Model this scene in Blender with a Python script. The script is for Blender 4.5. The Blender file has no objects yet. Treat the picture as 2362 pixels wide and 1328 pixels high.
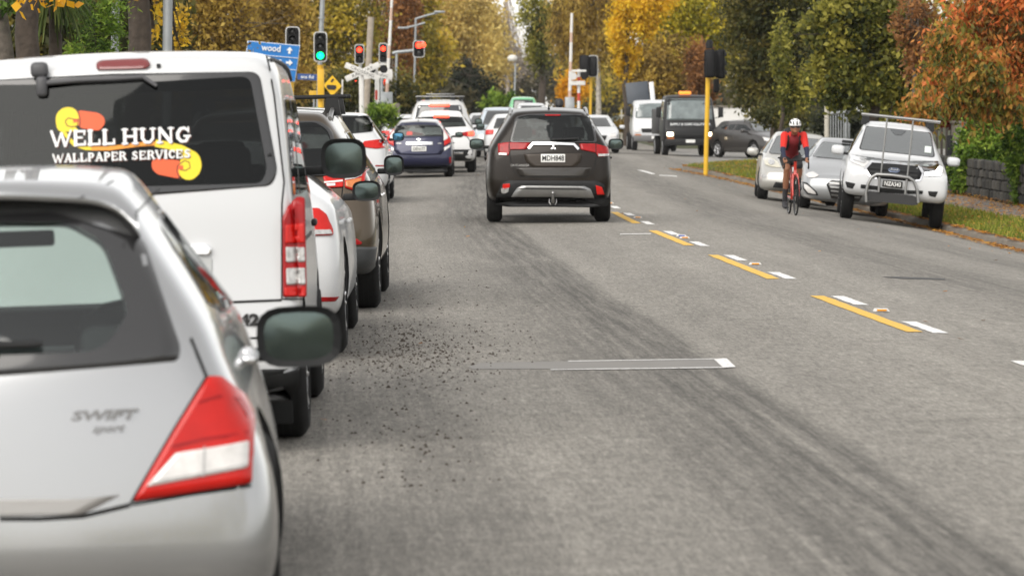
import bpy, bmesh, math, random
import numpy as np
from mathutils import Vector, Matrix
from mathutils.bvhtree import BVHTree
random.seed(7); RNG = np.random.default_rng(7)
SC = bpy.context.scene
COL = SC.collection
PI = math.pi
# ------------------------------------------------------------------ camera
FPX, PW, PH, CX, CY, HORIZON, CAMH = 8500.0, 2362.0, 1328.0, 1181.0, 664.0, 255.0, 1.6
cd = bpy.data.cameras.new('camera'); cam = bpy.data.objects.new('camera', cd); COL.objects.link(cam)
cd.sensor_width = 36.0; cd.lens = 36.0 * FPX / PW; cd.clip_start = 0.5; cd.clip_end = 6000
PITCH = math.atan((CY - HORIZON) / FPX)
cam.location = (0, 0, CAMH); cam.rotation_euler = (PI / 2 - PITCH, 0, 0)
cd.dof.use_dof = True; cd.dof.focus_distance = 35.0; cd.dof.aperture_fstop = 5.6
SC.camera = cam
# ------------------------------------------------------------------ sky, sun, exposure
W = bpy.data.worlds.new('World'); SC.world = W; W.use_nodes = True
nt = W.node_tree; bg = nt.nodes['Background']
sky = nt.nodes.new('ShaderNodeTexSky'); sky.sky_type = 'NISHITA'; sky.sun_disc = False
SUN_EL, SUN_AZ = math.radians(38), math.radians(208)     # azimuth clockwise from +Y
sky.sun_elevation = SUN_EL; sky.sun_rotation = SUN_AZ
sky.air_density = 1.0; sky.dust_density = 1.0; sky.ozone_density = 1.0
hs = nt.nodes.new('ShaderNodeHueSaturation'); hs.inputs['Saturation'].default_value = 0.22
tint = nt.nodes.new('ShaderNodeMix'); tint.data_type = 'RGBA'; tint.blend_type = 'MULTIPLY'; tint.inputs[0].default_value = 1.0; tint.inputs[7].default_value = (1.0, 0.975, 0.94, 1)
nt.links.new(sky.outputs[0], hs.inputs['Color']); cl = nt.nodes.new('ShaderNodeMix'); cl.data_type = 'RGBA'; cl.inputs[0].default_value = 0.5; cl.inputs[7].default_value = (5.0, 5.0, 5.0, 1)   # even cloud cover
nt.links.new(hs.outputs[0], cl.inputs[6]); nt.links.new(cl.outputs[2], tint.inputs[6]); nt.links.new(tint.outputs[2], bg.inputs['Color'])
bg.inputs['Strength'].default_value = 0.13
sd = bpy.data.lights.new('sun', 'SUN'); sd.energy = 1.25; sd.angle = math.radians(50); sd.color = (1, 0.95, 0.88)
sun = bpy.data.objects.new('sun', sd); COL.objects.link(sun)
_sv = Vector((math.sin(SUN_AZ) * math.cos(SUN_EL), math.cos(SUN_AZ) * math.cos(SUN_EL), math.sin(SUN_EL)))
sun.rotation_euler = (-_sv).to_track_quat('-Z', 'Y').to_euler(); sun.location = (0, 0, 60)
SC.view_settings.view_transform = 'Standard'; SC.view_settings.look = 'None'
SC.view_settings.exposure = 1.0; SC.view_settings.gamma = 1.0
SC.view_settings.use_curve_mapping = False
SC.render.engine = 'CYCLES'
SC.cycles.max_bounces = 8; SC.cycles.transparent_max_bounces = 16
SC.cycles.use_denoising = True
SC.cycles.sample_clamp_indirect = 6.0
# ------------------------------------------------------------------ camera mapping helpers
CAMROT = cam.rotation_euler.to_matrix()
def ray(px, py):
    return CAMROT @ Vector(((px - CX) / FPX, (CY - py) / FPX, -1.0))
def at(px, py, d):
    v = ray(px, py); t = d / v.y
    return Vector((0, 0, CAMH)) + v * t
def lerp(a, b, t): return a + (b - a) * t
def interp(x, pts):
    if x <= pts[0][0]: return pts[0][1]
    for (x0, y0), (x1, y1) in zip(pts, pts[1:]):
        if x <= x1: return lerp(y0, y1, (x - x0) / (x1 - x0))
    return pts[-1][1]
def sstep(a, b, x):
    t = min(1, max(0, (x - a) / (b - a))); return t * t * (3 - 2 * t)
# ------------------------------------------------------------------ materials
MATS = {}
def mat(name, col=(0.5, 0.5, 0.5), rough=0.5, metal=0.0, coat=0.0, emit=None, estr=0.0, spec=0.5, var=0.0, vscale=3.0,
        bump=0.0, bscale=40.0, dark=0.6):
    if name in MATS: return MATS[name]
    m = bpy.data.materials.new(name); m.use_nodes = True; n = m.node_tree; b = n.nodes['Principled BSDF']
    b.inputs['Base Color'].default_value = (*col, 1); b.inputs['Roughness'].default_value = rough
    b.inputs['Metallic'].default_value = metal; b.inputs['Coat Weight'].default_value = coat
    b.inputs['Coat Roughness'].default_value = 0.04; b.inputs['Specular IOR Level'].default_value = spec
    if emit:
        b.inputs['Emission Color'].default_value = (*emit, 1); b.inputs['Emission Strength'].default_value = estr
    if var > 0 or bump > 0:
        tc = n.nodes.new('ShaderNodeTexCoord')
    if var > 0:
        nz = n.nodes.new('ShaderNodeTexNoise'); nz.inputs['Scale'].default_value = vscale; nz.inputs['Detail'].default_value = 5
        n.links.new(tc.outputs['Object'], nz.inputs['Vector'])
        mx = n.nodes.new('ShaderNodeMix'); mx.data_type = 'RGBA'
        mr = n.nodes.new('ShaderNodeMapRange'); mr.inputs[1].default_value = 0.35; mr.inputs[2].default_value = 0.7
        mr.inputs[3].default_value = 0; mr.inputs[4].default_value = var
        n.links.new(nz.outputs[0], mr.inputs[0]); n.links.new(mr.outputs[0], mx.inputs[0])
        mx.inputs[6].default_value = (*col, 1); mx.inputs[7].default_value = (*[c * dark for c in col], 1)
        n.links.new(mx.outputs[2], b.inputs['Base Color'])
    if bump > 0:
        n2 = n.nodes.new('ShaderNodeTexNoise'); n2.inputs['Scale'].default_value = bscale; n2.inputs['Detail'].default_value = 4
        n.links.new(tc.outputs['Object'], n2.inputs['Vector'])
        bp = n.nodes.new('ShaderNodeBump'); bp.inputs['Strength'].default_value = bump; bp.inputs['Distance'].default_value = 0.02
        n.links.new(n2.outputs[0], bp.inputs['Height']); n.links.new(bp.outputs[0], b.inputs['Normal'])
    MATS[name] = m; return m
def worn(name, col):
    m = mat(name, col, .75); n = m.node_tree; b = n.nodes['Principled BSDF']; tc = n.nodes.new('ShaderNodeTexCoord'); a = n.nodes.new('ShaderNodeTexNoise'); a.inputs['Scale'].default_value = 34; a.inputs['Detail'].default_value = 6; a.inputs['Roughness'].default_value = .7
    n.links.new(tc.outputs['Object'], a.inputs['Vector']); r = n.nodes.new('ShaderNodeMapRange'); r.inputs[1].default_value = .50; r.inputs[2].default_value = .66; r.inputs[4].default_value = .75; n.links.new(a.outputs[0], r.inputs[0])
    x = n.nodes.new('ShaderNodeMix'); x.data_type = 'RGBA'; x.inputs[6].default_value = (*col, 1); x.inputs[7].default_value = (.20, .19, .175, 1); n.links.new(r.outputs[0], x.inputs[0]); n.links.new(x.outputs[2], b.inputs['Base Color']); return m
def glass(name, tint=(0.6, 0.68, 0.66), gl=0.08):
    if name in MATS: return MATS[name]
    m = bpy.data.materials.new(name); m.use_nodes = True; n = m.node_tree
    for k in list(n.nodes):
        if k.type == 'BSDF_PRINCIPLED': n.nodes.remove(k)
    out = [k for k in n.nodes if k.type == 'OUTPUT_MATERIAL'][0]
    tr = n.nodes.new('ShaderNodeBsdfTransparent'); tr.inputs[0].default_value = (*tint, 1)
    g = n.nodes.new('ShaderNodeBsdfGlossy'); g.inputs['Roughness'].default_value = 0.03; g.inputs[0].default_value = (0.9, 0.93, 0.93, 1)
    f = n.nodes.new('ShaderNodeLayerWeight'); f.inputs['Blend'].default_value = 0.5
    pw = n.nodes.new('ShaderNodeMath'); pw.operation = 'POWER'; pw.inputs[1].default_value = 4.0; n.links.new(f.outputs['Facing'], pw.inputs[0])
    a = n.nodes.new('ShaderNodeMath'); a.operation = 'MULTIPLY_ADD'; a.inputs[1].default_value = 0.7; a.inputs[2].default_value = gl + .04; a.use_clamp = True
    n.links.new(pw.outputs[0], a.inputs[0])
    mx = n.nodes.new('ShaderNodeMixShader'); n.links.new(a.outputs[0], mx.inputs[0])
    n.links.new(tr.outputs[0], mx.inputs[1]); n.links.new(g.outputs[0], mx.inputs[2]); n.links.new(mx.outputs[0], out.inputs[0])
    MATS[name] = m; return m
def paint(name, col, metal=0.0, rough=0.35, var=0.10, coat=.7, spec=.5):
    return mat('paint_' + name, col, rough, metal, coat, spec=spec, var=var, vscale=2.2, dark=0.75)
M_TYRE = mat('tyre_rubber', (0.014, 0.014, 0.014), 0.9, var=0.5, vscale=9, dark=1.7, spec=.2)
M_ALLOY = mat('alloy', (0.45, 0.45, 0.46), 0.32, 0.8)
M_BLACKP = mat('black_plastic', (0.014, 0.0145, 0.015), 0.6, var=0.3, vscale=8, dark=1.6, spec=.3)
M_GLOSSBLACK = mat('gloss_black', (0.012, 0.012, 0.013), 0.12, coat=0.6)
M_CHROME = mat('chrome', (0.85, 0.85, 0.86), 0.1, 1.0)
M_STEEL = mat('brushed_steel', (0.34, 0.34, 0.335), 0.38, 0.9, var=0.25, vscale=14)
M_DARK = mat('underbody', (0.012, 0.012, 0.012), 0.9)
M_INT = mat('cabin_trim', (0.03, 0.03, 0.032), 0.8)
M_SEAT = mat('seat_cloth', (0.035, 0.036, 0.04), 0.9)
M_RED = mat('lamp_red', (0.34, 0.006, 0.008), 0.18, coat=0.15, spec=.3, var=0.55, vscale=16, dark=0.4)
M_REDB = mat('lamp_red_bright', (0.52, 0.012, 0.008), 0.18, coat=0.15, spec=.3, var=0.3, vscale=16, dark=0.6)
M_CLEAR = mat('lamp_clear', (0.55, 0.54, 0.53), 0.15, 0.3, coat=1.0, var=0.8, vscale=30, dark=0.4)
M_CLEARB = mat('lamp_clear_bright', (0.72, 0.70, 0.68), 0.2, 0.1, coat=1.0, var=0.5, vscale=25, dark=0.6)
M_AMBER = mat('lamp_amber', (0.55, 0.16, 0.03), 0.15, coat=1.0, var=0.5, vscale=20)
M_BRAKE = mat('lamp_lit_red', (0.6, 0.03, 0.02), 0.3, emit=(1, 0.035, 0.015), estr=3.5)
M_HEADLIT = mat('lamp_lit_white', (0.8, 0.8, 0.8), 0.3, emit=(1, 0.80, 0.50), estr=6)
M_DRL = mat('lamp_daytime_white', (0.8, 0.8, 0.8), 0.3, emit=(1, 0.97, 0.94), estr=3)
M_PLATEW = mat('plate_white', (0.72, 0.72, 0.70), 0.4)
M_PLATEB = mat('plate_black', (0.02, 0.02, 0.02), 0.4)
M_INK = mat('ink_black', (0.015, 0.015, 0.015), 0.5)
M_SEAM = mat('panel_gap', (0.006, 0.006, 0.006), 0.9)
M_GLASSD = mat('tinted_glass', (0.018, 0.020, 0.021), 0.05, coat=1.0, spec=0.6)
M_FRIT = mat('frit', (0.022, 0.022, 0.023), 0.15, coat=.6)
G_CLEAR = glass('glass_clear', (0.62, 0.70, 0.67), 0.03)
G_WS = glass('glass_windscreen', (0.48, 0.54, 0.51), 0.30)
G_TINT = glass('glass_tint', (0.15, 0.155, 0.155), -.005)
G_PRIV = glass('glass_privacy', (0.06, 0.06, 0.062), -0.02)
M_MIRROR = mat('mirror_glass', (0.11, 0.14, 0.133), 0.16, 1.0)  # dark green tone stands in for trees reflected from behind
# ------------------------------------------------------------------ mesh helpers
def tag(o, label=None, cat=None, group=None, kind=None):
    if label: o['label'] = label
    if cat: o['category'] = cat
    if group: o['group'] = group
    if kind: o['kind'] = kind
    return o
def empty(name, loc=(0, 0, 0), parent=None):
    o = bpy.data.objects.new(name, None); COL.objects.link(o); o.location = loc
    if parent: o.parent = parent
    return o
def link(name, me, parent=None):
    o = bpy.data.objects.new(name, me); COL.objects.link(o)
    if parent: o.parent = parent
    return o
class MB:
    def __init__(s): s.v = []; s.f = []; s.m = []; s.sm = []
    def add(s, vs, fs, mi=0, smooth=False):
        o = len(s.v); s.v += [tuple(p) for p in vs]
        for f in fs: s.f.append([o + i for i in f]); s.m.append(mi); s.sm.append(smooth)
    def box(s, c, d, mi=0, rot=None, bev=0.0):
        x, y, z = d[0] / 2, d[1] / 2, d[2] / 2
        if bev > 0:
            b = min(bev, x * .9, y * .9, z * .9); bm = bmesh.new(); bmesh.ops.create_cube(bm, size=1)
            for q in bm.verts: q.co = Vector((q.co.x * d[0], q.co.y * d[1], q.co.z * d[2]))
            bmesh.ops.bevel(bm, geom=bm.edges[:], offset=b, segments=2, affect='EDGES', profile=0.5)
            vs = [q.co.copy() for q in bm.verts]; bm.verts.index_update(); fs = [[q.index for q in f.verts] for f in bm.faces]; bm.free()
        else:
            vs = [Vector((sx * x, sy * y, sz * z)) for sz in (-1, 1) for sy in (-1, 1) for sx in (-1, 1)]
            fs = [(0, 2, 3, 1), (4, 5, 7, 6), (0, 1, 5, 4), (2, 6, 7, 3), (0, 4, 6, 2), (1, 3, 7, 5)]
        if rot is not None: vs = [rot @ p for p in vs]
        s.add([p + Vector(c) for p in vs], fs, mi, bev > 0)
    def tube(s, pts, r, n=10, mi=0, cap=True, smooth=True):
        pts = [Vector(p) for p in pts]; rs = r if isinstance(r, (list, tuple)) else [r] * len(pts)
        vs = []; fs = []; up = None
        for i, p in enumerate(pts):
            t = (pts[min(i + 1, len(pts) - 1)] - pts[max(i - 1, 0)]).normalized()
            a = Vector((0, 0, 1)) if abs(t.z) < 0.9 else Vector((0, 1, 0))
            if up is None: up = (a - t * a.dot(t)).normalized()
            else: up = (up - t * up.dot(t)).normalized()
            q = t.cross(up)
            for k in range(n):
                w = 2 * PI * k / n; vs.append(p + (up * math.cos(w) + q * math.sin(w)) * rs[i])
        for i in range(len(pts) - 1):
            for k in range(n):
                fs.append((i * n + k, i * n + (k + 1) % n, (i + 1) * n + (k + 1) % n, (i + 1) * n + k))
        s.add(vs, fs, mi, smooth)
        if cap:
            s.add([vs[k] for k in range(n)], [list(range(n))[::-1]], mi); m = (len(pts) - 1) * n
            s.add([vs[m + k] for k in range(n)], [list(range(n))], mi)
    def lathe(s, prof, n=24, axis='x', c=(0, 0, 0), mi=0, smooth=True):
        vs = []; fs = []; c = Vector(c)
        for (a, r) in prof:
            for k in range(n):
                w = 2 * PI * k / n; p, q = r * math.cos(w), r * math.sin(w)
                vs.append(c + (Vector((a, p, q)) if axis == 'x' else Vector((p, q, a)) if axis == 'z' else Vector((p, a, q))))
        for i in range(len(prof) - 1):
            for k in range(n): fs.append((i * n + k, i * n + (k + 1) % n, (i + 1) * n + (k + 1) % n, (i + 1) * n + k))
        s.add(vs, fs, mi, smooth)
    def prism(s, poly, y0, y1, mi=0, plane='xz'):
        n = len(poly); f = (lambda a, b, t: (a, t, b)) if plane == 'xz' else (lambda a, b, t: (t, a, b)) if plane == 'yz' else (lambda a, b, t: (a, b, t))
        vs = [f(a, b, y0) for a, b in poly] + [f(a, b, y1) for a, b in poly]
        s.add(vs, [list(range(n)), list(range(2 * n - 1, n - 1, -1))] + [(i, i + n, (i + 1) % n + n, (i + 1) % n) for i in range(n)], mi)
    def mesh(s, name, mats):
        me = bpy.data.meshes.new(name); me.from_pydata(s.v, [], s.f)
        for m in (mats if isinstance(mats, (list, tuple)) else [mats]): me.materials.append(m)
        me.polygons.foreach_set('material_index', s.m); me.polygons.foreach_set('use_smooth', s.sm)
        bm = bmesh.new(); bm.from_mesh(me); bmesh.ops.recalc_face_normals(bm, faces=bm.faces[:]); bm.to_mesh(me); bm.free()
        me.update(); return me
    def build(s, name, mats, parent=None): return link(name, s.mesh(name, mats), parent)
def fast_mesh(name, verts, quads, mats, matidx=None, colors=None, smooth=False):
    """verts (n,3), quads (m,4) numpy"""
    me = bpy.data.meshes.new(name); n = len(verts); k = quads.shape[1]; m = len(quads)
    me.vertices.add(n); me.vertices.foreach_set('co', np.asarray(verts, dtype=np.float32).ravel())
    me.loops.add(m * k); me.loops.foreach_set('vertex_index', np.asarray(quads, dtype=np.int32).ravel())
    me.polygons.add(m); me.polygons.foreach_set('loop_start', np.arange(0, m * k, k, dtype=np.int32))
    if matidx is not None: me.polygons.foreach_set('material_index', np.asarray(matidx, dtype=np.int32))
    for q in (mats if isinstance(mats, (list, tuple)) else [mats]): me.materials.append(q)
    if colors is not None:
        at_ = me.attributes.new('tone', 'FLOAT', 'POINT'); at_.data.foreach_set('value', np.asarray(colors, dtype=np.float32))
    me.update(calc_edges=True); me.validate()
    if smooth: me.polygons.foreach_set('use_smooth', [True] * m)
    return me
def rounded(pts, r=0.03, n=5):
    out = []; N = len(pts)
    for i in range(N):
        p = pts[i]; rr = r
        if len(p) > 2: rr = p[2]
        a = Vector(pts[i - 1][:2]); b = Vector(p[:2]); c = Vector(pts[(i + 1) % N][:2])
        u = (a - b); w = (c - b); l = min(rr, u.length * .45, w.length * .45)
        if l < 1e-5: out.append(tuple(b)); continue
        p0 = b + u.normalized() * l; p1 = b + w.normalized() * l
        for k in range(n + 1):
            t = k / n; out.append(tuple(p0 * (1 - t) ** 2 + b * 2 * t * (1 - t) + p1 * t * t))
    return out
def resample(pts, n):
    P = [Vector(p) for p in pts]; N = len(P); L = [(P[(i + 1) % N] - P[i]).length for i in range(N)]; T = sum(L)
    # keep every corner, subdivide long edges
    out = []; step = T / n
    for i in range(N):
        k = max(1, int(round(L[i] / step)))
        for j in range(k): out.append(P[i].lerp(P[(i + 1) % N], j / k))
    return out
def mirror2(pts): return [(-p[0],) + tuple(p[1:]) for p in pts][::-1]
FACES = {'rear': (lambda a, b: Vector((a, -3, b)), Vector((0, 1, 0))), 'front': (lambda a, b: Vector((a, 12, b)), Vector((0, -1, 0))),
         'left': (lambda a, b: Vector((-3, a, b)), Vector((1, 0, 0))), 'right': (lambda a, b: Vector((3, a, b)), Vector((-1, 0, 0))),
         'top': (lambda a, b: Vector((a, b, 5)), Vector((0, 0, -1)))}
def cast(bvh, face, a, b, off):
    fo, d = FACES[face]; o = fo(a, b); h = bvh.ray_cast(o, d)
    if h[0] is None:
        q = bvh.ray_cast(o, d); near = bvh.find_nearest(o + d * (3 if face != 'top' else 4))
        p, nn = near[0], near[1]
        o2 = Vector(o)
        for ax in range(3):
            if abs(d[ax]) > .5: o2[ax] = p[ax]
        return o2 - d * off
    nn = h[1] if h[1].dot(d) < 0 else -h[1]
    return h[0] + nn * off
def patch(name, bvh, outline, face, m, parent, off=0.004, skirt=0.012, n=40, rings=(1, .8, .55, .3), centre=None, hole=None):
    pts = resample(outline, n); N = len(pts)
    if hole is not None:
        # ring between outline and hole, matched by angle round the centroid
        c = sum((Vector(p) for p in hole), Vector((0, 0))) / len(hole)
        hp = []
        H = [Vector(p) for p in resample(hole, 80)]
        for p in pts:
            d = (p - c); ang = math.atan2(d.y, d.x)
            hp.append(min(H, key=lambda q: abs((math.atan2(q.y - c.y, q.x - c.x) - ang + PI) % (2 * PI) - PI)))
        loops = [[p.lerp(h, t) for p, h in zip(pts, hp)] for t in (0, .33, .66, 1)]
    else:
        c = Vector(centre) if centre else sum(pts, Vector((0, 0))) / N
        loops = [[c.lerp(p, t) for p in pts] for t in rings]
    vs = []; fs = []
    if skirt:
        fo, d = FACES[face]
        l0 = [cast(bvh, face, p.x, p.y, off) for p in pts]
        vs += [q + d * skirt for q in l0]
    for lp in loops: vs += [cast(bvh, face, p.x, p.y, off) for p in lp]
    R = len(loops) + (1 if skirt else 0)
    for r in range(R - 1):
        for k in range(N): fs.append((r * N + k, r * N + (k + 1) % N, (r + 1) * N + (k + 1) % N, (r + 1) * N + k))
    if hole is None:
        vs.append(cast(bvh, face, c.x, c.y, off)); b = (R - 1) * N
        for k in range(N): fs.append((b + k, b + (k + 1) % N, len(vs) - 1))
    mb = MB(); mb.add(vs, fs, 0, True); me = mb.mesh(name, m)
    return link(name, me, parent)
def seam(name, bvh, line, face, parent, w=0.006, m=None, off=0.0025, seg=0.06):
    """thin strip along a 2d polyline laid on the body"""
    P = [Vector(p) for p in line]; Q = []
    for a, b in zip(P, P[1:]):
        k = max(1, int((b - a).length / seg))
        Q += [a.lerp(b, i / k) for i in range(k)]
    Q.append(P[-1]); vs = []; fs = []
    for i, p in enumerate(Q):
        t = (Q[min(i + 1, len(Q) - 1)] - Q[max(0, i - 1)]).normalized(); nn = Vector((-t.y, t.x)) * w / 2
        for s in (-1, 1):
            q = p + nn * s; vs.append(cast(bvh, face, q.x, q.y, off))
    for i in range(len(Q) - 1): fs.append((2 * i, 2 * i + 1, 2 * i + 3, 2 * i + 2))
    mb = MB(); mb.add(vs, fs, 0, True); return mb.build(name, m or M_SEAM, parent)
def text(name, s, size, m, parent, loc, rot, ext=0.002, bold=0.0, align='CENTER', sx=1.0, shear=0.0):
    c = bpy.data.curves.new(name, 'FONT'); c.body = s; c.size = size; c.extrude = ext; c.offset = bold
    c.align_x = align; c.align_y = 'CENTER'; c.resolution_u = 3; c.shear = shear
    c.materials.append(m); tmp = bpy.data.objects.new('tmpt', c); COL.objects.link(tmp)
    dg = bpy.context.evaluated_depsgraph_get(); dg.update(); me = bpy.data.meshes.new_from_object(tmp.evaluated_get(dg)); bpy.data.objects.remove(tmp)
    o = link(name, me, parent)
    o.location = loc; o.rotation_euler = rot; o.scale = (sx, 1, 1); return o
# ------------------------------------------------------------------ vehicle body
COLS = [-.8, -.45, 0, .45, .8]
def body_mesh(st, rear, front, bulge_r=.07, bulge_f=.12, B=1.3, sub=2, lv=None):
    """st rows: (y, zb, zbelt, ztop, wl, wb, wt); rear/front: [(z, offset)]"""
    L = st[-1][0]; y0 = st[0][0]; verts = []; rings = []
    def ys(y, z):
        y += interp(z, rear) * (1 - min(1, (y - y0) / B)); y -= interp(z, front) * (1 - min(1, (L - y) / B)); return y
    def lev(s):
        y, zb, ze, zt, wl, wb, wt = s; wm = max(wl, wb) + .012; h = zt - ze
        return [(wl * .93, zb), (wl, zb + .09), (wm, lerp(zb, ze, .52)), (wb + .004, ze - .05), (wb - .012, ze + min(.05, h * .3)),
                (wt + .025, zt - min(.16, h * .4)), (wt - .05, zt - min(.03, h * .12))]
    for s in st:
        lv_ = lev(s); y = s[0]; ring = []
        for (w, z) in lv_: ring.append((-w, ys(y, z), z))
        w6, z6 = lv_[-1]
        for c in COLS: ring.append((w6 * c, ys(y, z6), z6 + .03 * min(1, (s[3] - s[2]) / .3 + .4) * (1 - c * c)))
        for (w, z) in reversed(lv_): ring.append((w, ys(y, z), z))
        w0, z0 = lv_[0]
        for c in reversed(COLS): ring.append((w0 * c, ys(y, z0), z0))
        rings.append(ring)
    N = len(rings[0]); K = 7
    for r in rings: verts += r
    faces = []
    for i in range(len(st) - 1):
        for k in range(N): faces.append((i * N + k, i * N + (k + 1) % N, (i + 1) * N + (k + 1) % N, (i + 1) * N + k))
    for end in (0, len(st) - 1):
        lv_ = lev(st[end]); grid = []; y = st[end][0]; sg = -1 if end == 0 else 1; bl = bulge_r if end == 0 else bulge_f
        for k in range(K):
            left = end * N + k; right = end * N + (K + 5 + (K - 1 - k))
            if k == 0: mid = [end * N + (N - 1 - i) for i in range(5)]
            elif k == K - 1: mid = [end * N + K + i for i in range(5)]
            else:
                mid = []
                for c in COLS:
                    w, z = lv_[k]; verts.append((w * c, ys(y, z) + sg * bl * (1 - c * c), z)); mid.append(len(verts) - 1)
            if k in (0, K - 1):
                for j, c in enumerate(COLS):
                    q = mid[j]; p = verts[q]; verts[q] = (p[0], p[1] + sg * bl * (1 - c * c) * (.8 if k else .6), p[2])
            grid.append([left] + mid + [right])
        for k in range(K - 1):
            for j in range(6):
                f = (grid[k][j], grid[k][j + 1], grid[k + 1][j + 1], grid[k + 1][j]); faces.append(f if end == 0 else f[::-1])
    me = bpy.data.meshes.new('body'); me.from_pydata(verts, [], faces)
    bm = bmesh.new(); bm.from_mesh(me); bmesh.ops.recalc_face_normals(bm, faces=bm.faces[:]); bm.to_mesh(me); bm.free()
    o = link('tmp', me); sb = o.modifiers.new('s', 'SUBSURF'); sb.levels = sb.render_levels = sub
    dg = bpy.context.evaluated_depsgraph_get(); dg.update(); me2 = bpy.data.meshes.new_from_object(o.evaluated_get(dg))
    bpy.data.objects.remove(o); me2.name = 'body'; return me2
def two_box(L, W, H, zb=.24, belt=.98, hood=1.0, wst=1.75, wsb=.95, rt=.42, roofw=.60, rear_h=None, hoodf=.16, wr=.93, rb=.10, rear=None, front=None, tb=.0, bf=1.0, bfl=2.5):
    hw = W / 2; rh = rear_h or H - .07
    st = [(0, zb + .06, belt, rh, hw * wr * .97, hw * wr * .96, roofw - .03), (.16, zb + .01, belt, rh + .02, hw * wr, hw * wr, roofw),
          (.55, zb, belt, H - .03, hw * .985, hw * .975, roofw + .01), (1.3, zb, belt - .02, H - .005, hw, hw * .985, roofw + .02),
          (L * .5, zb, belt - .03, H, hw, hw * .985, roofw + .02), (L - wst, zb, belt - .04, H - .04, hw, hw * .98, roofw - .01),
          (L - wsb, zb, min(belt - .05, hood - .06), hood + .02, hw, hw * .97, hw * .80), (L - wsb + .12, zb, min(belt - .05, hood - .07), hood, hw, hw * .97, hw * .80),
          (L - .45, zb, hood - .13, hood - hoodf * .45, hw * .985, hw * .95, hw * .76), (L - .12, zb + .02, hood - hoodf - .1, hood - hoodf, hw * .93, hw * .9, hw * .7),
          (L, zb + .04, hood - hoodf - .14, hood - hoodf - .04, hw * .86, hw * .84, hw * .66)]
    st = [(a, b, c_, d, e, f * (lerp(bf, 1, min(1, a / bfl))), g) for (a, b, c_, d, e, f, g) in st]
    rear = rear or [(zb, rb), (zb + .12, .03), (.5, 0), (belt - .12, .02), (belt, .06), (rh, rt)]
    front = front or [(zb, .10), (zb + .15, 0), (.55, 0), (hood - hoodf, .05)]
    return st, rear, front
def arch_cutters(wheels, R, W):
    mb = MB()
    for y in wheels:
        for s in (-1, 1):
            n = 20; a = s * (W / 2 - .34); b = s * (W / 2 + .3); vs = []; fs = []
            for x in (a, b):
                for k in range(n):
                    w = 2 * PI * k / n; vs.append((x, y + (R + .06) * math.cos(w), R + .02 + (R + .06) * math.sin(w)))
            fs = [(k, (k + 1) % n, n + (k + 1) % n, n + k) for k in range(n)] + [list(range(n)), list(range(2 * n - 1, n - 1, -1))]
            mb.add(vs, fs)
    return mb
def boolean(me, cutter_me, keep=True):
    """difference; faces from the cutter get its material"""
    o = link('tmpb', me); c = link('tmpc', cutter_me)
    md = o.modifiers.new('b', 'BOOLEAN'); md.operation = 'DIFFERENCE'; md.object = c; md.solver = 'EXACT'
    try: md.material_mode = 'TRANSFER'
    except Exception: pass
    dg = bpy.context.evaluated_depsgraph_get(); dg.update(); r = bpy.data.meshes.new_from_object(o.evaluated_get(dg))
    bpy.data.objects.remove(o); bpy.data.objects.remove(c); return r
M_HOLE = mat('opening', (0, 0, 0), 1.0)
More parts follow.
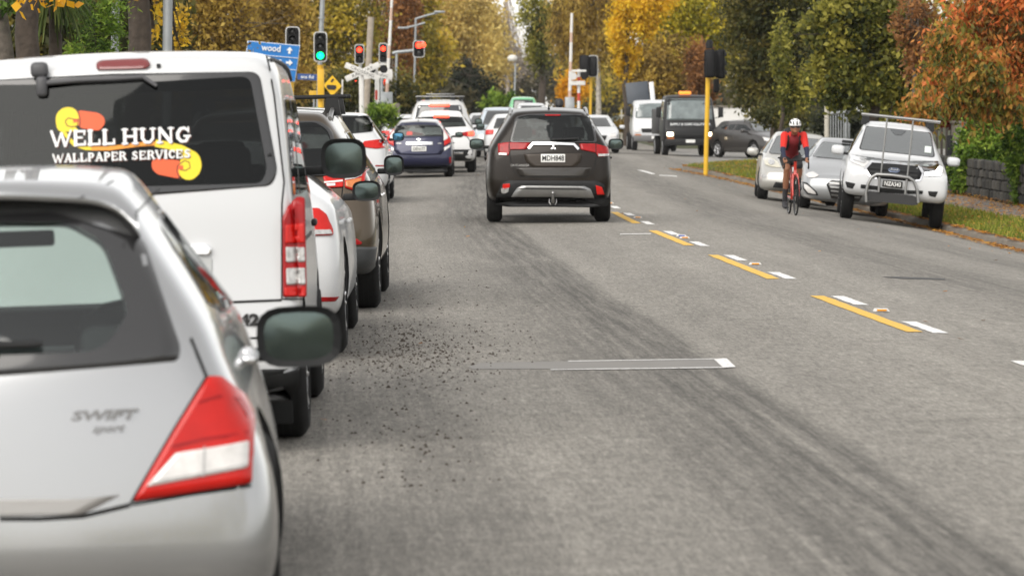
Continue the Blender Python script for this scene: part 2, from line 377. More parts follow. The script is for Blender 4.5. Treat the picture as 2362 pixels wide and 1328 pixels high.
class Car:
    def __init__(s, name, label, cat, d, x, yaw, roll, L, W, Rw, wheels, spec, pm, group=None, holes=True, facing=False, group2=None, zg=None, track=0.0):
        """d, x: ground point (world) under the end nearest the camera, yaw about z (0 = heading away)"""
        s.L, s.W, s.Rw = L, W, Rw; s.facing = facing; s.track = track
        s.root = empty(name); tag(s.root, label, cat, group)
        ang = yaw + (PI if facing else 0)
        Mx = Matrix.Rotation(ang, 4, 'Z') @ Matrix.Rotation(roll, 4, 'Y')
        end = Mx @ Vector((0, L if facing else 0, 0))
        z = zg if zg is not None else ground_z(x, d)
        s.M = Matrix.Translation(Vector((x, d, z)) - end) @ Mx
        s.root.matrix_world = s.M; s.Mi = s.M.inverted()
        s.pm = pm; s.face = 'front' if facing else 'rear'
        s.raw = body_mesh(*spec[:3], **(spec[3] if len(spec) > 3 else {}))
        bm = bmesh.new(); bm.from_mesh(s.raw); s.bvh = BVHTree.FromBMesh(bm); bm.free()
        s.holes = []; s.panes = []; s.wheels = wheels; s.do_holes = holes
    def T(s, pts, zoom=None, y=None):
        """pixels (optionally zoom-crop coordinates) -> local (x, z) on the near face"""
        out = []
        for p in pts:
            px, py = p[:2]
            if zoom: px, py = zoom[0] + px / zoom[2], zoom[1] + py / zoom[2]
            yl = y if y is not None else (s.L - .1 if s.facing else .08)
            o = s.Mi @ Vector((0, 0, CAMH)); dvec = s.Mi.to_3x3() @ ray(px, py)
            for _ in range(3 if y is None else 1):
                t = (yl - o.y) / dvec.y; q = o + dvec * t
                if y is None:
                    fo, dd = FACES[s.face]; h = s.bvh.ray_cast(fo(q.x, q.z), dd)
                    if h[0] is not None: yl = h[0].y
            t = (yl - o.y) / dvec.y; q = o + dvec * t
            out.append((q.x, q.z) + tuple(p[2:]))
        return out
    def patch(s, name, outline, m, face=None, parent=None, **k):
        return patch(name, s.bvh, outline, face or s.face, m, parent or s.root, **k)
    def window(s, name, outline, gm, face=None, frit=.03, r=.05, hole=None, opaque=None):
        face = face or s.face; outl = rounded(outline, r)
        if not s.do_holes or opaque:
            return s.patch(name, outl, opaque or M_GLASSD, face)
        if hole is None:
            c = sum((Vector(p[:2]) for p in outl), Vector((0, 0))) / len(outl)
            hole = []
            for p in outl:
                v = Vector(p) - c; hole.append(tuple(c + v * max(.3, 1 - frit / max(v.length, .05))))
        s.holes.append((hole, face))
        fr = s.patch('window_border', outl, M_FRIT, face, hole=hole, off=.004)
        pn = s.patch(name, hole, gm, face, off=.0045, skirt=0)
        fr.parent = pn
        return pn
    def finish(s, inner=None):
        me = s.raw; me.materials.clear(); me.materials.append(s.pm)
        cm = arch_cutters(s.wheels, s.Rw, s.W).mesh('cut', [M_DARK]); me = boolean(me, cm)
        for (hole, face) in s.holes:
            fo, d = FACES[face]; pts = resample(hole, 40); n = len(pts)
            base = [fo(p.x, p.y) for p in pts]; hits = [s.bvh.ray_cast(b, d) for b in base]
            dist = [h[3] for h in hits if h[0] is not None]
            if not dist: continue
            a, b = min(dist) - .15, max(dist) + .10
            vs = [q + d * a for q in base] + [q + d * b for q in base]
            fs = [list(range(n)), list(range(2 * n - 1, n - 1, -1))] + [(i, (i + 1) % n, n + (i + 1) % n, n + i) for i in range(n)]
            mb = MB(); mb.add(vs, fs); me = boolean(me, mb.mesh('cut', [M_HOLE]))
        idx = [i for i, m in enumerate(me.materials) if m and m.name.startswith('opening')]
        bm = bmesh.new(); bm.from_mesh(me)
        bmesh.ops.delete(bm, geom=[f for f in bm.faces if f.material_index in idx], context='FACES')
        for f in bm.faces: f.smooth = True
        bm.to_mesh(me); bm.free()
        b = link('body', me, s.root)
        if s.holes:
            me.materials.append(M_INT); so = b.modifiers.new('shell', 'SOLIDIFY'); so.thickness = .02; so.offset = -1
            so.material_offset = len(me.materials); so.material_offset_rim = len(me.materials)
        s.body = b
        s.add_wheels()
        return b
    def add_wheels(s):
        key = round(s.Rw, 3)
        for y in s.wheels:
            for sd in (-1, 1):
                w = empty('wheel', (sd * (s.W / 2 - .125 + s.track), y, s.Rw), s.root); w.rotation_euler = (0, 0, 0 if sd > 0 else PI)
                ty, ri = wheel_meshes(key); link('tyre', ty, w); link('rim', ri, w)
    def mirror(s, y, z, w=.21, h=.15, shell=None, gap=.05, tilt=0.0, sides=(-1, 1), gm=None):
        for sd in sides:
            x0 = sd * (s.W / 2 - .03); r = empty('wing_mirror', (x0 + sd * (gap + w / 2), y, z), s.root)
            mb = MB(); n, k = 20, 8; vs = []; fs = []
            def se(a, e): return math.copysign(abs(a) ** e, a)
            for i in range(k + 1):
                ph = PI / 2 * i / k; rr = se(math.cos(ph), .5); yy = .11 * math.sin(ph)
                for j in range(n):
                    t = 2 * PI * j / n; vs.append((w / 2 * rr * se(math.cos(t), .62), yy, h / 2 * rr * se(math.sin(t), .62)))
            for i in range(k):
                for j in range(n): fs.append((i * n + j, i * n + (j + 1) % n, (i + 1) * n + (j + 1) % n, (i + 1) * n + j))
            mb.add(vs, fs, 0, True)
            lip = [(v[0] * .82, .016, v[2] * .78) for v in vs[:n]]
            mb.add(list(vs[:n]) + lip, [(j, (j + 1) % n, n + (j + 1) % n, n + j) for j in range(n)], 1)
            mb.box((-sd * (w / 2 + gap / 2), .04, -h * .28), (gap + .08, .05, .05), 1, bev=.012)
            mb.build('housing', [shell or M_GLOSSBLACK, M_BLACKP], r)
            g = MB(); g.add(lip + [(0, .006, 0)], [(j, (j + 1) % n, n) for j in range(n)], 0, True)
            g.build('mirror_glass', gm or M_MIRROR, r)
    def seats(s, front_y, rear_y, z=.42, hz=None):
        hz = hz or 1.12
        for (y, xs) in ((front_y, (-.36, .36)), (rear_y, (-.40, .40))):
            for x in xs:
                r = empty('seat', (x, y, 0), s.root); mb = MB()
                mb.box((0, .05, z), (.5, .5, .16), bev=.05); mb.box((0, -.22, z + .33), (.48, .14, .58), rot=Matrix.Rotation(.16, 3, 'X'), bev=.05)
                mb.build('cushion', M_SEAT, r)
                h = MB(); h.box((0, -.30, hz), (.27, .10, .17), bev=.04); h.tube([(-.06, -.28, hz - .17), (-.06, -.3, hz)], .008, 6); h.tube([(.06, -.28, hz - .17), (.06, -.3, hz)], .008, 6)
                h.build('headrest', M_SEAT, r)
    def dash(s, y, z=.92):
        mb = MB(); mb.box((0, y, z - .12), (s.W - .3, .35, .24), bev=.06); mb.build('dashboard', M_INT, s.root)
        r = MB(); pts = [(.36 + .17 * math.cos(a), y - .32 - .05 * math.sin(a), z + .02 + .16 * math.sin(a)) for a in np.linspace(0, 2 * PI, 17)]
        r.tube(pts, .013, 6, cap=False); r.tube([(.36, y - .32, z + .02), (.36, y - .1, z - .05)], .02, 6); r.build('steering_wheel', M_BLACKP, s.root)
        q = MB(); q.box((0, y - .25, z + .42), (.24, .03, .06), bev=.012); q.build('interior_mirror', M_BLACKP, s.root)
    def plate(s, txt, c2, w=.36, h=.125, dark=False, off=.02, size=.105):
        f = s.face; p = cast(s.bvh, f, c2[0], c2[1], 0); sg = 1 if f == 'front' else -1
        mb = MB(); mb.box((0, 0, 0), (w, .012, h), bev=.008); o = mb.build('number_plate', M_PLATEB if dark else M_PLATEW, s.root)
        o.location = (c2[0], p.y + sg * off, c2[1])
        if txt: text('plate_lettering', txt, size, M_PLATEW if dark else M_INK, o, (0, sg * .0085, -.002), (PI / 2, 0, PI if sg > 0 else 0), .001, .0018, sx=.80)
        return o
_WM = {}
def wheel_meshes(R):
    if R in _WM: return _WM[R]
    w = .225; mb = MB(); ri = R * .66
    prof = [(-w / 2 + .02, ri), (-w / 2, ri + .02), (-w / 2, R - .05), (-w / 2 + .025, R - .012), (-.07, R), (.07, R), (w / 2 - .025, R - .012), (w / 2, R - .05), (w / 2, ri + .02), (w / 2 - .02, ri)]
    mb.lathe(prof, 32)
    for gx in (-.06, -.02, .02, .06):
        mb.lathe([(gx - .004, R + .0008), (gx + .004, R + .0008)], 32, mi=1)
    ty = mb.mesh('tyre', [M_TYRE, M_SEAM])
    mb = MB(); mb.lathe([(-w / 2 + .03, ri), (w / 2 - .012, ri + .002), (w / 2 - .012, ri - .02), (w / 2 - .06, ri - .035)], 32)
    mb.lathe([(w / 2 - .055, ri), (w / 2 - .055, .01)], 24, mi=1)
    for k in range(5):
        for e in (-.16, .16):
            a = 2 * PI * k / 5 + e; c, q = math.cos(a), math.sin(a)
            mb.tube([(w / 2 - .035, c * .05, q * .05), (w / 2 - .02, c * (ri - .02), q * (ri - .02))], .018, 6)
    mb.lathe([(w / 2 - .05, .07), (w / 2 - .02, .065), (w / 2 - .015, .001)], 16)
    rm = mb.mesh('rim', [M_ALLOY, M_DARK]); _WM[R] = (ty, rm); return _WM[R]
# ------------------------------------------------------------------ road geometry
_cy = np.arange(-40, 1500, 1.0)
_cp = [(-40, 6.3), (0, 4.40), (11, 3.87), (23.5, 3.25), (27, 3.06), (31, 2.84), (35.4, 2.64), (43.4, 2.28), (51, 1.97), (60, 1.72), (75, 1.50), (110, 1.30), (170, 1.0), (1500, -3.5)]
_cx = np.interp(_cy, [p[0] for p in _cp], [p[1] for p in _cp]); _k = np.hanning(11); _k /= _k.sum()
_cx = np.convolve(np.pad(_cx, 5, mode='edge'), _k, mode='valid')
def C(y): return float(np.interp(y, _cy, _cx))
KW = 6.1
def kerb_r(y):
    if y > 110: return 5.05 + (5 - math.sqrt(max(0, 25 - min(5, y - 110) ** 2)))
    return interp(y, [(-40, C(-40) + KW), (-20, C(-20) + KW), (0, C(0) + KW), (20, C(20) + KW), (40, C(40) + KW), (56, 7.85), (66, 7.80), (80, 7.45), (90, 7.05), (100, 6.45), (106, 5.7), (110, 5.05)])
def kerb_l(y): return C(y) - 6.2
def camber(y): return lerp(1, .35, sstep(95, 130, y))
def ground_z(x, y):
    u = x - C(y)
    if u > 0: u = min(u, 6.3); return -(.034 * u + .0102 * u * u) * camber(y)
    u = max(u, -6.6); return -.003 * u * u * camber(y)
def gutter_z(y, s): return ground_z(kerb_r(y) if s > 0 else kerb_l(y), y)
def land_z(x, y):
    """height of verge / footpath / gardens outside the kerbs"""
    if x > C(y):
        e = x - kerb_r(min(y, 110)); return gutter_z(min(y, 110), 1) + .125 + min(.16, max(0, e) * .05)
    e = kerb_l(y) - x; return gutter_z(y, -1) + .125 + min(.10, max(0, e) * .04)
def strip(name, ys, xl, xr, zf, m, nx=8, parent=None, uv=True, kind='structure', xs=None):
    vs = []; fs = []; uvs = []
    for y in ys:
        a, b = xl(y), xr(y); c = C(y)
        for i in range(nx + 1):
            x = lerp(a, b, i / nx); vs.append((x, y, zf(x, y))); uvs.append((x - c, y))
    for j in range(len(ys) - 1):
        for i in range(nx):
            k = j * (nx + 1) + i; fs.append((k, k + 1, k + nx + 2, k + nx + 1))
    me = bpy.data.meshes.new(name); me.from_pydata(vs, [], fs); me.materials.append(m)
    ul = me.uv_layers.new(name='road'); li = np.empty(len(me.loops), dtype=np.int32); me.loops.foreach_get('vertex_index', li)
    ul.data.foreach_set('uv', np.array(uvs, dtype=np.float32)[li].ravel()); me.polygons.foreach_set('use_smooth', [True] * len(fs)); me.update()
    o = link(name, me, parent)
    if kind and not parent: o['kind'] = kind
    return o
# ---- asphalt shader
def asphalt(name, base=(0.226, 0.212, 0.188), tracks=True):
    m = bpy.data.materials.new(name); m.use_nodes = True; n = m.node_tree; N = n.nodes; Lk = n.links; b = N['Principled BSDF']
    tc = N.new('ShaderNodeTexCoord'); uv = N.new('ShaderNodeUVMap'); uv.uv_map = 'road'
    def noise(vec, scale, detail=4, rough=.6):
        q = N.new('ShaderNodeTexNoise'); q.inputs['Scale'].default_value = scale; q.inputs['Detail'].default_value = detail; q.inputs['Roughness'].default_value = rough
        Lk.new(vec, q.inputs['Vector']); return q.outputs[0]
    def mrange(v, a, b_, c, d, smooth=False):
        q = N.new('ShaderNodeMapRange'); q.interpolation_type = 'SMOOTHSTEP' if smooth else 'LINEAR'
        for i, x in enumerate((a, b_, c, d)): q.inputs[i + 1].default_value = x
        Lk.new(v, q.inputs[0]); return q.outputs[0]
    def math_(op, a, c):
        q = N.new('ShaderNodeMath'); q.operation = op
        for i, x in enumerate((a, c)):
            if isinstance(x, (int, float)): q.inputs[i].default_value = x
            else: Lk.new(x, q.inputs[i])
        return q.outputs[0]
    def vscale(v, s):
        q = N.new('ShaderNodeMapping'); q.inputs['Scale'].default_value = s; Lk.new(v, q.inputs[0]); return q.outputs[0]
    obj = tc.outputs['Object']
    fine = noise(obj, 75, 3, .8); gr2 = noise(obj, 26, 2, .7); med = noise(obj, 7, 5, .62); big = noise(vscale(obj, (1, .25, 1)), .9, 6, .62)
    val = mrange(fine, .3, .7, .50, 1.55); val = math_('MULTIPLY', val, mrange(gr2, .3, .7, .84, 1.16))
    val = math_('MULTIPLY', val, mrange(med, .3, .7, .86, 1.12)); val = math_('MULTIPLY', val, mrange(big, .3, .7, .90, 1.09))
    streak = noise(vscale(uv.outputs[0], (1.5, .06, 1)), 1.6, 5, .6); val = math_('MULTIPLY', val, mrange(streak, .35, .65, .90, 1.08))
    gr3 = noise(vscale(uv.outputs[0], (1, .09, 1)), 42, 3, .8); val = math_('MULTIPLY', val, mrange(gr3, .3, .7, .66, 1.34))
    gr4 = noise(vscale(uv.outputs[0], (1, .08, 1)), 14, 3, .7); val = math_('MULTIPLY', val, mrange(gr4, .3, .7, .90, 1.10))
    if tracks:
        sp = N.new('ShaderNodeSeparateXYZ'); Lk.new(uv.outputs[0], sp.inputs[0]); wob = noise(vscale(uv.outputs[0], (.3, .12, 1)), 1.0, 4)
        u = math_('ADD', sp.outputs[0], mrange(wob, .3, .7, -.07, .07))
        def band(a0, a1, b0, b1, depth):
            p = math_('MULTIPLY', mrange(u, a0, a1, 0, 1, True), mrange(u, b0, b1, 1, 0, True))
            br = noise(vscale(uv.outputs[0], (4.5, .10, 1)), 2.6, 6, .75); return math_('MULTIPLY', math_('MULTIPLY', p, mrange(br, .34, .60, .10, 1)), depth)
        for args in ((-3.3, -2.25, -2.02, -1.84, .58), (-5.0, -4.3, -3.9, -3.3, .30), (1.0, 1.7, 2.2, 2.9, .36), (3.2, 3.8, 4.3, 5.0, .30), (-1.3, -.6, .6, 1.3, -.10)):
            val = math_('MULTIPLY', val, math_('SUBTRACT', 1.0, band(*args)))
        # scattered smudges lying across the lane
        sm = noise(vscale(uv.outputs[0], (.55, 1.5, 1)), 1.1, 6, .6); val = math_('MULTIPLY', val, mrange(sm, .60, .76, 1.0, .78))
    sc = N.new('ShaderNodeVectorMath'); sc.operation = 'SCALE'; sc.inputs[0].default_value = base; Lk.new(val, sc.inputs['Scale'])
    Lk.new(sc.outputs[0], b.inputs['Base Color']); b.inputs['Roughness'].default_value = .82; b.inputs['Specular IOR Level'].default_value = .3
    vo = N.new('ShaderNodeTexVoronoi'); vo.inputs['Scale'].default_value = 95; Lk.new(obj, vo.inputs['Vector'])
    bp = N.new('ShaderNodeBump'); bp.inputs['Strength'].default_value = .55; bp.inputs['Distance'].default_value = .012
    Lk.new(vo.outputs[0], bp.inputs['Height']); Lk.new(bp.outputs[0], b.inputs['Normal']); MATS[name] = m; return m
A_ROAD = asphalt('asphalt'); A_SIDE = asphalt('asphalt_side', (0.222, 0.213, 0.198), False); A_PATH = asphalt('asphalt_path', (0.20, 0.185, 0.17), False)
M_SOIL = mat('soil_grass', (0.055, 0.060, 0.022), .95, var=.7, vscale=1.2, dark=.5)
M_KERB = mat('kerb_concrete', (0.20, 0.175, 0.14), .85, var=.7, vscale=4, bump=.3, bscale=60)
YS = list(np.concatenate([np.arange(4, 130, 1.0), np.arange(130, 260, 4.0), np.arange(260, 701, 20.0)]))
road = strip('road', YS, lambda y: kerb_l(y) if y < 700 else 0, lambda y: min(kerb_r(y), C(y) + 6.3) if y < 110.5 else C(y) + 6.2, ground_z, A_ROAD, 28)
side = strip('side_road', list(np.arange(109.5, 176, 1.5)), lambda y: -70, lambda y: 90, lambda x, y: ground_z(x, y) - .006, A_SIDE, 90)
gy = list(np.concatenate([np.arange(-120, 0, 12.0), np.arange(0, 200, 3.0), np.arange(200, 600, 20.0), [700, 900, 1300, 2000, 4000]]))
gx = np.concatenate([-np.array([3000, 1200, 500, 250, 120, 70, 45, 30, 22, 17]), np.arange(-14, 18, 1.0), np.array([20, 25, 32, 45, 70, 120, 250, 500, 1200, 3000])])
def terr(x, y):
    c = C(min(y, 1499)); u = x - c
    if 107 < y < 178: return -.55
    if -6.9 < u < 7.2: return ground_z(x, y) - .30
    return land_z(x, y) - .02
vs = [(x, y, terr(x, y)) for y in gy for x in gx]; nx = len(gx)
fs = [(j * nx + i, j * nx + i + 1, (j + 1) * nx + i + 1, (j + 1) * nx + i) for j in range(len(gy) - 1) for i in range(nx - 1)]
me = bpy.data.meshes.new('ground'); me.from_pydata(vs, [], fs); me.materials.append(M_SOIL); me.update(); g = link('ground', me); g['kind'] = 'structure'
# ---- kerbs, verge, footpath on the oncoming side
def kerb(name, ys, xf, s):
    mb = MB(); prof = [(-.30, .004), (0.0, .016), (.03, .11), (.06, .125), (.17, .13), (.17, .0)]
    vs = []; fs = []; n = len(prof)
    for y in ys:
        x0 = xf(y); z0 = gutter_z(min(y, 110), s)
        for (a, h) in prof: vs.append((x0 + s * a, y, (ground_z(x0 + s * a, y) + h) if a < 0 else z0 + h))
    for j in range(len(ys) - 1):
        for i in range(n - 1): fs.append((j * n + i, j * n + i + 1, (j + 1) * n + i + 1, (j + 1) * n + i))
    mb.add(vs, fs, 0, False); o = mb.build(name, M_KERB); o['kind'] = 'structure'; return o
ysr = list(np.arange(6, 110, .8)) + list(np.arange(110, 114.9, .25)); kerb('kerb', ysr, kerb_r, 1); kerb('kerb', list(np.arange(6, 112, 1.0)), kerb_l, -1)
VW = 1.45
def zl(x, y): return land_z(x, y)
verge = strip('verge', ysr, lambda y: kerb_r(y) + .16, lambda y: max(kerb_r(min(y, 110)) + VW, kerb_r(y) + .2) + (2 if y > 100 else 0) * sstep(100, 108, y), lambda x, y: zl(x, y) + .005, M_SOIL, 6)
path = strip('footpath', ysr[:len(ysr) - 12], lambda y: kerb_r(min(y, 110)) + VW + 2 * sstep(100, 108, y), lambda y: kerb_r(min(y, 110)) + VW + 1.15 + 2 * sstep(100, 108, y), lambda x, y: zl(x, y) + .012, A_PATH, 4)
vl = strip('verge', list(np.arange(6, 112, 2.0)), lambda y: kerb_l(y) - 2.2, lambda y: kerb_l(y) - .16, lambda x, y: zl(x, y) + .005, M_SOIL, 4)
pl = strip('footpath', list(np.arange(6, 112, 2.0)), lambda y: kerb_l(y) - 3.8, lambda y: kerb_l(y) - 2.2, lambda x, y: zl(x, y) + .012, A_PATH, 3)
# ---- painted markings (pieces of the road)
M_YEL = worn('marking_yellow', (0.72, 0.42, 0.035)); M_WHT = worn('marking_white', (0.76, 0.75, 0.73))
M_SEAL = mat('sealant', (0.20, 0.19, 0.175), .75, var=.5, vscale=3, dark=.75); M_STUDA = mat('stud_amber', (0.75, 0.30, 0.02), .3); M_STUDB = mat('stud_blue', (0.05, 0.10, 0.40), .3)
def dash(name, y0, y1, du, w, m, h=.004, n=16):
    mb = MB(); vs = []; fs = []
    for j in range(n + 1):
        y = lerp(y0, y1, j / n); c = C(y) + du
        for x in (c - w / 2 + random.uniform(-.006, .006), c + w / 2 + random.uniform(-.006, .006)): vs.append((x, y, ground_z(x, y) + h))
    for j in range(n): fs.append((2 * j, 2 * j + 1, 2 * j + 3, 2 * j + 2))
    mb.add(vs, fs, 0, True); return mb.build(name, m, road)
for c in (22.8, 27.2, 31.05, 35.75, 40.05, 44.25, 48.15, 52.5, 56.8, 61, 65.3, 69.6, 74, 78.3, 82.6, 87, 91.3): dash('white_dash', c - .73, c + .73, 0, .115, M_WHT)
for a, b in ((26.6, 31.8), (35.0, 40.8), (43.7, 49.1), (52.3, 58.0), (61, 66.5)): dash('yellow_line', a, b, -.17, .12, M_YEL)
def stud(y, du, m):
    mb = MB(); x = C(y) + du; z = ground_z(x, y) + .002
    mb.prism([(-.065, 0), (.065, 0), (.05, .02), (-.05, .02)], -.045, .045, 0); mb.box((0, -.045, .010), (.075, .012, .014), 1)
    o = mb.build('reflective_stud', [M_WHT, m], road); o.location = (x, y, z)
for y in (29.4, 38.3, 55, 63.5, 72): stud(y, .02, M_STUDA)
stud(46.2, .0, M_STUDA); stud(46.9, .02, M_STUDB)
def flat(name, pts, m, h=.005):
    mb = MB(); vs = []
    for (px, py) in pts:
        y = 30.0
        for _ in range(12):
            q = at(px, py, y); zz = ground_z(q.x, y) + h
            v = ray(px, py); t = (zz - CAMH) / v.z; y = v.y * t
        q = at(px, py, y); vs.append((q.x, q.y, zz))
    mb.add(vs, [list(range(len(vs)))]); return mb.build(name, m, road)
flat('loop_sealant', [(1090, 851), (1080, 845), (1110, 836), (1400, 831), (1648, 827), (1690, 845), (1400, 849)], M_SEAL, .003)
flat('loop_line', [(1270, 852.2), (1500, 849.8), (1672, 847.2), (1672, 845.5), (1500, 848), (1270, 850.8)], M_WHT, .006)
flat('loop_line', [(1310, 833), (1648, 827.6), (1648, 826.3), (1310, 831.5)], M_WHT, .006)
flat('loop_line', [(1646, 827), (1676, 825.5), (1697, 845.5), (1668, 847.5)], M_WHT, .007)
for p in ([(1430, 540.5), (1502, 539.5), (1502, 538), (1430, 539)], [(1469, 392), (1484, 393), (1512, 401), (1504, 402)], [(1520, 403.5), (1560, 405.5), (1563, 407.5), (1522, 405)]): flat('white_line', p, M_WHT, .005)
M_TAR = mat('tar_streak', (0.045, 0.045, 0.044), .8)
flat('tar_streak', [(2032, 638), (2080, 638), (2180, 642), (2180, 645), (2080, 642.5)], M_TAR, .004)
# ------------------------------------------------------------------ vehicles
Z5 = (1060, 220, 3.907); Z2 = (860, 200, 5.773); Z6 = (1900, 240, 4.428); Z1 = (660, 220, 5.108); ZC = (1620, 240, 4.744); ZS = (0, 360, 1.372); ZV = (0, 0, 2.371)
ZT = (1450, 80, 3.906); ZM = (640, 200, 2.459)
def side_glass(c, belt, H, rt, L, wst, wsb, gm, wsgm=None, hood=1.0, roofw=.6, quarter=True, ws=True, dz=.09):
    mid = (rt + .75 + L - wst - .1) / 2
    zt = H - .19; zb = belt + dz
    for f in ('left', 'right'):
        if quarter: c.window('side_window', [(rt + .30, zb + .06), (rt + .78, zb), (rt + .78, zt), (rt + .58, zt - .03)], gm, f, frit=.015, r=.03)
        c.window('side_window', [(rt + .86, zb), (mid - .03, zb - .01), (mid - .03, zt + .005), (rt + .86, zt)], gm, f, frit=.015, r=.04)
        c.window('side_window', [(mid + .03, zb - .01), (L - wsb - .30, zb - .02), (L - wst - .12, zt - .01), (mid + .03, zt + .005)], gm, f, frit=.015, r=.04)
        yb = rt + .80
        seam('door_gap', c.bvh, [(rt + .82, zt + .07), (rt + .82, belt - .1), (rt + .95, belt - .35), (rt + 1.0, .45)], f, c.root)
        seam('door_gap', c.bvh, [(mid, zt + .07), (mid, .4)], f, c.root); seam('door_gap', c.bvh, [(L - wsb - .32, belt), (L - wsb - .38, .4)], f, c.root)
        for y in (mid - .16, rt + .98):
            h = MB(); sd = -1 if f == 'left' else 1; p = cast(c.bvh, f, y, belt - .12, 0)
            h.box((p.x + sd * .022, y + .04, belt - .12), (.028, .19, .032), bev=.012); h.build('door_handle', c.handle if hasattr(c, 'handle') else c.pm, c.root)
    if ws:
        hw = c.W / 2
        c.window('windscreen', [(-hw * .80, hood + .06), (hw * .80, hood + .06), (roofw - .04, H - .115), (-roofw + .04, H - .115)], wsgm or G_WS, 'front', frit=.035, r=.06)
def wiper(c, a, b, face=None, w=.022, name='wiper', m=None):
    face = face or c.face; mb = MB(); n = 7; pts = [cast(c.bvh, face, lerp(a[0], b[0], k / n), lerp(a[1], b[1], k / n), .03) for k in range(n + 1)]
    mb.tube(pts, [w * .9] + [w * .7] * (n - 1) + [w * .45], 6); q = cast(c.bvh, face, *a, .015); mb.lathe([(-.02, .001), (-.02, .035), (.025, .03), (.03, .001)], 12, 'y', q)
    return mb.build(name, m or M_BLACKP, c.root)
def antenna(c, y, z):
    h = c.bvh.ray_cast(Vector((0, y, 4)), Vector((0, 0, -1)))[0].z
    mb = MB(); mb.add([(-.02, y - .07, h - .006), (.02, y - .07, h - .006), (0, y + .1, h - .006), (0, y - .08, h + .055)], [(0, 1, 3), (1, 2, 3), (2, 0, 3), (0, 2, 1)]); mb.build('roof_antenna', M_GLOSSBLACK, c.root)
def rails(c, y0, y1, x, m, lift=.045):
    for s in (-1, 1):
        pts = []
        for k in range(9):
            t = k / 8; y = lerp(y0, y1, t); h = c.bvh.ray_cast(Vector((s * x, y, 4)), Vector((0, 0, -1)))[0].z; pts.append((s * x, y, h + lift * min(1, 4 * min(t, 1 - t) + .1)))
        mb = MB(); mb.tube(pts, .02, 8); mb.build('roof_rail', m, c.root)
def crossbar(c, y, z, w, m, foot=M_BLACKP, xf=.55, th=(.07, .03)):
    o = empty('roof_bar', (0, 0, 0), c.root); mb = MB(); mb.box((0, y, z), (w, th[0], th[1]), bev=.012); mb.build('bar', m, o)
    for s in (-1, 1):
        h = c.bvh.ray_cast(Vector((s * xf, y, 4)), Vector((0, 0, -1)))[0].z
        f = MB(); f.prism([(-.07, h - .01), (.07, h - .01), (.05, z - .01), (-.05, z - .01)], y - .045, y + .045); q = f.build('bar_foot', foot, o); q.location.x = s * xf
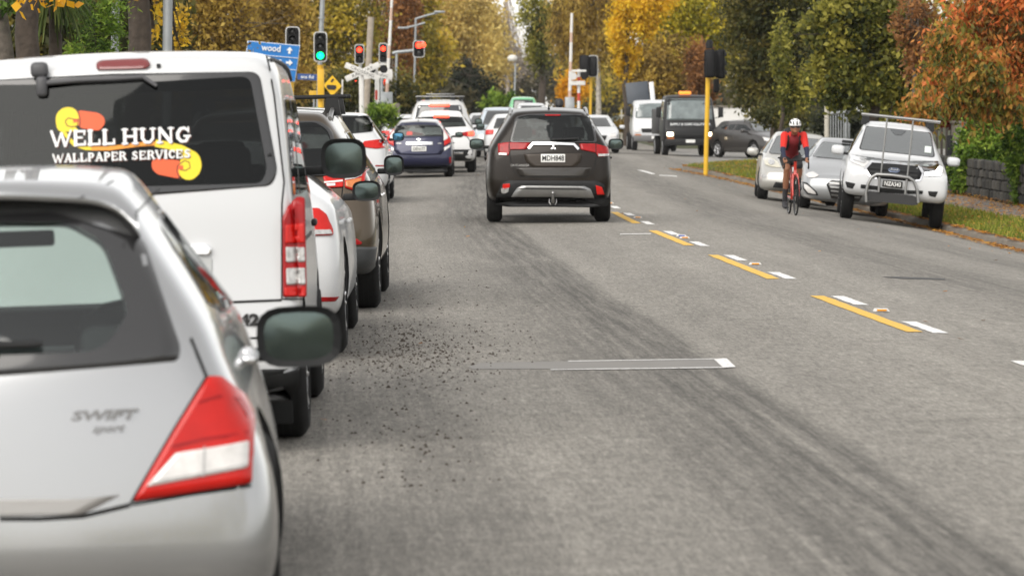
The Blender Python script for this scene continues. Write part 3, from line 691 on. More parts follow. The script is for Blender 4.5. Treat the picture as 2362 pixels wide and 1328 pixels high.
# ================= brown SUV driving ahead (centre)
def outlander():
    pm = paint('bronze', (0.014, 0.0105, 0.008), .3, .28, .1, .2, .25)
    sp = two_box(4.69, 1.81, 1.66, zb=.30, belt=1.04, hood=1.08, roofw=.575, rt=.34, rear_h=1.60, wr=.955, rb=.02,
                 rear=[(.30, .10), (.42, .02), (.6, 0), (.78, .035), (.9, .04), (1.04, .05), (1.60, .34)])
    c = Car('brown_suv', 'dark bronze SUV with red wrap-around tail lights driving ahead in the middle of the road', 'car', 52.4, .53, .004, 0, 4.69, 1.81, .35, (.95, 3.62), sp, pm)
    T = lambda p: c.T(p, Z5)
    c.window('rear_window', T([(505, 195), (600, 172), (840, 165), (1080, 172), (1185, 195), (1240, 425), (450, 425)]), G_TINT, r=.04, frit=.035)
    side_glass(c, 1.04, 1.66, .34, 4.69, 1.75, .95, G_TINT, G_WS, 1.08, .575)
    c.patch('lower_cladding', rounded(T([(330, 905), (385, 790), (440, 765), (1240, 770), (1300, 800), (1350, 915), (1330, 1000), (1200, 1010), (840, 1005), (430, 1005), (320, 985)]), .02), M_BLACKP, off=.006)
    c.patch('plate_recess', rounded(T([(575, 530), (1108, 522), (1092, 600), (1045, 645), (650, 645), (598, 600)]), .02), paint('bronze_lit', (0.045, 0.036, 0.029), .4, .30, .1, .2, .3), off=.004)  # light on the recess put into a paler bronze
    seam('tailgate_gap', c.bvh, T([(450, 430), (455, 560), (490, 690), (540, 730), (840, 738), (1150, 735), (1200, 700), (1235, 560), (1240, 430)]), 'rear', c.root, w=.012)
    c.patch('tailgate_shade_tone', rounded(T([(500, 655), (1195, 650), (1150, 730), (545, 730)]), .03), mat('bronze_shaded', (0.03, 0.026, 0.023), .35, .5, coat=.8), off=.003)  # lower tailgate shade put in as a separate bronze tone
    for nm, pts in (('tail_light', [(347, 440), (440, 427), (640, 432), (600, 490), (452, 492), (440, 545), (350, 540)]), ('tail_light', [(1078, 440), (1225, 440), (1330, 470), (1343, 550), (1250, 556), (1228, 520), (1092, 492)])):
        L_ = c.patch(nm, rounded(T(pts), .012), M_RED, off=.016, skirt=.03, centre=T([(470 if pts[0][0] < 700 else 1215, 462)])[0])
        x0 = 1 if pts[0][0] < 700 else -1
        q = [(352, 520), (430, 520), (430, 542), (352, 538)] if x0 > 0 else [(1245, 530), (1338, 528), (1340, 548), (1250, 552)]
        c.patch('reversing_lens', T(q), M_CLEAR, parent=None, off=.020, skirt=.01).parent = L_
        q = [(444, 430), (452, 430), (452, 490), (444, 520)] if x0 > 0 else [(1222, 442), (1230, 442), (1232, 520), (1224, 515)]
        c.patch('lens_gap', T(q), M_SEAM, off=.019, skirt=.01).parent = L_
    seam('chrome_trim', c.bvh, T([(622, 482), (662, 438), (840, 438), (1030, 446), (1072, 490)]), 'rear', c.root, w=.034, m=M_CHROME, off=.022)
    for k, a in enumerate((90, 210, 330)):
        ca, sa = math.cos(math.radians(a)), math.sin(math.radians(a)); o = T([(845, 474)])[0]; r = .042
        P = lambda u, v: (o[0] + ca * u - sa * v, o[1] + sa * u + ca * v)
        c.patch('emblem', [P(.004, 0), P(r * .5, .014), P(r, 0), P(r * .5, -.014)], M_CHROME, off=.012, n=8)
    c.plate('MDH848', T([(842, 567)])[0], .345, .118)
    m = M_STEEL
    c.patch('skid_plate', rounded(T([(463, 908), (520, 832), (560, 813), (1130, 818), (1180, 842), (1216, 917), (840, 905)]), .015), m, off=.024, skirt=.03)
    c.patch('skid_slot', rounded(T([(520, 842), (560, 832), (1120, 838), (1150, 850), (1060, 850), (640, 845)]), .006), M_BLACKP, off=.028, skirt=.01)
    c.patch('rear_reflector', T([(392, 800), (452, 794), (456, 826), (386, 860)]), M_REDB, off=.014); c.patch('rear_reflector', T([(1226, 810), (1280, 826), (1302, 890), (1238, 892)]), M_REDB, off=.014)
    c.patch('fog_lamp', rounded(T([(376, 838), (448, 832), (440, 870), (400, 886), (376, 876)]), .01), M_CLEAR, off=.014)
    c.patch('reversing_sensor', rounded(T([(418, 735), (434, 735), (434, 752), (418, 752)]), .01), M_BLACKP, off=.004, n=12)
    q = T([(840, 920)])[0]; mb = MB(); mb.tube([(q[0], -.02, q[1] - .06), (q[0], -.13, q[1] - .05), (q[0], -.15, q[1] + .04)], [.028, .028, .016], 8); mb.lathe([(0, .001), (.012, .022), (.03, .025), (.05, .012), (.055, .001)], 12, 'z', (q[0], -.15, q[1] + .04))
    for s in (-1, 1): mb.tube([(q[0] + s * .05, -.03, q[1] - .02), (q[0] + s * .05, -.09, q[1] - .07), (q[0] + s * .03, -.09, q[1] - .10)], .009, 6)
    mb.build('tow_ball', M_STEEL, c.root)
    wiper(c, T([(850, 408)])[0], T([(1075, 398)])[0]); antenna(c, .62, 1.66); rails(c, .5, 2.9, .55, M_STEEL)
    c.patch('high_brake_light', rounded(T([(765, 176), (915, 176), (905, 190), (775, 190)]), .006), M_RED, off=.012)
    c.mirror(3.15, 1.10, .225, .165, pm, gap=.06); c.seats(2.45, 1.55, hz=1.28); c.dash(3.05, 1.08); c.finish()
    t = text('badge_lettering', 'OUTLANDER', .045, M_CHROME, c.root, (0, 0, 0), (PI / 2, 0, 0), .001); q = T([(545, 632)])[0]; p = cast(c.bvh, 'rear', q[0], q[1], .008); t.location = p
outlander()
# ================= silver hatchback, nearest on the kerb side
M_SILVER = paint('silver', (0.40, 0.405, 0.41), .85, .22, .05)
def swift():
    sp = two_box(3.85, 1.82, 1.50, zb=.10, belt=.93, hood=.86, roofw=.465, bf=.81, bfl=4.5, rt=.42, rear_h=1.44, wst=1.55, wsb=.85, wr=.96,
                 rear=[(.10, .05), (.30, 0), (.46, .0), (.52, .05), (.62, .055), (.88, .10), (.95, .13), (1.30, .36), (1.44, .46)])
    c = Car('silver_hatchback', 'silver hatchback nearest the camera with red and white tail light and black wing mirror', 'car', 11.3, -1.58, .080, -.033, 3.85, 1.78, .31, (.62, 3.05), sp, M_SILVER)
    T = lambda p: c.T(p)
    half = [(330, 552), (416, 800), (412, 832), (0, 858)]
    R = T(half); win = [R[0], R[1], R[2], (0, R[3][1] - .012)] + [(-R[2][0], R[2][1]), (-R[1][0], R[1][1]), (-R[0][0], R[0][1]), (-.2, 1.36), (.2, 1.36)]
    H = T([(238, 560), (268, 640), (296, 722), (268, 765), (235, 802), (200, 812), (20, 819)])
    hole = [(.0, 1.335), (.25, 1.325)] + H[:-1] + [(0, H[-1][1])] + [(-x, z) for x, z in H[:-1]][::-1] + [(-.25, 1.325)]
    c.window('rear_window', win, G_CLEAR, r=.03, hole=rounded(hole, .03, 3))
    side_glass(c, .93, 1.50, .34, 3.85, 1.55, .85, G_TINT, glass('glass_ws_clear', (.80, .88, .85), .02), .86, .465, dz=.05, quarter=True)
    # roof spoiler over the rear glass
    lip = T([(0, 458), (120, 461), (200, 467), (270, 490), (312, 520), (326, 548)], )
    lipx = [x for x, z in lip]; z0 = [z for x, z in lip]
    cf = np.polyfit([-x for x, z in lip if x > .02] + [x for x, z in lip if x > .02], [z for x, z in lip if x > .02] * 2, 6); xm = max(lipx); lip = [(float(x), float(np.polyval(cf, x))) for x in np.linspace(.03, xm, 18)]
    row = [(-x, z) for x, z in lip[::-1] if x > .02] + [(x, z) for x, z in lip if x > .02]
    vs = []; fs = []
    for (x, z) in row:
        yb = .26 + .20 * (x / .55) ** 2; y1 = cast(c.bvh, 'rear', x * .98, max(z - .02, 1.25), 0).y; yb = min(yb, y1 - .04)
        top = c.bvh.ray_cast(Vector((x * .97, yb + .42, 3)), Vector((0, 0, -1)))[0]
        zt = top.z if top else z + .08
        t2 = c.bvh.ray_cast(Vector((x * .98, yb + .16, 3)), Vector((0, 0, -1)))[0]; z2 = max(lerp(z + .03, zt, .62), t2.z if t2 else 0) + .014
        vs += [(x, yb, z), (x * .985, yb + .01, z + .03), (x * .98, yb + .16, z2), (x * .97, yb + .42, zt - .012), (x * .96, y1 + .06, z - .015)]
    n = 5
    for i in range(len(row) - 1):
        for k in range(3): fs.append((i * n + k, i * n + k + 1, (i + 1) * n + k + 1, (i + 1) * n + k))
    mb = MB(); mb.add(vs, fs, 0, True); under = [(i * n + 4, i * n, (i + 1) * n, (i + 1) * n + 4) for i in range(len(row) - 1)]
    o = len(mb.f); mb.f += [list(f) for f in under]; mb.m += [1] * len(under); mb.sm += [True] * len(under)
    mb.build('roof_spoiler', [M_SILVER, M_BLACKP], c.root)
    for xx in ((188, 456, 262, 417), (318, 487, 368, 435)):
        mb = MB(); a = at(xx[0], xx[1], 11.62); b = at(xx[2], xx[3], 12.0); mb.tube([c.Mi @ a, c.Mi @ b], .003, 5); mb.build('spoiler_gap', M_SEAM, c.root)
    # lamps, both sides
    lamp = T([(478, 866), (508, 868), (560, 905), (583, 948), (579, 1116), (303, 1159), (345, 1085), (402, 988)]); wht = T([(404, 1045), (568, 1018), (566, 1078), (336, 1122)])
    c.patch('lens', [(0, 0)] * 0 or rounded(lamp, .012), M_SEAM, off=.004, skirt=.0).name = 'lamp_surround'
    for s in (1, -1):
        f = (lambda p: p) if s > 0 else mirror2
        def sh(p, k):
            cc = sum((Vector(q) for q in p), Vector((0, 0))) / len(p); return [tuple(cc + (Vector(q) - cc) * k) for q in p]
        L_ = c.patch('tail_light', rounded(f(sh(lamp, .975)), .012), M_REDB, off=.012, skirt=.02, n=60)
        c.patch('clear_lens', rounded(f(wht), .008), M_CLEARB, off=.017, skirt=.008).parent = L_
    seam('lens_rib', c.bvh, T([(395, 1030), (470, 1012), (566, 998)]), 'rear', c.root, w=.006, m=M_RED, off=.0165); seam('lens_rib', c.bvh, T([(455, 930), (500, 915), (548, 925), (572, 960)]), 'rear', c.root, w=.005, m=M_RED, off=.0165)
    seam('lens_rib', c.bvh, T([(470, 1030), (468, 1098)]), 'rear', c.root, w=.005, m=M_CLEAR, off=.020); seam('lens_rib', c.bvh, T([(348, 1112), (565, 1072)]), 'rear', c.root, w=.005, m=M_CLEAR, off=.020)
    seam('tailgate_gap', c.bvh, T([(0, 1196), (90, 1196), (190, 1190), (250, 1176), (300, 1164)]), 'rear', c.root, w=.014, off=.003)
    seam('tailgate_gap', c.bvh, T([(300, 1162), (345, 1085), (402, 988), (476, 868), (440, 780)]), 'rear', c.root, w=.008, off=.003)
    seam('bumper_gap', c.bvh, T([(303, 1164), (440, 1140), (579, 1120)]), 'rear', c.root, w=.008)
    c.patch('lower_tailgate_edge', rounded(T([(-250, 1150), (190, 1150), (280, 1140), (190, 1186), (-250, 1192)]), .01), mat('silver_shaded', (.33, .32, .31), .4, .4, coat=.8), off=.002)  # shade along the tailgate edge put into a darker silver
    wiper(c, (.0, T([(0, 805)])[0][1]), T([(98, 803)])[0], w=.02)
    for (s, px, py, sz, sh, b) in (('SWIFT', 237, 958, .040, .25, .0016), ('sport', 247, 988, .034, .45, .0006)):
        q = T([(px, py)])[0]; t = text('badge_lettering', s, sz, mat('badge_grey', (.16, .16, .16), .4), c.root, cast(c.bvh, 'rear', q[0], q[1], .006), (PI / 2 - .17, 0, 0), .002, b, sx=1.75 if s == 'SWIFT' else 1.3, shear=sh)
    c.plate(None, (-.0, .172), off=.005, h=.11)
    # large black wing mirrors
    c.mirror(2.02, .835, .31, .225, M_GLOSSBLACK, gap=-.018)
    c.seats(1.75, .85, z=.22, hz=.90); c.dash(2.45, .80); c.finish()
    for s in (-1, 1):
        for yy in (1.0, 1.32):
            mb = MB(); mb.box((s * (.80), yy, .83), (.05, .16, .035), bev=.014); mb.build('door_handle', M_CHROME, c.root)
swift()
# ================= white van with a shop sticker on its rear window
M_WHITE = paint('white', (0.57, 0.58, 0.59), 0.0, .4, .05)
LET = {  # slab-serif capitals as strokes on a 0..1 box: (x0,y0,x1,y1,thickness)
 'W': [(.02, 1, .28, 0, .20), (.28, 0, .50, .85, .13), (.50, .85, .70, 0, .20), (.70, 0, .98, 1, .13)], 'E': [(.18, 0, .18, 1, .24), (.1, .08, .92, .08, .16), (.1, .92, .9, .92, .16), (.1, .52, .68, .52, .14), (.88, .05, .88, .3, .12), (.84, .7, .84, .96, .12)],
 'L': [(.20, 0, .20, 1, .26), (.04, .08, .92, .08, .16), (.88, .05, .88, .36, .13), (.04, .94, .38, .94, .12)], 'H': [(.18, 0, .18, 1, .24), (.82, 0, .82, 1, .24), (.2, .5, .8, .5, .16), (.02, .06, .36, .06, .12), (.02, .94, .36, .94, .12), (.64, .06, .98, .06, .12), (.64, .94, .98, .94, .12)],
 'U': [(.18, .3, .18, 1, .24), (.82, .3, .82, 1, .16), (.22, .3, .36, .1, .22), (.36, .1, .64, .1, .2), (.64, .1, .80, .3, .18), (.02, .94, .36, .94, .12), (.66, .94, .98, .94, .12)], 'N': [(.16, 0, .16, 1, .15), (.84, 0, .84, 1, .15), (.16, .96, .84, .05, .26), (0, .06, .32, .06, .12), (.68, .94, 1, .94, .12)],
 'G': [(.85, .78, .6, .93, .18), (.6, .93, .36, .88, .2), (.36, .88, .18, .6, .24), (.18, .6, .2, .3, .24), (.2, .3, .42, .08, .22), (.42, .08, .7, .1, .18), (.7, .1, .86, .4, .2), (.58, .42, .98, .42, .14), (.86, .66, .86, .98, .10)],
 'A': [(.5, .98, .14, .02, .16), (.5, .98, .84, .02, .26), (.25, .32, .72, .32, .13), (0, .06, .3, .06, .12), (.64, .06, 1, .06, .12)], 'P': [(.22, 0, .22, 1, .25), (.2, .92, .6, .92, .16), (.6, .92, .82, .72, .22), (.82, .72, .6, .46, .22), (.6, .46, .2, .46, .14), (.05, .06, .42, .06, .12)],
 'R': [(.2, 0, .2, 1, .25), (.2, .92, .58, .92, .16), (.58, .92, .78, .72, .22), (.78, .72, .58, .5, .22), (.58, .5, .2, .5, .14), (.55, .5, .86, .02, .24), (.04, .06, .38, .06, .12), (.7, .06, 1, .06, .12)], 'S': [(.8, .78, .55, .92, .17), (.55, .92, .26, .8, .2), (.26, .8, .3, .6, .22), (.3, .6, .7, .42, .24), (.7, .42, .76, .2, .22), (.76, .2, .5, .07, .2), (.5, .07, .2, .2, .17), (.16, .04, .16, .3, .1)],
 'V': [(.02, 1, .48, 0, .24), (.48, 0, .96, 1, .15), (0, .94, .3, .94, .12), (.7, .94, 1, .94, .12)], 'I': [(.5, 0, .5, 1, .34), (.15, .06, .85, .06, .12), (.15, .94, .85, .94, .12)], 'C': [(.85, .78, .58, .93, .18), (.58, .93, .34, .86, .2), (.34, .86, .17, .5, .24), (.17, .5, .34, .14, .24), (.34, .14, .6, .07, .2), (.6, .07, .88, .26, .17), (.86, .66, .86, .98, .1)]}
WID = {'W': 1.45, 'I': .55, 'H': 1.1, 'U': 1.08, 'N': 1.1, 'A': 1.1, 'G': 1.05, 'R': 1.08}
def slab_word(c, name, word, p0, p1, h, face, m, parent, off=.012):
    """word laid along p0 -> p1 (local x,z) with letter height h"""
    p0, p1 = Vector(p0), Vector(p1); d = (p1 - p0); tot = sum(WID.get(ch, .95) if ch != ' ' else .55 for ch in word); u = d / tot; up = Vector((-d.y, d.x)).normalized() * h
    mb = MB(); x = 0.0; k = 0; asp = d.length / tot / h
    for ch in word:
        w = WID.get(ch, .95) if ch != ' ' else .55
        for (a, b, e, f, t) in LET.get(ch, []):
            k += 1; A = Vector((a * w * asp * .93, b)); B = Vector((e * w * asp * .93, f)); dr = (B - A).normalized(); nn = Vector((-dr.y, dr.x)) * t / 2 * .86; ex = dr * .03
            quad = [A - ex + nn, A - ex - nn, B + ex - nn, B + ex + nn]; vs = []
            for q in quad:
                P = p0 + u * x + u.normalized() * (q.x * h) + up * q.y; vs.append(cast(c.bvh, face, P.x, P.y, off + .00022 * (k % 9)))
            mb.add(vs, [(0, 1, 2, 3)])
        x += w
    return mb.build(name, m, parent)
def van():
    hw = .8475; L = 4.69; H = 1.99
    st = [(0, .34, 1.18, 1.92, hw * .99, hw * .985, .775), (.045, .29, 1.18, 1.95, hw * 1.01, hw * 1.005, .79), (.22, .28, 1.18, 1.97, hw * 1.012, hw * 1.005, .795), (.7, .28, 1.18, 1.985, hw, hw * .995, .79), (1.2, .27, 1.17, H, hw, hw * .99, .78), (2.4, .27, 1.17, H, hw, hw * .99, .77),
          (3.2, .27, 1.16, H - .02, hw, hw * .99, .755), (3.75, .27, 1.14, H - .12, hw, hw * .985, .70), (4.42, .27, 1.02, 1.12, hw * .985, hw * .96, .70), (4.58, .28, .92, 1.0, hw * .95, hw * .92, .66), (L, .32, .80, .88, hw * .88, hw * .86, .62)]
    rear = [(.30, .10), (.42, .0), (.62, 0), (.70, .06), (1.18, .08), (1.30, .10), (1.92, .22)]; front = [(.3, .08), (.5, 0), (.9, .05)]
    c = Car('white_van', 'white passenger van with an orange and yellow wallpaper sticker on its dark rear window', 'van', 17.75, -1.87, .024, -.033, L, 2 * hw, .335, (1.02, 3.60), (st, rear, front, dict(bulge_r=.06)), M_WHITE, track=.03)
    T = lambda p: c.T(p)
    q = T([(598, 166, .06), (640, 395, .05), (638, 432, .05), (285, 450), (285, 175)]); x1, z1 = q[0][:2]; x2, z2 = q[1][:2]; zb = q[3][1]; zt = q[4][1]
    win = [(x1, z1, .05), (x2, z2, .07), (x2 - .03, zb + .02, .05), (0, zb - .012), (-x2 + .03, zb + .02, .05), (-x2, z2, .07), (-x1, z1, .05), (0, zt + .01)]
    glassp = c.window('rear_window', win, G_PRIV, r=.02, frit=.05)
    for f in ('left', 'right'):
        c.window('side_window', [(.35, 1.24), (1.55, 1.22), (1.55, 1.72), (.45, 1.72)], G_PRIV, f, frit=.03); c.window('side_window', [(1.68, 1.22), (2.85, 1.22), (2.85, 1.72), (1.68, 1.72)], G_PRIV, f, frit=.03)
        c.window('side_window', [(3.0, 1.20), (3.95, 1.16), (3.66, 1.70), (3.0, 1.72)], G_TINT, f, frit=.02)
        seam('side_gap', c.bvh, [(1.62, 1.85), (1.62, .4)], f, c.root); seam('side_gap', c.bvh, [(2.92, 1.85), (2.92, .4)], f, c.root); seam('side_gap', c.bvh, [(.3, .98), (2.9, .98)], f, c.root, w=.02, m=M_BLACKP)
        h = MB(); p = cast(c.bvh, f, 2.7, 1.02, 0); h.box((p.x + (.025 if f == 'right' else -.025), 2.7, 1.04), (.03, .2, .04), bev=.012); h.build('door_handle', M_BLACKP, c.root)
    c.window('windscreen', [(-.68, 1.17), (.68, 1.17), (.62, 1.83), (-.62, 1.83)], G_WS, 'front', frit=.03)
    # tail lamps
    lamp = T([(650, 502), (662, 474), (686, 453), (703, 456), (708, 684), (652, 686)])
    for s in (1, -1):
        f = (lambda p: p) if s > 0 else mirror2
        L_ = c.patch('tail_light', rounded(f(lamp), .012), M_RED, off=.014, skirt=.03, n=50)
        for nm, pts, m in (('clear_lens', [(657, 570), (703, 570), (704, 603), (658, 605)], M_CLEAR), ('clear_lens', [(658, 619), (704, 617), (705, 655), (659, 657)], M_CLEAR), ('red_lens', [(654, 664), (706, 662), (706, 682), (655, 683)], M_REDB), ('red_lens', [(656, 520), (702, 515), (703, 560), (656, 562)], M_REDB)):
            c.patch(nm, rounded(f(T(pts)), .006), m, off=.019, skirt=.008).parent = L_
    c.patch('high_brake_light', rounded(T([(222, 150, .01), (232, 144, .02), (285, 141), (338, 139, .02), (348, 152, .01), (340, 161, .02), (285, 163), (224, 164, .01)]), .01), mat('lamp_dark_red', (.16, .012, .012), .2, coat=1), off=.012)
    c.patch('washer_jet', rounded(T([(361, 149), (371, 149), (371, 159), (361, 159)]), .02), M_BLACKP, off=.006, n=12)
    # rear wiper hanging from its motor
    a, b = T([(94, 168)])[0], T([(362, 197)])[0]; mb = MB(); p = cast(c.bvh, 'rear', a[0], a[1], .03); mb.box((p.x, p.y - .01, p.z + .0), (.085, .06, .075), bev=.022); p2 = cast(c.bvh, 'rear', a[0] + .01, a[1] - .075, .03); mb.box((p2.x, p2.y, p2.z), (.055, .05, .10), bev=.018)
    pts = [cast(c.bvh, 'rear', *T([q])[0], .035) for q in ((100, 197), (180, 191), (260, 188), (330, 183), (362, 203))]; mb.tube(pts, [.015, .013, .012, .012, .010], 6); mb.build('rear_wiper', mat('wiper_grey', (.07, .07, .075), .5), c.root)
    # gutter cap on the roof corner, gaps, handle
    mb = MB(); pts = []
    for y in np.linspace(.12, 3.3, 9):
        h = c.bvh.ray_cast(Vector((.70, y, 4)), Vector((0, 0, -1)))[0]; pts.append((.745, y, h.z - .03))
    mb.tube(pts, .014, 6); mb.build('roof_gutter', M_BLACKP, c.root)
    seam('tailgate_gap', c.bvh, T([(612, 128), (632, 220), (655, 420), (650, 470), (650, 690)]), 'rear', c.root, w=.008); seam('tailgate_gap', c.bvh, T([(650, 692), (400, 702), (200, 705)]), 'rear', c.root, w=.012); seam('bumper_gap', c.bvh, T([(652, 690), (700, 689)]), 'rear', c.root, w=.008)
    c.patch('handle_recess', rounded(T([(448, 592), (490, 592), (490, 655), (470, 662), (448, 655)]), .02), mat('white_shaded', (.45, .46, .46), .5), off=.003)  # shade of the recess put into a darker white
    c.patch('tailgate_handle', rounded(T([(430, 566), (478, 562), (488, 572), (486, 588), (430, 588)]), .012), M_CHROME, off=.02, skirt=.03)
    seam('bumper_step', c.bvh, T([(530, 780), (700, 777)]), 'rear', c.root, w=.010)
    q = T([(553, 740)])[0]; text('phone_lettering', '4142', .075, M_INK, c.root, cast(c.bvh, 'rear', q[0], q[1], .006), (PI / 2, 0, 0), .001, .004, sx=1.25)
    c.patch('lower_bumper', rounded(T([(300, 860), (600, 850), (690, 847), (690, 880), (670, 925), (300, 935)]), .02), M_BLACKP, off=.008)
    mb = MB(); mb.tube([(.42, -.02, .30), (.42, .5, .30)], .032, 10); mb.build('exhaust_pipe', M_STEEL, c.root)
    for s in (-1, 1):
        mb = MB(); mb.box((s * .66, .72, .24), (.26, .02, .30), bev=.006); mb.build('mud_flap', M_BLACKP, c.root)
    # sticker: curled paper rolls, ribbon and lettering
    YEL = mat('sticker_yellow', (.80, .62, .015), .45); ORA = mat('sticker_orange', (.74, .10, .02), .45); OR2 = mat('sticker_amber', (.80, .30, .02), .45); LINE = mat('sticker_outline', (.10, .02, .005), .5); WHI = mat('sticker_white', (.82, .82, .82), .45)
    st_ = empty('window_sticker', (0, 0, 0), c.root)
    def S(nm, pts, m, off, r=.012, **k): 
        o = c.patch(nm, rounded(c.T(pts, ZV), r), m, off=off, skirt=0, **k); o.parent = st_; return o
    S('ribbon', [(315, 700), (380, 745), (420, 790), (520, 800), (640, 795), (760, 780), (860, 775), (940, 790), (1010, 800), (1060, 830), (1020, 845), (960, 840), (900, 812), (820, 800), (720, 808), (600, 822), (480, 825), (410, 810), (350, 760)], OR2, .0085, .006, centre=c.T([(640, 808)], ZV)[0], rings=(1, .96)) if False else None
    seam('ribbon', c.bvh, c.T([(320, 690), (370, 750), (410, 795), (470, 812), (560, 815), (660, 805), (760, 793)], ZV), 'rear', st_, w=.018, m=YEL, off=.0085, seg=.02)
    seam('ribbon', c.bvh, c.T([(500, 814), (600, 814), (700, 800), (780, 790), (850, 787), (910, 800)], ZV), 'rear', st_, w=.019, m=OR2, off=.0088, seg=.02)
    seam('ribbon', c.bvh, c.T([(850, 785), (920, 798), (990, 815), (1040, 840), (1070, 880)], ZV), 'rear', st_, w=.035, m=YEL, off=.0091, seg=.02)
    S('paper_roll', [(425, 605), (540, 620), (572, 645), (575, 680), (545, 718), (500, 712), (430, 700)], ORA, .0094, .02)
    S('paper_roll', [(840, 868), (990, 880), (985, 980), (860, 955), (832, 925), (830, 890)], ORA, .0094, .02)
    S('paper_curl', [(340, 595), (380, 587), (415, 600), (434, 640), (430, 690), (410, 700), (440, 722), (320, 722), (305, 670), (310, 625)], YEL, .0098, .02)
    S('paper_curl', [(990, 850), (1050, 820), (1090, 850), (1105, 905), (1090, 955), (1050, 988), (1000, 982), (975, 945), (985, 900)], YEL, .0098, .03)
    for o_, pts in ((0, [(437, 700), (440, 660), (432, 620), (415, 600)]), (0, [(358, 665), (368, 690), (395, 698), (425, 690), (430, 655), (405, 655), (375, 648), (358, 665)]), (0, [(972, 905), (968, 940), (985, 985)]), (0, [(975, 905), (1010, 880), (1035, 890), (1040, 920), (1015, 935), (985, 930)])):
        seam('outline', c.bvh, c.T(pts, ZV), 'rear', st_, w=.005, m=LINE, off=.0104, seg=.02)
    S('curl_gap', [(400, 655), (432, 652), (430, 672), (402, 674)], ORA, .0101, .003, n=10); S('curl_gap', [(975, 905), (1002, 906), (1004, 928), (978, 930)], ORA, .0101, .003, n=10)
    def word(w, a, b, h):
        pa, pb = c.T([a, b], ZV); up = (Vector(pb) - Vector(pa)).normalized()
        o2 = slab_word(c, 'lettering_outline', w, (pa[0] + .004, pa[1] - .004), (pb[0] + .004, pb[1] - .004), h, 'rear', LINE, st_, .0112); slab_word(c, 'lettering', w, pa, pb, h, 'rear', WHI, st_, .0146)
    word('WELL', (282, 806), (640, 795), .076); word('HUNG', (668, 794), (1050, 782), .076); word('WALLPAPER', (292, 894), (698, 879), .042); word('SERVICES', (720, 878), (1048, 866), .042)
    c.mirror(3.72, 1.375, .265, .235, M_BLACKP, gap=.075); c.seats(3.2, 1.2, z=.75, hz=1.42)
    for x in (-.4, .1, .5):
        mb = MB(); mb.box((x, .75, 1.0), (.42, .14, .62), bev=.05); mb.box((x, .72, 1.40), (.25, .1, .18), bev=.04); mb.build('rear_seat', M_SEAT, c.root)
    c.dash(3.9, 1.15); c.finish()
van()
# ================= cars behind the van on the kerb side, and the queue at the lights
def white_hatch():
    W_, L = 1.86, 4.5
    sp = two_box(L, W_, 1.48, zb=.26, belt=1.0, hood=.98, roofw=.47, rt=.55, rear_h=1.38, wr=.985, bf=.98, bfl=4, rear=[(.26, .10), (.42, .02), (.6, 0), (.75, .03), (1.0, .10), (1.38, .55)])
    c = Car('white_crossover', 'white car mostly hidden between the van and the gold-brown SUV', 'car', 24.3, -2.03, .016, -.03, L, W_, .36, (.95, 3.72), sp, M_WHITE)
    T = lambda p: c.T(p)
    lamp = T([(690, 482), (735, 483), (752, 497), (765, 530), (766, 543), (690, 545)])
    for s in (1, -1):
        f = (lambda p: p) if s > 0 else mirror2
        L_ = c.patch('tail_light', rounded(f(lamp), .012), M_REDB, off=.014, skirt=.03); c.patch('clear_lens', rounded(f(T([(700, 531), (760, 531), (763, 541), (700, 543)])), .004), M_CLEAR, off=.018, skirt=.006).parent = L_
        c.patch('rear_reflector', rounded(f(T([(725, 684), (781, 683), (772, 694), (725, 695)])), .006), M_RED, off=.008)
    c.window('rear_window', [(-.56, 1.07), (.56, 1.07), (.42, 1.31), (-.42, 1.31)], G_TINT)
    side_glass(c, 1.0, 1.48, .55, L, 1.75, .95, G_TINT, None, .95, .46, quarter=False)
    c.mirror(2.85, 1.06, .21, .15, M_WHITE, gap=.03); c.seats(2.4, 1.4); c.dash(3.0, 1.0); c.finish()
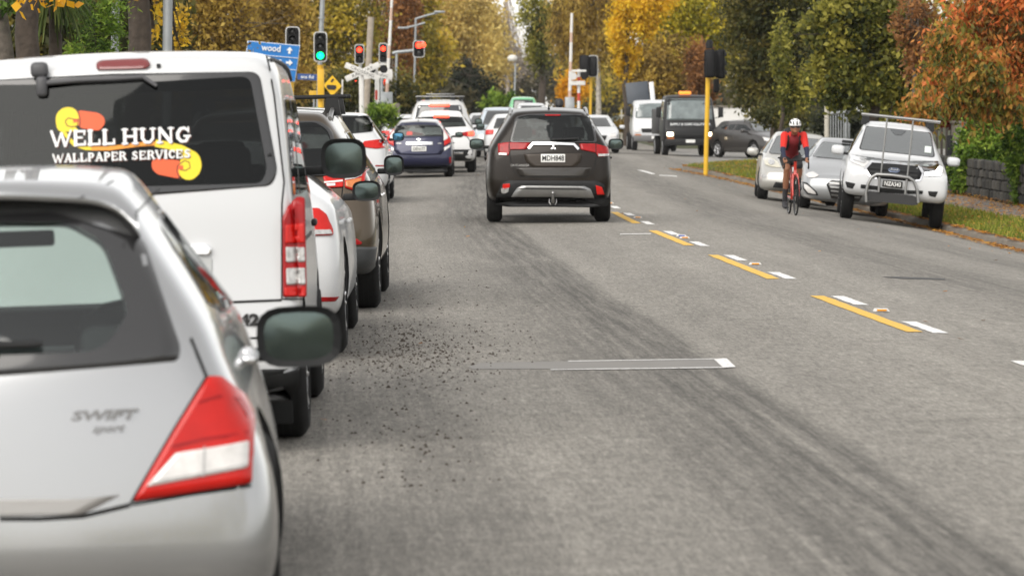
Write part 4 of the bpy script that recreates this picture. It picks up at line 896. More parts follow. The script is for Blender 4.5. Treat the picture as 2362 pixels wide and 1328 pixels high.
def gold_suv():
    W_, L = 1.88, 4.7
    pm = paint('gold_brown', (0.07, 0.050, 0.030), .7, .26)
    sp = two_box(L, W_, 1.71, zb=.30, belt=1.05, hood=1.08, roofw=.58, rt=.42, rear_h=1.65, wr=.985, bf=.985, rear=[(.30, .12), (.45, .02), (.62, 0), (.80, .05), (1.05, .10), (1.6, .42)])
    c = Car('gold_suv', 'gold-brown metallic SUV with black roof bars parked behind the white van', 'car', 29.9, -2.02, .008, -.025, L, W_, .37, (1.0, 3.70), sp, pm); c.handle = M_CHROME
    T = lambda p: c.T(p, Z1)
    for s in (1, -1):
        f = (lambda p: p) if s > 0 else mirror2
        L_ = c.patch('tail_light', rounded(f(T([(685, 930), (720, 905), (890, 850), (925, 875), (910, 1050), (850, 1140), (780, 1120), (690, 1090)])), .012), M_REDB, off=.016, skirt=.03)
        c.patch('amber_lens', rounded(f(T([(700, 1020), (880, 985), (862, 1070), (820, 1120), (770, 1100), (700, 1080)])), .01), M_AMBER, off=.021, skirt=.006).parent = L_
        seam('light_bar', c.bvh, f(T([(690, 1000), (800, 985), (870, 960), (890, 880)])), 'rear', L_, w=.014, m=M_CLEARB, off=.024)
        L2 = c.patch('inner_tail_light', rounded(f(T([(430, 965), (672, 935), (672, 1085), (480, 1095)])), .012), M_REDB, off=.014, skirt=.03)
        seam('light_bar', c.bvh, f(T([(445, 1035), (665, 1015)])), 'rear', L2, w=.014, m=M_CLEARB, off=.019)
        c.patch('clear_lens', rounded(f(T([(470, 1050), (578, 1042), (578, 1072), (482, 1078)])), .004), M_CLEARB, off=.019, skirt=.006).parent = L2
        Zm = lambda p: c.T(p, ZM)
        c.patch('rear_reflector', rounded(f(Zm([(400, 858), (450, 862), (480, 885), (470, 895), (400, 897)])), .006), M_RED, off=.012)
        c.patch('lower_cladding', rounded(f(Zm([(380, 905), (560, 905), (555, 1010), (520, 1050), (380, 1050)])), .01), mat('cladding_grey', (.045, .048, .05), .5), off=.009)
        seam('tailgate_gap', c.bvh, f(T([(675, 930), (665, 1100), (655, 1190), (700, 1300)])), 'rear', c.root, w=.01)
    c.window('rear_window', [(-.68, 1.13), (.68, 1.13), (.58, 1.50), (.48, 1.575), (-.48, 1.575), (-.58, 1.50)], G_TINT, r=.05)
    side_glass(c, 1.05, 1.66, .42, L, 1.75, .95, G_TINT, None, 1.08, .55)
    rails(c, .6, 2.9, .56, M_STEEL); crossbar(c, 1.15, 1.775, 1.36, M_BLACKP, xf=.56, th=(.09, .035)); crossbar(c, 2.2, 1.78, 1.36, M_BLACKP, xf=.56, th=(.09, .035))
    c.mirror(2.95, 1.16, .18, .18, M_GLOSSBLACK, gap=.02); c.seats(2.4, 1.5, hz=1.25); c.dash(3.0, 1.08); c.finish()
def audi():
    W_, L = 1.88, 4.63
    sp = two_box(L, W_, 1.64, zb=.27, belt=1.0, hood=1.05, roofw=.56, rt=.40, rear_h=1.58, wr=.97, bf=.98, rear=[(.27, .10), (.45, .02), (.62, 0), (.85, .05), (1.0, .08), (1.58, .42)])
    c = Car('white_suv', 'white SUV parked further along the kerb with a blue reflection in its mirror', 'car', 65.2, -3.12, .004, -.02, L, W_, .37, (.95, 3.75), sp, M_WHITE)
    T = lambda p: c.T(p, Z1)
    q = T([(985, 245), (1015, 300), (1025, 430), (800, 470)]); w = [(q[3][0] * 0, q[3][1]), (q[2][0], q[2][1]), (q[1][0], q[1][1]), (q[0][0] - .03, q[0][1] + .01), (0, q[0][1] + .03)]
    c.window('rear_window', w + [(-a, b) for a, b in w[1:4]][::-1], G_TINT, r=.03)
    for s in (1, -1):
        f = (lambda p: p) if s > 0 else mirror2
        c.patch('tail_light', rounded(f(T([(885, 590), (920, 545), (1150, 515), (1160, 620), (1060, 632), (890, 612)])), .012), M_REDB, off=.014, skirt=.03)
        c.patch('rear_reflector', rounded(f(T([(1050, 822), (1180, 822), (1170, 838), (1050, 838)])), .004), M_RED, off=.008)
    seam('bumper_gap', c.bvh, [(-.7, .62), (.7, .62)], 'rear', c.root, w=.012); c.patch('lower_cladding', rounded([(-.72, .42), (.72, .42), (.66, .30), (-.66, .30)], .03), M_BLACKP, off=.006)
    side_glass(c, 1.0, 1.64, .40, L, 1.75, .95, G_TINT, None, 1.05, .56)
    antenna(c, .6, 1.6); c.mirror(3.0, 1.16, .22, .17, M_WHITE, gap=.03, gm=mat('mirror_painted_blue', (.10, .26, .40), .08, 1.0)); c.seats(2.4, 1.5); c.dash(3.0, 1.05); c.plate(None, (0, .8)); c.finish()  # blue reflection put into the mirror's own colour
def navy_hatch():
    W_, L = 1.70, 4.0
    pm = paint('navy', (0.010, 0.012, 0.045), .4, .3); roof = paint('roof_sky_tone', (0.45, 0.44, 0.42), .4, .3)  # pale roof tone stands for reflected sky
    sp = two_box(L, W_, 1.44, zb=.22, belt=.95, hood=.95, roofw=.52, rt=.30, rear_h=1.36, wr=.975, bf=.97, rear=[(.22, .12), (.36, .02), (.5, 0), (.66, .05), (.95, .12), (1.36, .30)])
    c = Car('navy_hatchback', 'navy blue hatchback with a chrome strip above its plate waiting at the lights', 'car', 90.0, -2.28, .004, -.01, L, W_, .30, (.62, 3.17), sp, pm)
    T = lambda p: c.T(p, Z2)
    c.window('rear_window', T([(298, 520), (600, 505), (905, 515), (935, 560), (945, 660), (285, 665), (290, 570)]), G_TINT, r=.02, frit=.03)
    side_glass(c, .95, 1.44, .30, L, 1.75, .8, G_TINT, glass('glass_ws_clear', (.80, .88, .85), .02), .95, .52)
    c.patch('tailgate_panel', rounded(T([(285, 668), (945, 664), (948, 850), (905, 905), (600, 915), (330, 905), (280, 850)]), .02), pm, off=.006)
    for pts, low in (([(292, 560), (235, 620), (190, 690), (215, 760), (278, 795), (282, 680)], [(215, 800), (278, 815), (280, 858), (230, 830)]), ([(932, 558), (965, 600), (1032, 700), (1032, 745), (950, 792), (948, 680)], [(950, 812), (1032, 772), (1022, 810), (952, 856)])):
        L_ = c.patch('tail_light', rounded(T(pts), .008), M_REDB, off=.016, skirt=.03); u = [(Vector(p) * .62 + Vector((pts[0][0], pts[0][1] + 60)) * .38) for p in pts]
        c.patch('clear_lens', rounded(T([tuple(p) for p in u]), .006), M_CLEARB, off=.021, skirt=.006).parent = L_; c.patch('indicator_lens', rounded(T(low), .006), M_CLEARB, off=.012)
    c.patch('chrome_strip', rounded(T([(435, 738), (798, 735), (800, 778), (435, 780)]), .004), M_CHROME, off=.02, skirt=.02)
    c.plate('DEN177', T([(615, 828)])[0], .36, .125); c.patch('emblem', rounded(T([(572, 705), (610, 688), (650, 705), (610, 722)]), .02), M_CHROME, off=.014, n=16)
    for x, w_ in ((345, 36), (890, 22)): seam('badge', c.bvh, T([(x - w_, 757), (x + w_, 757)]), 'rear', c.root, w=.022, m=M_STEEL, off=.012)
    c.patch('rear_reflector', T([(1015, 940), (1040, 935), (1042, 1015), (1018, 1020)]), M_RED, off=.008); c.patch('lower_cladding', rounded(T([(245, 1060), (1000, 1060), (990, 1140), (250, 1140)]), .02), M_BLACKP, off=.008)
    antenna(c, .45, 1.4); c.mirror(2.7, 1.02, .2, .14, pm, gap=.05); c.seats(2.1, 1.2, z=.2, hz=.86); c.dash(2.65, .80); c.finish()
    # sky reflection on the navy roof, put in as a pale panel
    c.patch('roof_sky_reflection', rounded([(-.50, .36), (.50, .36), (.54, 1.0), (.52, 2.0), (-.52, 2.0), (-.54, 1.0)], .06), roof, 'top', off=.006)
def lexus():
    W_, L = 1.85, 4.64
    pm = paint('pearl_white', (0.66, 0.66, 0.66), .1, .35)
    sp = two_box(L, W_, 1.64, zb=.30, belt=1.06, hood=1.08, roofw=.55, rt=.50, rear_h=1.56, wr=.985, bf=.97, rear=[(.3, .12), (.45, .02), (.62, 0), (.85, .03), (1.06, .08), (1.56, .52)])
    c = Car('white_crossover', 'white crossover with its brake lights on, partly behind the navy hatchback', 'car', 95.6, -1.86, .004, -.005, L, W_, .36, (1.0, 3.66), sp, pm)
    T = lambda p: c.T(p, Z2)
    R = T([(1205, 405), (1245, 530), (1000, 542), (1050, 400)]); w = [R[0], R[1], (0, R[2][1] - .01), (-R[1][0], R[1][1]), (-R[0][0], R[0][1]), (0, R[3][1] + .01)]
    c.window('rear_window', w, G_TINT, r=.02); side_glass(c, 1.06, 1.64, .5, L, 1.75, .95, G_TINT, None, 1.08, .55)
    c.patch('high_brake_light', rounded(T([(808, 392), (1015, 392), (1010, 420), (815, 420)]), .01), M_BRAKE, off=.02)
    lamp = T([(1110, 628), (1200, 612), (1335, 590), (1352, 640), (1340, 660), (1240, 665), (1130, 640)]); lit = T([(1262, 600), (1330, 598), (1338, 655), (1265, 658)])
    for s in (1, -1):
        f = (lambda p: p) if s > 0 else mirror2
        L_ = c.patch('tail_light', rounded(f(lamp), .012), M_RED, off=.016, skirt=.03); c.patch('lit_lens', rounded(f(lit), .03), M_BRAKE, off=.022, skirt=.006).parent = L_
    c.patch('lower_cladding', rounded([(-.86, .62), (.86, .62), (.80, .34), (-.80, .34)], .03), M_BLACKP, off=.008); c.patch('silver_trim', rounded([(-.6, .55), (.6, .55), (.6, .50), (-.6, .50)], .01), M_CHROME, off=.018)
    seam('bumper_crease', c.bvh, [(.70, .95), (.80, .80), (.84, .66)], 'rear', c.root, w=.02, m=M_BLACKP)
    c.mirror(3.0, 1.2, .22, .16, pm, gap=.03); c.seats(2.4, 1.5); c.dash(3.0, 1.05); c.finish()
def tall_suv():
    W_, L = 1.88, 4.8
    pm = paint('silver_white', (0.58, 0.58, 0.57), .3, .35)
    sp = two_box(L, W_, 1.95, zb=.36, belt=1.20, hood=1.15, roofw=.66, rt=.30, rear_h=1.90, wr=.985, bf=.97)
    c = Car('silver_suv', 'tall silver SUV with a roof rack, rearmost lit brake light above the white crossover', 'car', 102.5, -2.02, .003, 0, L, W_, .38, (1.0, 3.75), sp, pm, holes=False)
    T = lambda p: c.T(p, Z2)
    c.window('rear_window', [(-.60, 1.78), (.60, 1.78), (.70, 1.30), (-.70, 1.30)], G_TINT, r=.06); side_glass(c, 1.18, 1.86, .30, L, 1.75, .95, G_TINT, None, 1.15, .62)
    c.patch('high_brake_light', rounded([(-.28, 1.80), (.28, 1.80), (.27, 1.73), (-.27, 1.73)], .01), M_BRAKE, off=.03)
    for s in (-1, 1):
        L_ = c.patch('tail_light', rounded([(s * .70, 1.18), (s * .86, 1.18), (s * .88, .9), (s * .72, .92)], .01), M_RED, off=.016)
        c.patch('lit_lens', rounded([(s * .74, 1.12), (s * .84, 1.12), (s * .85, 1.0), (s * .75, 1.0)], .01), M_BRAKE, off=.022).parent = L_
    rails(c, .5, 3.0, .62, M_STEEL, .06); crossbar(c, .9, 2.02, 1.36, M_STEEL, xf=.60); crossbar(c, 2.3, 2.03, 1.36, M_STEEL, xf=.6); crossbar(c, 1.6, 2.09, .80, M_STEEL, xf=.36)
    c.mirror(3.1, 1.3, .22, .2, M_BLACKP, gap=.05); c.finish()
for f in (white_hatch, gold_suv, audi, navy_hatch, lexus, tall_suv): f()
# ================= vehicles facing the camera on the far side
ROLL_R = .105
def ranger():
    W_, L = 1.87, 5.35; hw = W_ / 2
    st = [(0, .50, 1.05, 1.12, hw * .96, hw * .95, hw * .90), (.1, .48, 1.05, 1.13, hw * .98, hw * .97, hw * .92), (1.5, .48, 1.05, 1.13, hw * .985, hw * .97, hw * .92), (1.62, .48, 1.08, 1.76, hw * .985, hw * .97, .62), (1.85, .48, 1.10, 1.82, hw * .985, hw * .97, .64), (2.8, .45, 1.10, 1.84, hw * .985, hw * .97, .64),
          (3.35, .45, 1.10, 1.80, hw, hw * .97, .615), (4.02, .45, 1.08, 1.23, hw, hw * .97, hw * .84), (4.15, .45, 1.08, 1.19, hw, hw * .97, hw * .84), (4.85, .46, 1.02, 1.12, hw * .995, hw * .965, hw * .82), (5.22, .46, .96, 1.06, hw * .995, hw * .975, hw * .82), (L, .46, .86, .96, hw * .965, hw * .945, hw * .78)]
    front = [(.46, .10), (.56, .0), (.75, 0), (.9, .02), (1.0, .05)]; rear = [(.5, .05), (.7, 0), (1.2, 0)]
    c = Car('white_ute', 'white ute with steel nudge bar and front ladder rack parked at the kerb, lights on', 'ute', 66.0, 6.80, -.072, -ROLL_R, L, W_, .39, (1.1, 4.42), (st, rear, front, dict(bulge_f=.07)), M_WHITE, facing=True)
    T = lambda p: c.T(p, Z6)
    side_ = [(1.95, 1.22), (2.62, 1.20), (2.62, 1.66), (2.0, 1.64)]
    for f in ('left', 'right'):
        c.window('side_window', side_, G_TINT, f, frit=.015, r=.03); c.window('side_window', [(2.70, 1.20), (3.60, 1.19), (3.28, 1.64), (2.70, 1.66)], G_TINT, f, frit=.015, r=.03)
        seam('door_gap', c.bvh, [(2.66, 1.74), (2.66, .55)], f, c.root); seam('door_gap', c.bvh, [(3.72, 1.15), (3.68, .55)], f, c.root)
    c.window('windscreen', [(-.70, 1.27), (.70, 1.27), (.60, 1.71), (-.60, 1.71)], G_WS, 'front', frit=.03)
    c.patch('bonnet_gap', rounded(T([(275, 512), (400, 540), (700, 580), (1000, 598), (1172, 585), (1170, 602), (1000, 618), (700, 606), (400, 568), (290, 545)]), .004), M_GLOSSBLACK, off=.004, rings=(1, .9, .5))
    c.patch('grille', rounded(T([(412, 660), (490, 592), (960, 630), (1018, 705), (985, 780), (900, 790), (560, 760), (470, 740)]), .02), mat('grille_black', (.008, .008, .009), .6, spec=.2), off=.006)
    gp = T([(418, 668), (488, 592), (720, 608), (962, 630), (1016, 712)]); seam('grille_chrome', c.bvh, gp, 'front', c.root, w=.045, m=M_CHROME, off=.016)
    gp2 = T([(418, 660), (470, 735), (540, 762)]); seam('grille_chrome', c.bvh, gp2, 'front', c.root, w=.03, m=M_CHROME, off=.016); seam('grille_chrome', c.bvh, T([(1016, 705), (985, 778), (930, 785)]), 'front', c.root, w=.03, m=M_CHROME, off=.016)
    for dy in (660, 700, 735): seam('grille_bar', c.bvh, T([(470, dy - 10), (960, dy + 35)]), 'front', c.root, w=.03, m=M_BLACKP, off=.010)
    c.patch('emblem', rounded(T([(650, 680), (680, 658), (760, 665), (782, 690), (755, 710), (675, 702)]), .03), mat('emblem_blue', (.15, .18, .25), .2, .8), off=.02, n=20)
    a, z = T([(720, 685)])[0]; text('emblem_lettering', 'Ford', .07, M_CHROME, c.root, cast(c.bvh, 'front', a, z, .026), (PI / 2, 0, PI), .002, .001)
    H1 = c.patch('headlight', rounded(T([(965, 622), (1172, 600), (1210, 650), (1195, 738), (1030, 745), (1012, 690)]), .012), M_GLOSSBLACK, off=.008)
    c.patch('lit_lens', rounded(T([(1028, 706), (1150, 690), (1170, 645), (1204, 652), (1192, 735), (1034, 740)]), .008), M_DRL, off=.014, skirt=.006).parent = H1
    H2 = c.patch('headlight', rounded(T([(272, 515), (400, 560), (480, 590), (420, 650), (300, 605), (262, 580)]), .012), M_CLEARB, off=.008)  # bright reflection put in as a pale lens colour
    c.patch('lens_shade', rounded(T([(285, 540), (395, 575), (440, 595), (410, 610), (300, 575)]), .01), M_CLEAR, off=.013, skirt=.004).parent = H2
    for p in ([(220, 790), (325, 812), (295, 866), (238, 850)], [(1062, 890), (1168, 895), (1140, 952), (1078, 938)], [(380, 820), (552, 838), (552, 880), (375, 860)], [(850, 880), (1015, 885), (1010, 920), (850, 918)]): c.patch('bumper_vent', rounded(T(p), .015), M_BLACKP, off=.006)
    c.patch('lower_grille', rounded(T([(560, 850), (845, 880), (845, 920), (560, 900)]), .01), M_BLACKP, off=.004)
    # nudge bar: real tube standing clear of the bumper
    nb = empty('nudge_bar', (0, 0, 0), c.root); yb = L + .14
    P = lambda p: [(x, yb, z) for x, z in c.T(p, Z6, y=yb)]
    mb = MB(); mb.tube(P([(435, 1000), (432, 900), (455, 810), (490, 748), (540, 718), (700, 728), (870, 752), (925, 790), (955, 880), (965, 1010)]), .029, 10); mb.build('hoop', M_STEEL, nb)
    mb = MB(); pl = P([(415, 910), (470, 890), (910, 935), (970, 960), (960, 1030), (900, 1035), (480, 990), (415, 985)]); mb.prism([(p[0], p[2]) for p in pl], yb - .05, yb - .02); mb.build('bash_plate', mat('bash_plate', (.035, .035, .036), .6, spec=.3), nb)
    for a, b in (((570, 745), (560, 900)), ((850, 770), (832, 920))): q = MB(); q.tube(P([a, b]), .022, 8); q.build('upright', M_STEEL, nb)
    c.plate('NZA343', T([(702, 818)])[0], .36, .125, dark=True, off=.10)
    # ladder rack frame over the bonnet
    rk = empty('ladder_rack', (0, 0, 0), c.root); yr = L + .05
    P2 = lambda p: [(x, yr, z) for x, z in c.T(p, Z6, y=yr)]
    mb = MB(); mb.tube(P2([(385, 102), (1192, 188)]), .027, 10); mb.build('cross_rail', M_STEEL, rk)
    for a, b in (((650, 135), (585, 712)), ((915, 165), (855, 735))): q = MB(); q.tube(P2([a, b]), .016, 8); q.build('rail_post', M_STEEL, rk)
    crossbar(c, 2.0, 1.93, 1.3, M_BLACKP, xf=.6); crossbar(c, 3.0, 1.93, 1.3, M_BLACKP, xf=.6)
    c.mirror(3.45, 1.22, .25, .18, M_WHITE, gap=.03)
    c.patch('registration_label', rounded([(-.62, 1.33), (-.50, 1.33), (-.50, 1.45), (-.62, 1.45)], .01), mat('label_paper', (.6, .66, .62), .5), 'front', off=.012)
    c.patch('camera_housing', rounded([(-.16, 1.70), (.16, 1.70), (.06, 1.60), (-.06, 1.60)], .02), mat('sensor_dark', (.08, .085, .09), .4), 'front', off=.008)
    c.seats(2.7, 2.0, z=.75, hz=1.42); c.dash(3.45, 1.25); c.finish()
def corolla():
    W_, L = 1.70, 4.4
    pm = paint('champagne', (0.46, 0.45, 0.42), .4, .33)
    sp = two_box(L, W_, 1.50, zb=.22, belt=.93, hood=.93, roofw=.55, rt=.7, wst=1.85, wsb=1.05, rear_h=1.30, front=[(.22, .08), (.4, 0), (.6, .03), (.75, .12)], hoodf=.20)
    c = Car('silver_sedan', 'silver sedan parked behind the cyclist with yellowed headlight and large door mirror', 'car', 77.5, 6.0, -.045, -.09, L, W_, .31, (.85, 3.48), sp, pm, facing=True)
    T = lambda p: c.T(p, ZC)
    side_glass(c, .93, 1.50, .7, L, 1.85, 1.05, G_TINT, G_WS, .93, .55, quarter=False)
    lam = [(x, z) for x, z in T([(665, 605), (700, 590), (780, 592), (830, 630), (868, 700), (760, 692), (690, 668)])]; fog = T([(645, 770), (720, 775), (740, 800), (650, 805)])
    mx = c.T([(1010, 600)], ZC)[0][0] * 0
    for s in (1, -1):
        f = (lambda p: p) if s > 0 else mirror2
        H1 = c.patch('headlight', rounded(f(lam), .012), mat('lamp_yellowed', (.62, .58, .45), .2, .1, coat=1, var=.5, vscale=12), off=.010); cx = sum(p[0] for p in lam) / len(lam); cz = sum(p[1] for p in lam) / len(lam)
        ring = [(s * cx + .07 * math.cos(a), cz + .06 * math.sin(a)) for a in np.linspace(0, 2 * PI, 13)[:-1]]; c.patch('lens_bowl', ring, M_CLEAR, off=.016, skirt=.004, n=12).parent = H1
        c.patch('fog_lamp', rounded(f(fog), .01), M_CLEAR, off=.006)
    c.patch('lower_intake', rounded([(-.5, .42), (.5, .42), (.55, .30), (-.55, .30)], .02), M_BLACKP, off=.005); c.patch('grille', rounded([(-.32, .66), (.32, .66), (.28, .56), (-.28, .56)], .02), M_GLOSSBLACK, off=.006); seam('front_spoiler', c.bvh, [(-.72, .27), (.72, .27)], 'front', c.root, w=.05, m=pm, off=.02)
    c.plate(None, (0, .48), off=.015)
    c.mirror(2.75, 1.0, .25, .17, pm, gap=.05); c.seats(2.2, 1.3); c.dash(2.8, .95); c.finish()
def grey_hatch():
    W_, L = 1.78, 4.3
    pm = paint('cool_silver', (0.36, 0.37, 0.38), .5, .33)
    sp = two_box(L, W_, 1.47, zb=.20, belt=.95, hood=.98, roofw=.55, rt=.4, wst=1.85, wsb=1.0, front=[(.2, .08), (.38, 0), (.6, .02), (.8, .14)], hoodf=.22)
    c = Car('grey_hatchback', 'blue-grey hatchback with a slatted hexagonal grille squeezed in behind the white ute', 'car', 72.2, 6.5, -.055, -.10, L, W_, .32, (.75, 3.40), sp, pm, facing=True)
    T = lambda p: c.T(p, ZC)
    side_glass(c, .95, 1.47, .4, L, 1.85, 1.0, G_TINT, G_WS, .98, .55)
    g = [(-.30, .56), (-.20, .66), (.20, .66), (.30, .56), (.22, .30), (-.22, .30)]; q = T([(1272, 860), (1310, 825), (1440, 1040)])
    c.patch('grille', rounded([(-.40, .54), (-.31, .63), (.31, .63), (.40, .54), (.27, .27), (-.27, .27)], .02), M_GLOSSBLACK, off=.006)
    for k in range(4): seam('grille_slat', c.bvh, [(-.34 + .02 * k, .575 - .075 * k), (.34 - .02 * k, .575 - .075 * k)], 'front', c.root, w=.028, m=M_STEEL, off=.014)
    hl = T([(1128, 780), (1160, 752), (1215, 742), (1280, 785), (1240, 805), (1165, 808)]); fg = T([(1115, 870), (1150, 885), (1240, 965), (1245, 990), (1160, 970), (1120, 920)]); ins = T([(1098, 850), (1150, 862), (1255, 960), (1270, 1000), (1150, 985), (1105, 930)])
    for s in (1, -1):
        f = (lambda p: p) if s > 0 else mirror2
        H1 = c.patch('headlight', rounded(f(hl), .01), M_CLEARB, off=.010); k = c.patch('fog_surround', rounded(f(ins), .01), M_BLACKP, off=.006); c.patch('fog_lamp', rounded(f(fg), .01), M_CLEARB, off=.012).parent = k
    seam('front_spoiler', c.bvh, [(-.80, .30), (-.55, .24), (.55, .24), (.80, .30)], 'front', c.root, w=.045, m=paint('lip_silver', (.6, .6, .6), .3), off=.018)
    c.mirror(2.8, 1.02, .23, .16, pm, gap=.05); c.seats(2.2, 1.3); c.dash(2.8, .98); c.finish()
def mazda():
    W_, L = 1.70, 3.92
    pm = paint('charcoal', (0.060, 0.055, 0.052), .6, .3)
    sp = two_box(L, W_, 1.47, zb=.20, belt=.98, hood=.96, roofw=.54, rt=.35, wst=1.6, wsb=.85)
    c = Car('charcoal_hatchback', 'charcoal hatchback turning out of the side street between the trucks and parked cars', 'car', 140.0, 10.3, .53, -.01, L, W_, .31, (.62, 3.11), sp, pm, facing=True)
    side_glass(c, .98, 1.47, .35, L, 1.6, .85, G_TINT, G_WS, .96, .54)
    for s in (-1, 1): c.patch('headlight', rounded([(s * .5, .74), (s * .74, .80), (s * .76, .66), (s * .5, .62)], .02), M_CLEARB, off=.01)
    c.patch('grille', rounded([(-.4, .5), (.4, .5), (.34, .3), (-.34, .3)], .02), M_BLACKP, off=.006); c.plate(None, (0, .56), off=.012)
    c.mirror(2.6, 1.03, .22, .15, pm, gap=.05); c.seats(2.0, 1.1); c.dash(2.6, .96); c.finish()
def oncoming(name, label, d, px, pm, W_=1.78, L=4.4, H=1.46, suv=False, lit=False):
    s_ = FPX / d; x = (px - CX) / s_
    sp = two_box(L, W_, H, zb=.22, belt=.93, hood=.95 if not suv else 1.05, roofw=.56, rt=.5)
    c = Car(name, label, 'car', d, x, 0, 0, L, W_, .32, (.8, 3.5), sp, pm, facing=True, holes=False)
    side_glass(c, .93, H, .5, L, 1.75, .95, G_TINT, None, .95 if not suv else 1.05, .56)
    for s in (-1, 1): c.patch('headlight', rounded([(s * .48, .72), (s * .74, .78), (s * .76, .62), (s * .5, .60)], .02), M_HEADLIT if lit else M_CLEARB, off=.01)
    c.patch('grille', rounded([(-.4, .68), (.4, .68), (.34, .50), (-.34, .50)], .02), M_BLACKP, off=.006); c.plate(None, (0, .42), off=.012)
    c.mirror(2.8, 1.0, .22, .15, pm, gap=.05); c.finish(); return c
def departing(name, label, d, px, pm, W_=1.78, L=4.4, H=1.5):
    s_ = FPX / d; sp = two_box(L, W_, H, zb=.22, belt=.95, hood=.95, roofw=.56, rt=.4)
    c = Car(name, label, 'car', d, (px - CX) / s_, 0, 0, L, W_, .32, (.8, 3.5), sp, pm, holes=False)
    side_glass(c, .95, H, .4, L, 1.75, .95, G_TINT, None, .95, .56); c.window('rear_window', [(-.56, 1.02), (.56, 1.02), (.45, H - .14), (-.45, H - .14)], G_TINT)
    for s in (-1, 1): c.patch('tail_light', rounded([(s * .54, .98), (s * .80, .98), (s * .80, .82), (s * .56, .84)], .01), M_REDB, off=.012)
    c.plate(None, (0, .72)); c.mirror(2.8, 1.02, .22, .15, pm, gap=.05); c.finish(); return c
ranger(); grey_hatch(); corolla(); mazda()
oncoming('white_car', 'white car coming the other way, just right of the bronze SUV', 142, 1376, M_WHITE, 1.8, 4.4, 1.48)
oncoming('pale_blue_car', 'pale blue car facing the camera just left of the bronze SUV', 126, 1151, paint('pale_blue', (.50, .57, .62), .2, .35), 1.75, 4.2, 1.72, True)
departing('white_sedan', 'white car with red tail light showing beside the bronze SUV mirror', 118, 1178, M_WHITE, 1.74, 4.3, 1.5)
oncoming('white_sedan', 'small white car far down the road left of the pale blue one', 170, 1111, M_WHITE, 1.75, 4.4, 1.5)
oncoming('white_wagon', 'white car showing above the roof of the bronze SUV', 150, 1226, M_WHITE, 1.8, 4.4, 1.92, True)
departing('silver_car', 'pale car half hidden left of the tall silver SUV with roof rack', 118, 938, M_WHITE, 1.76, 4.3, 1.52)
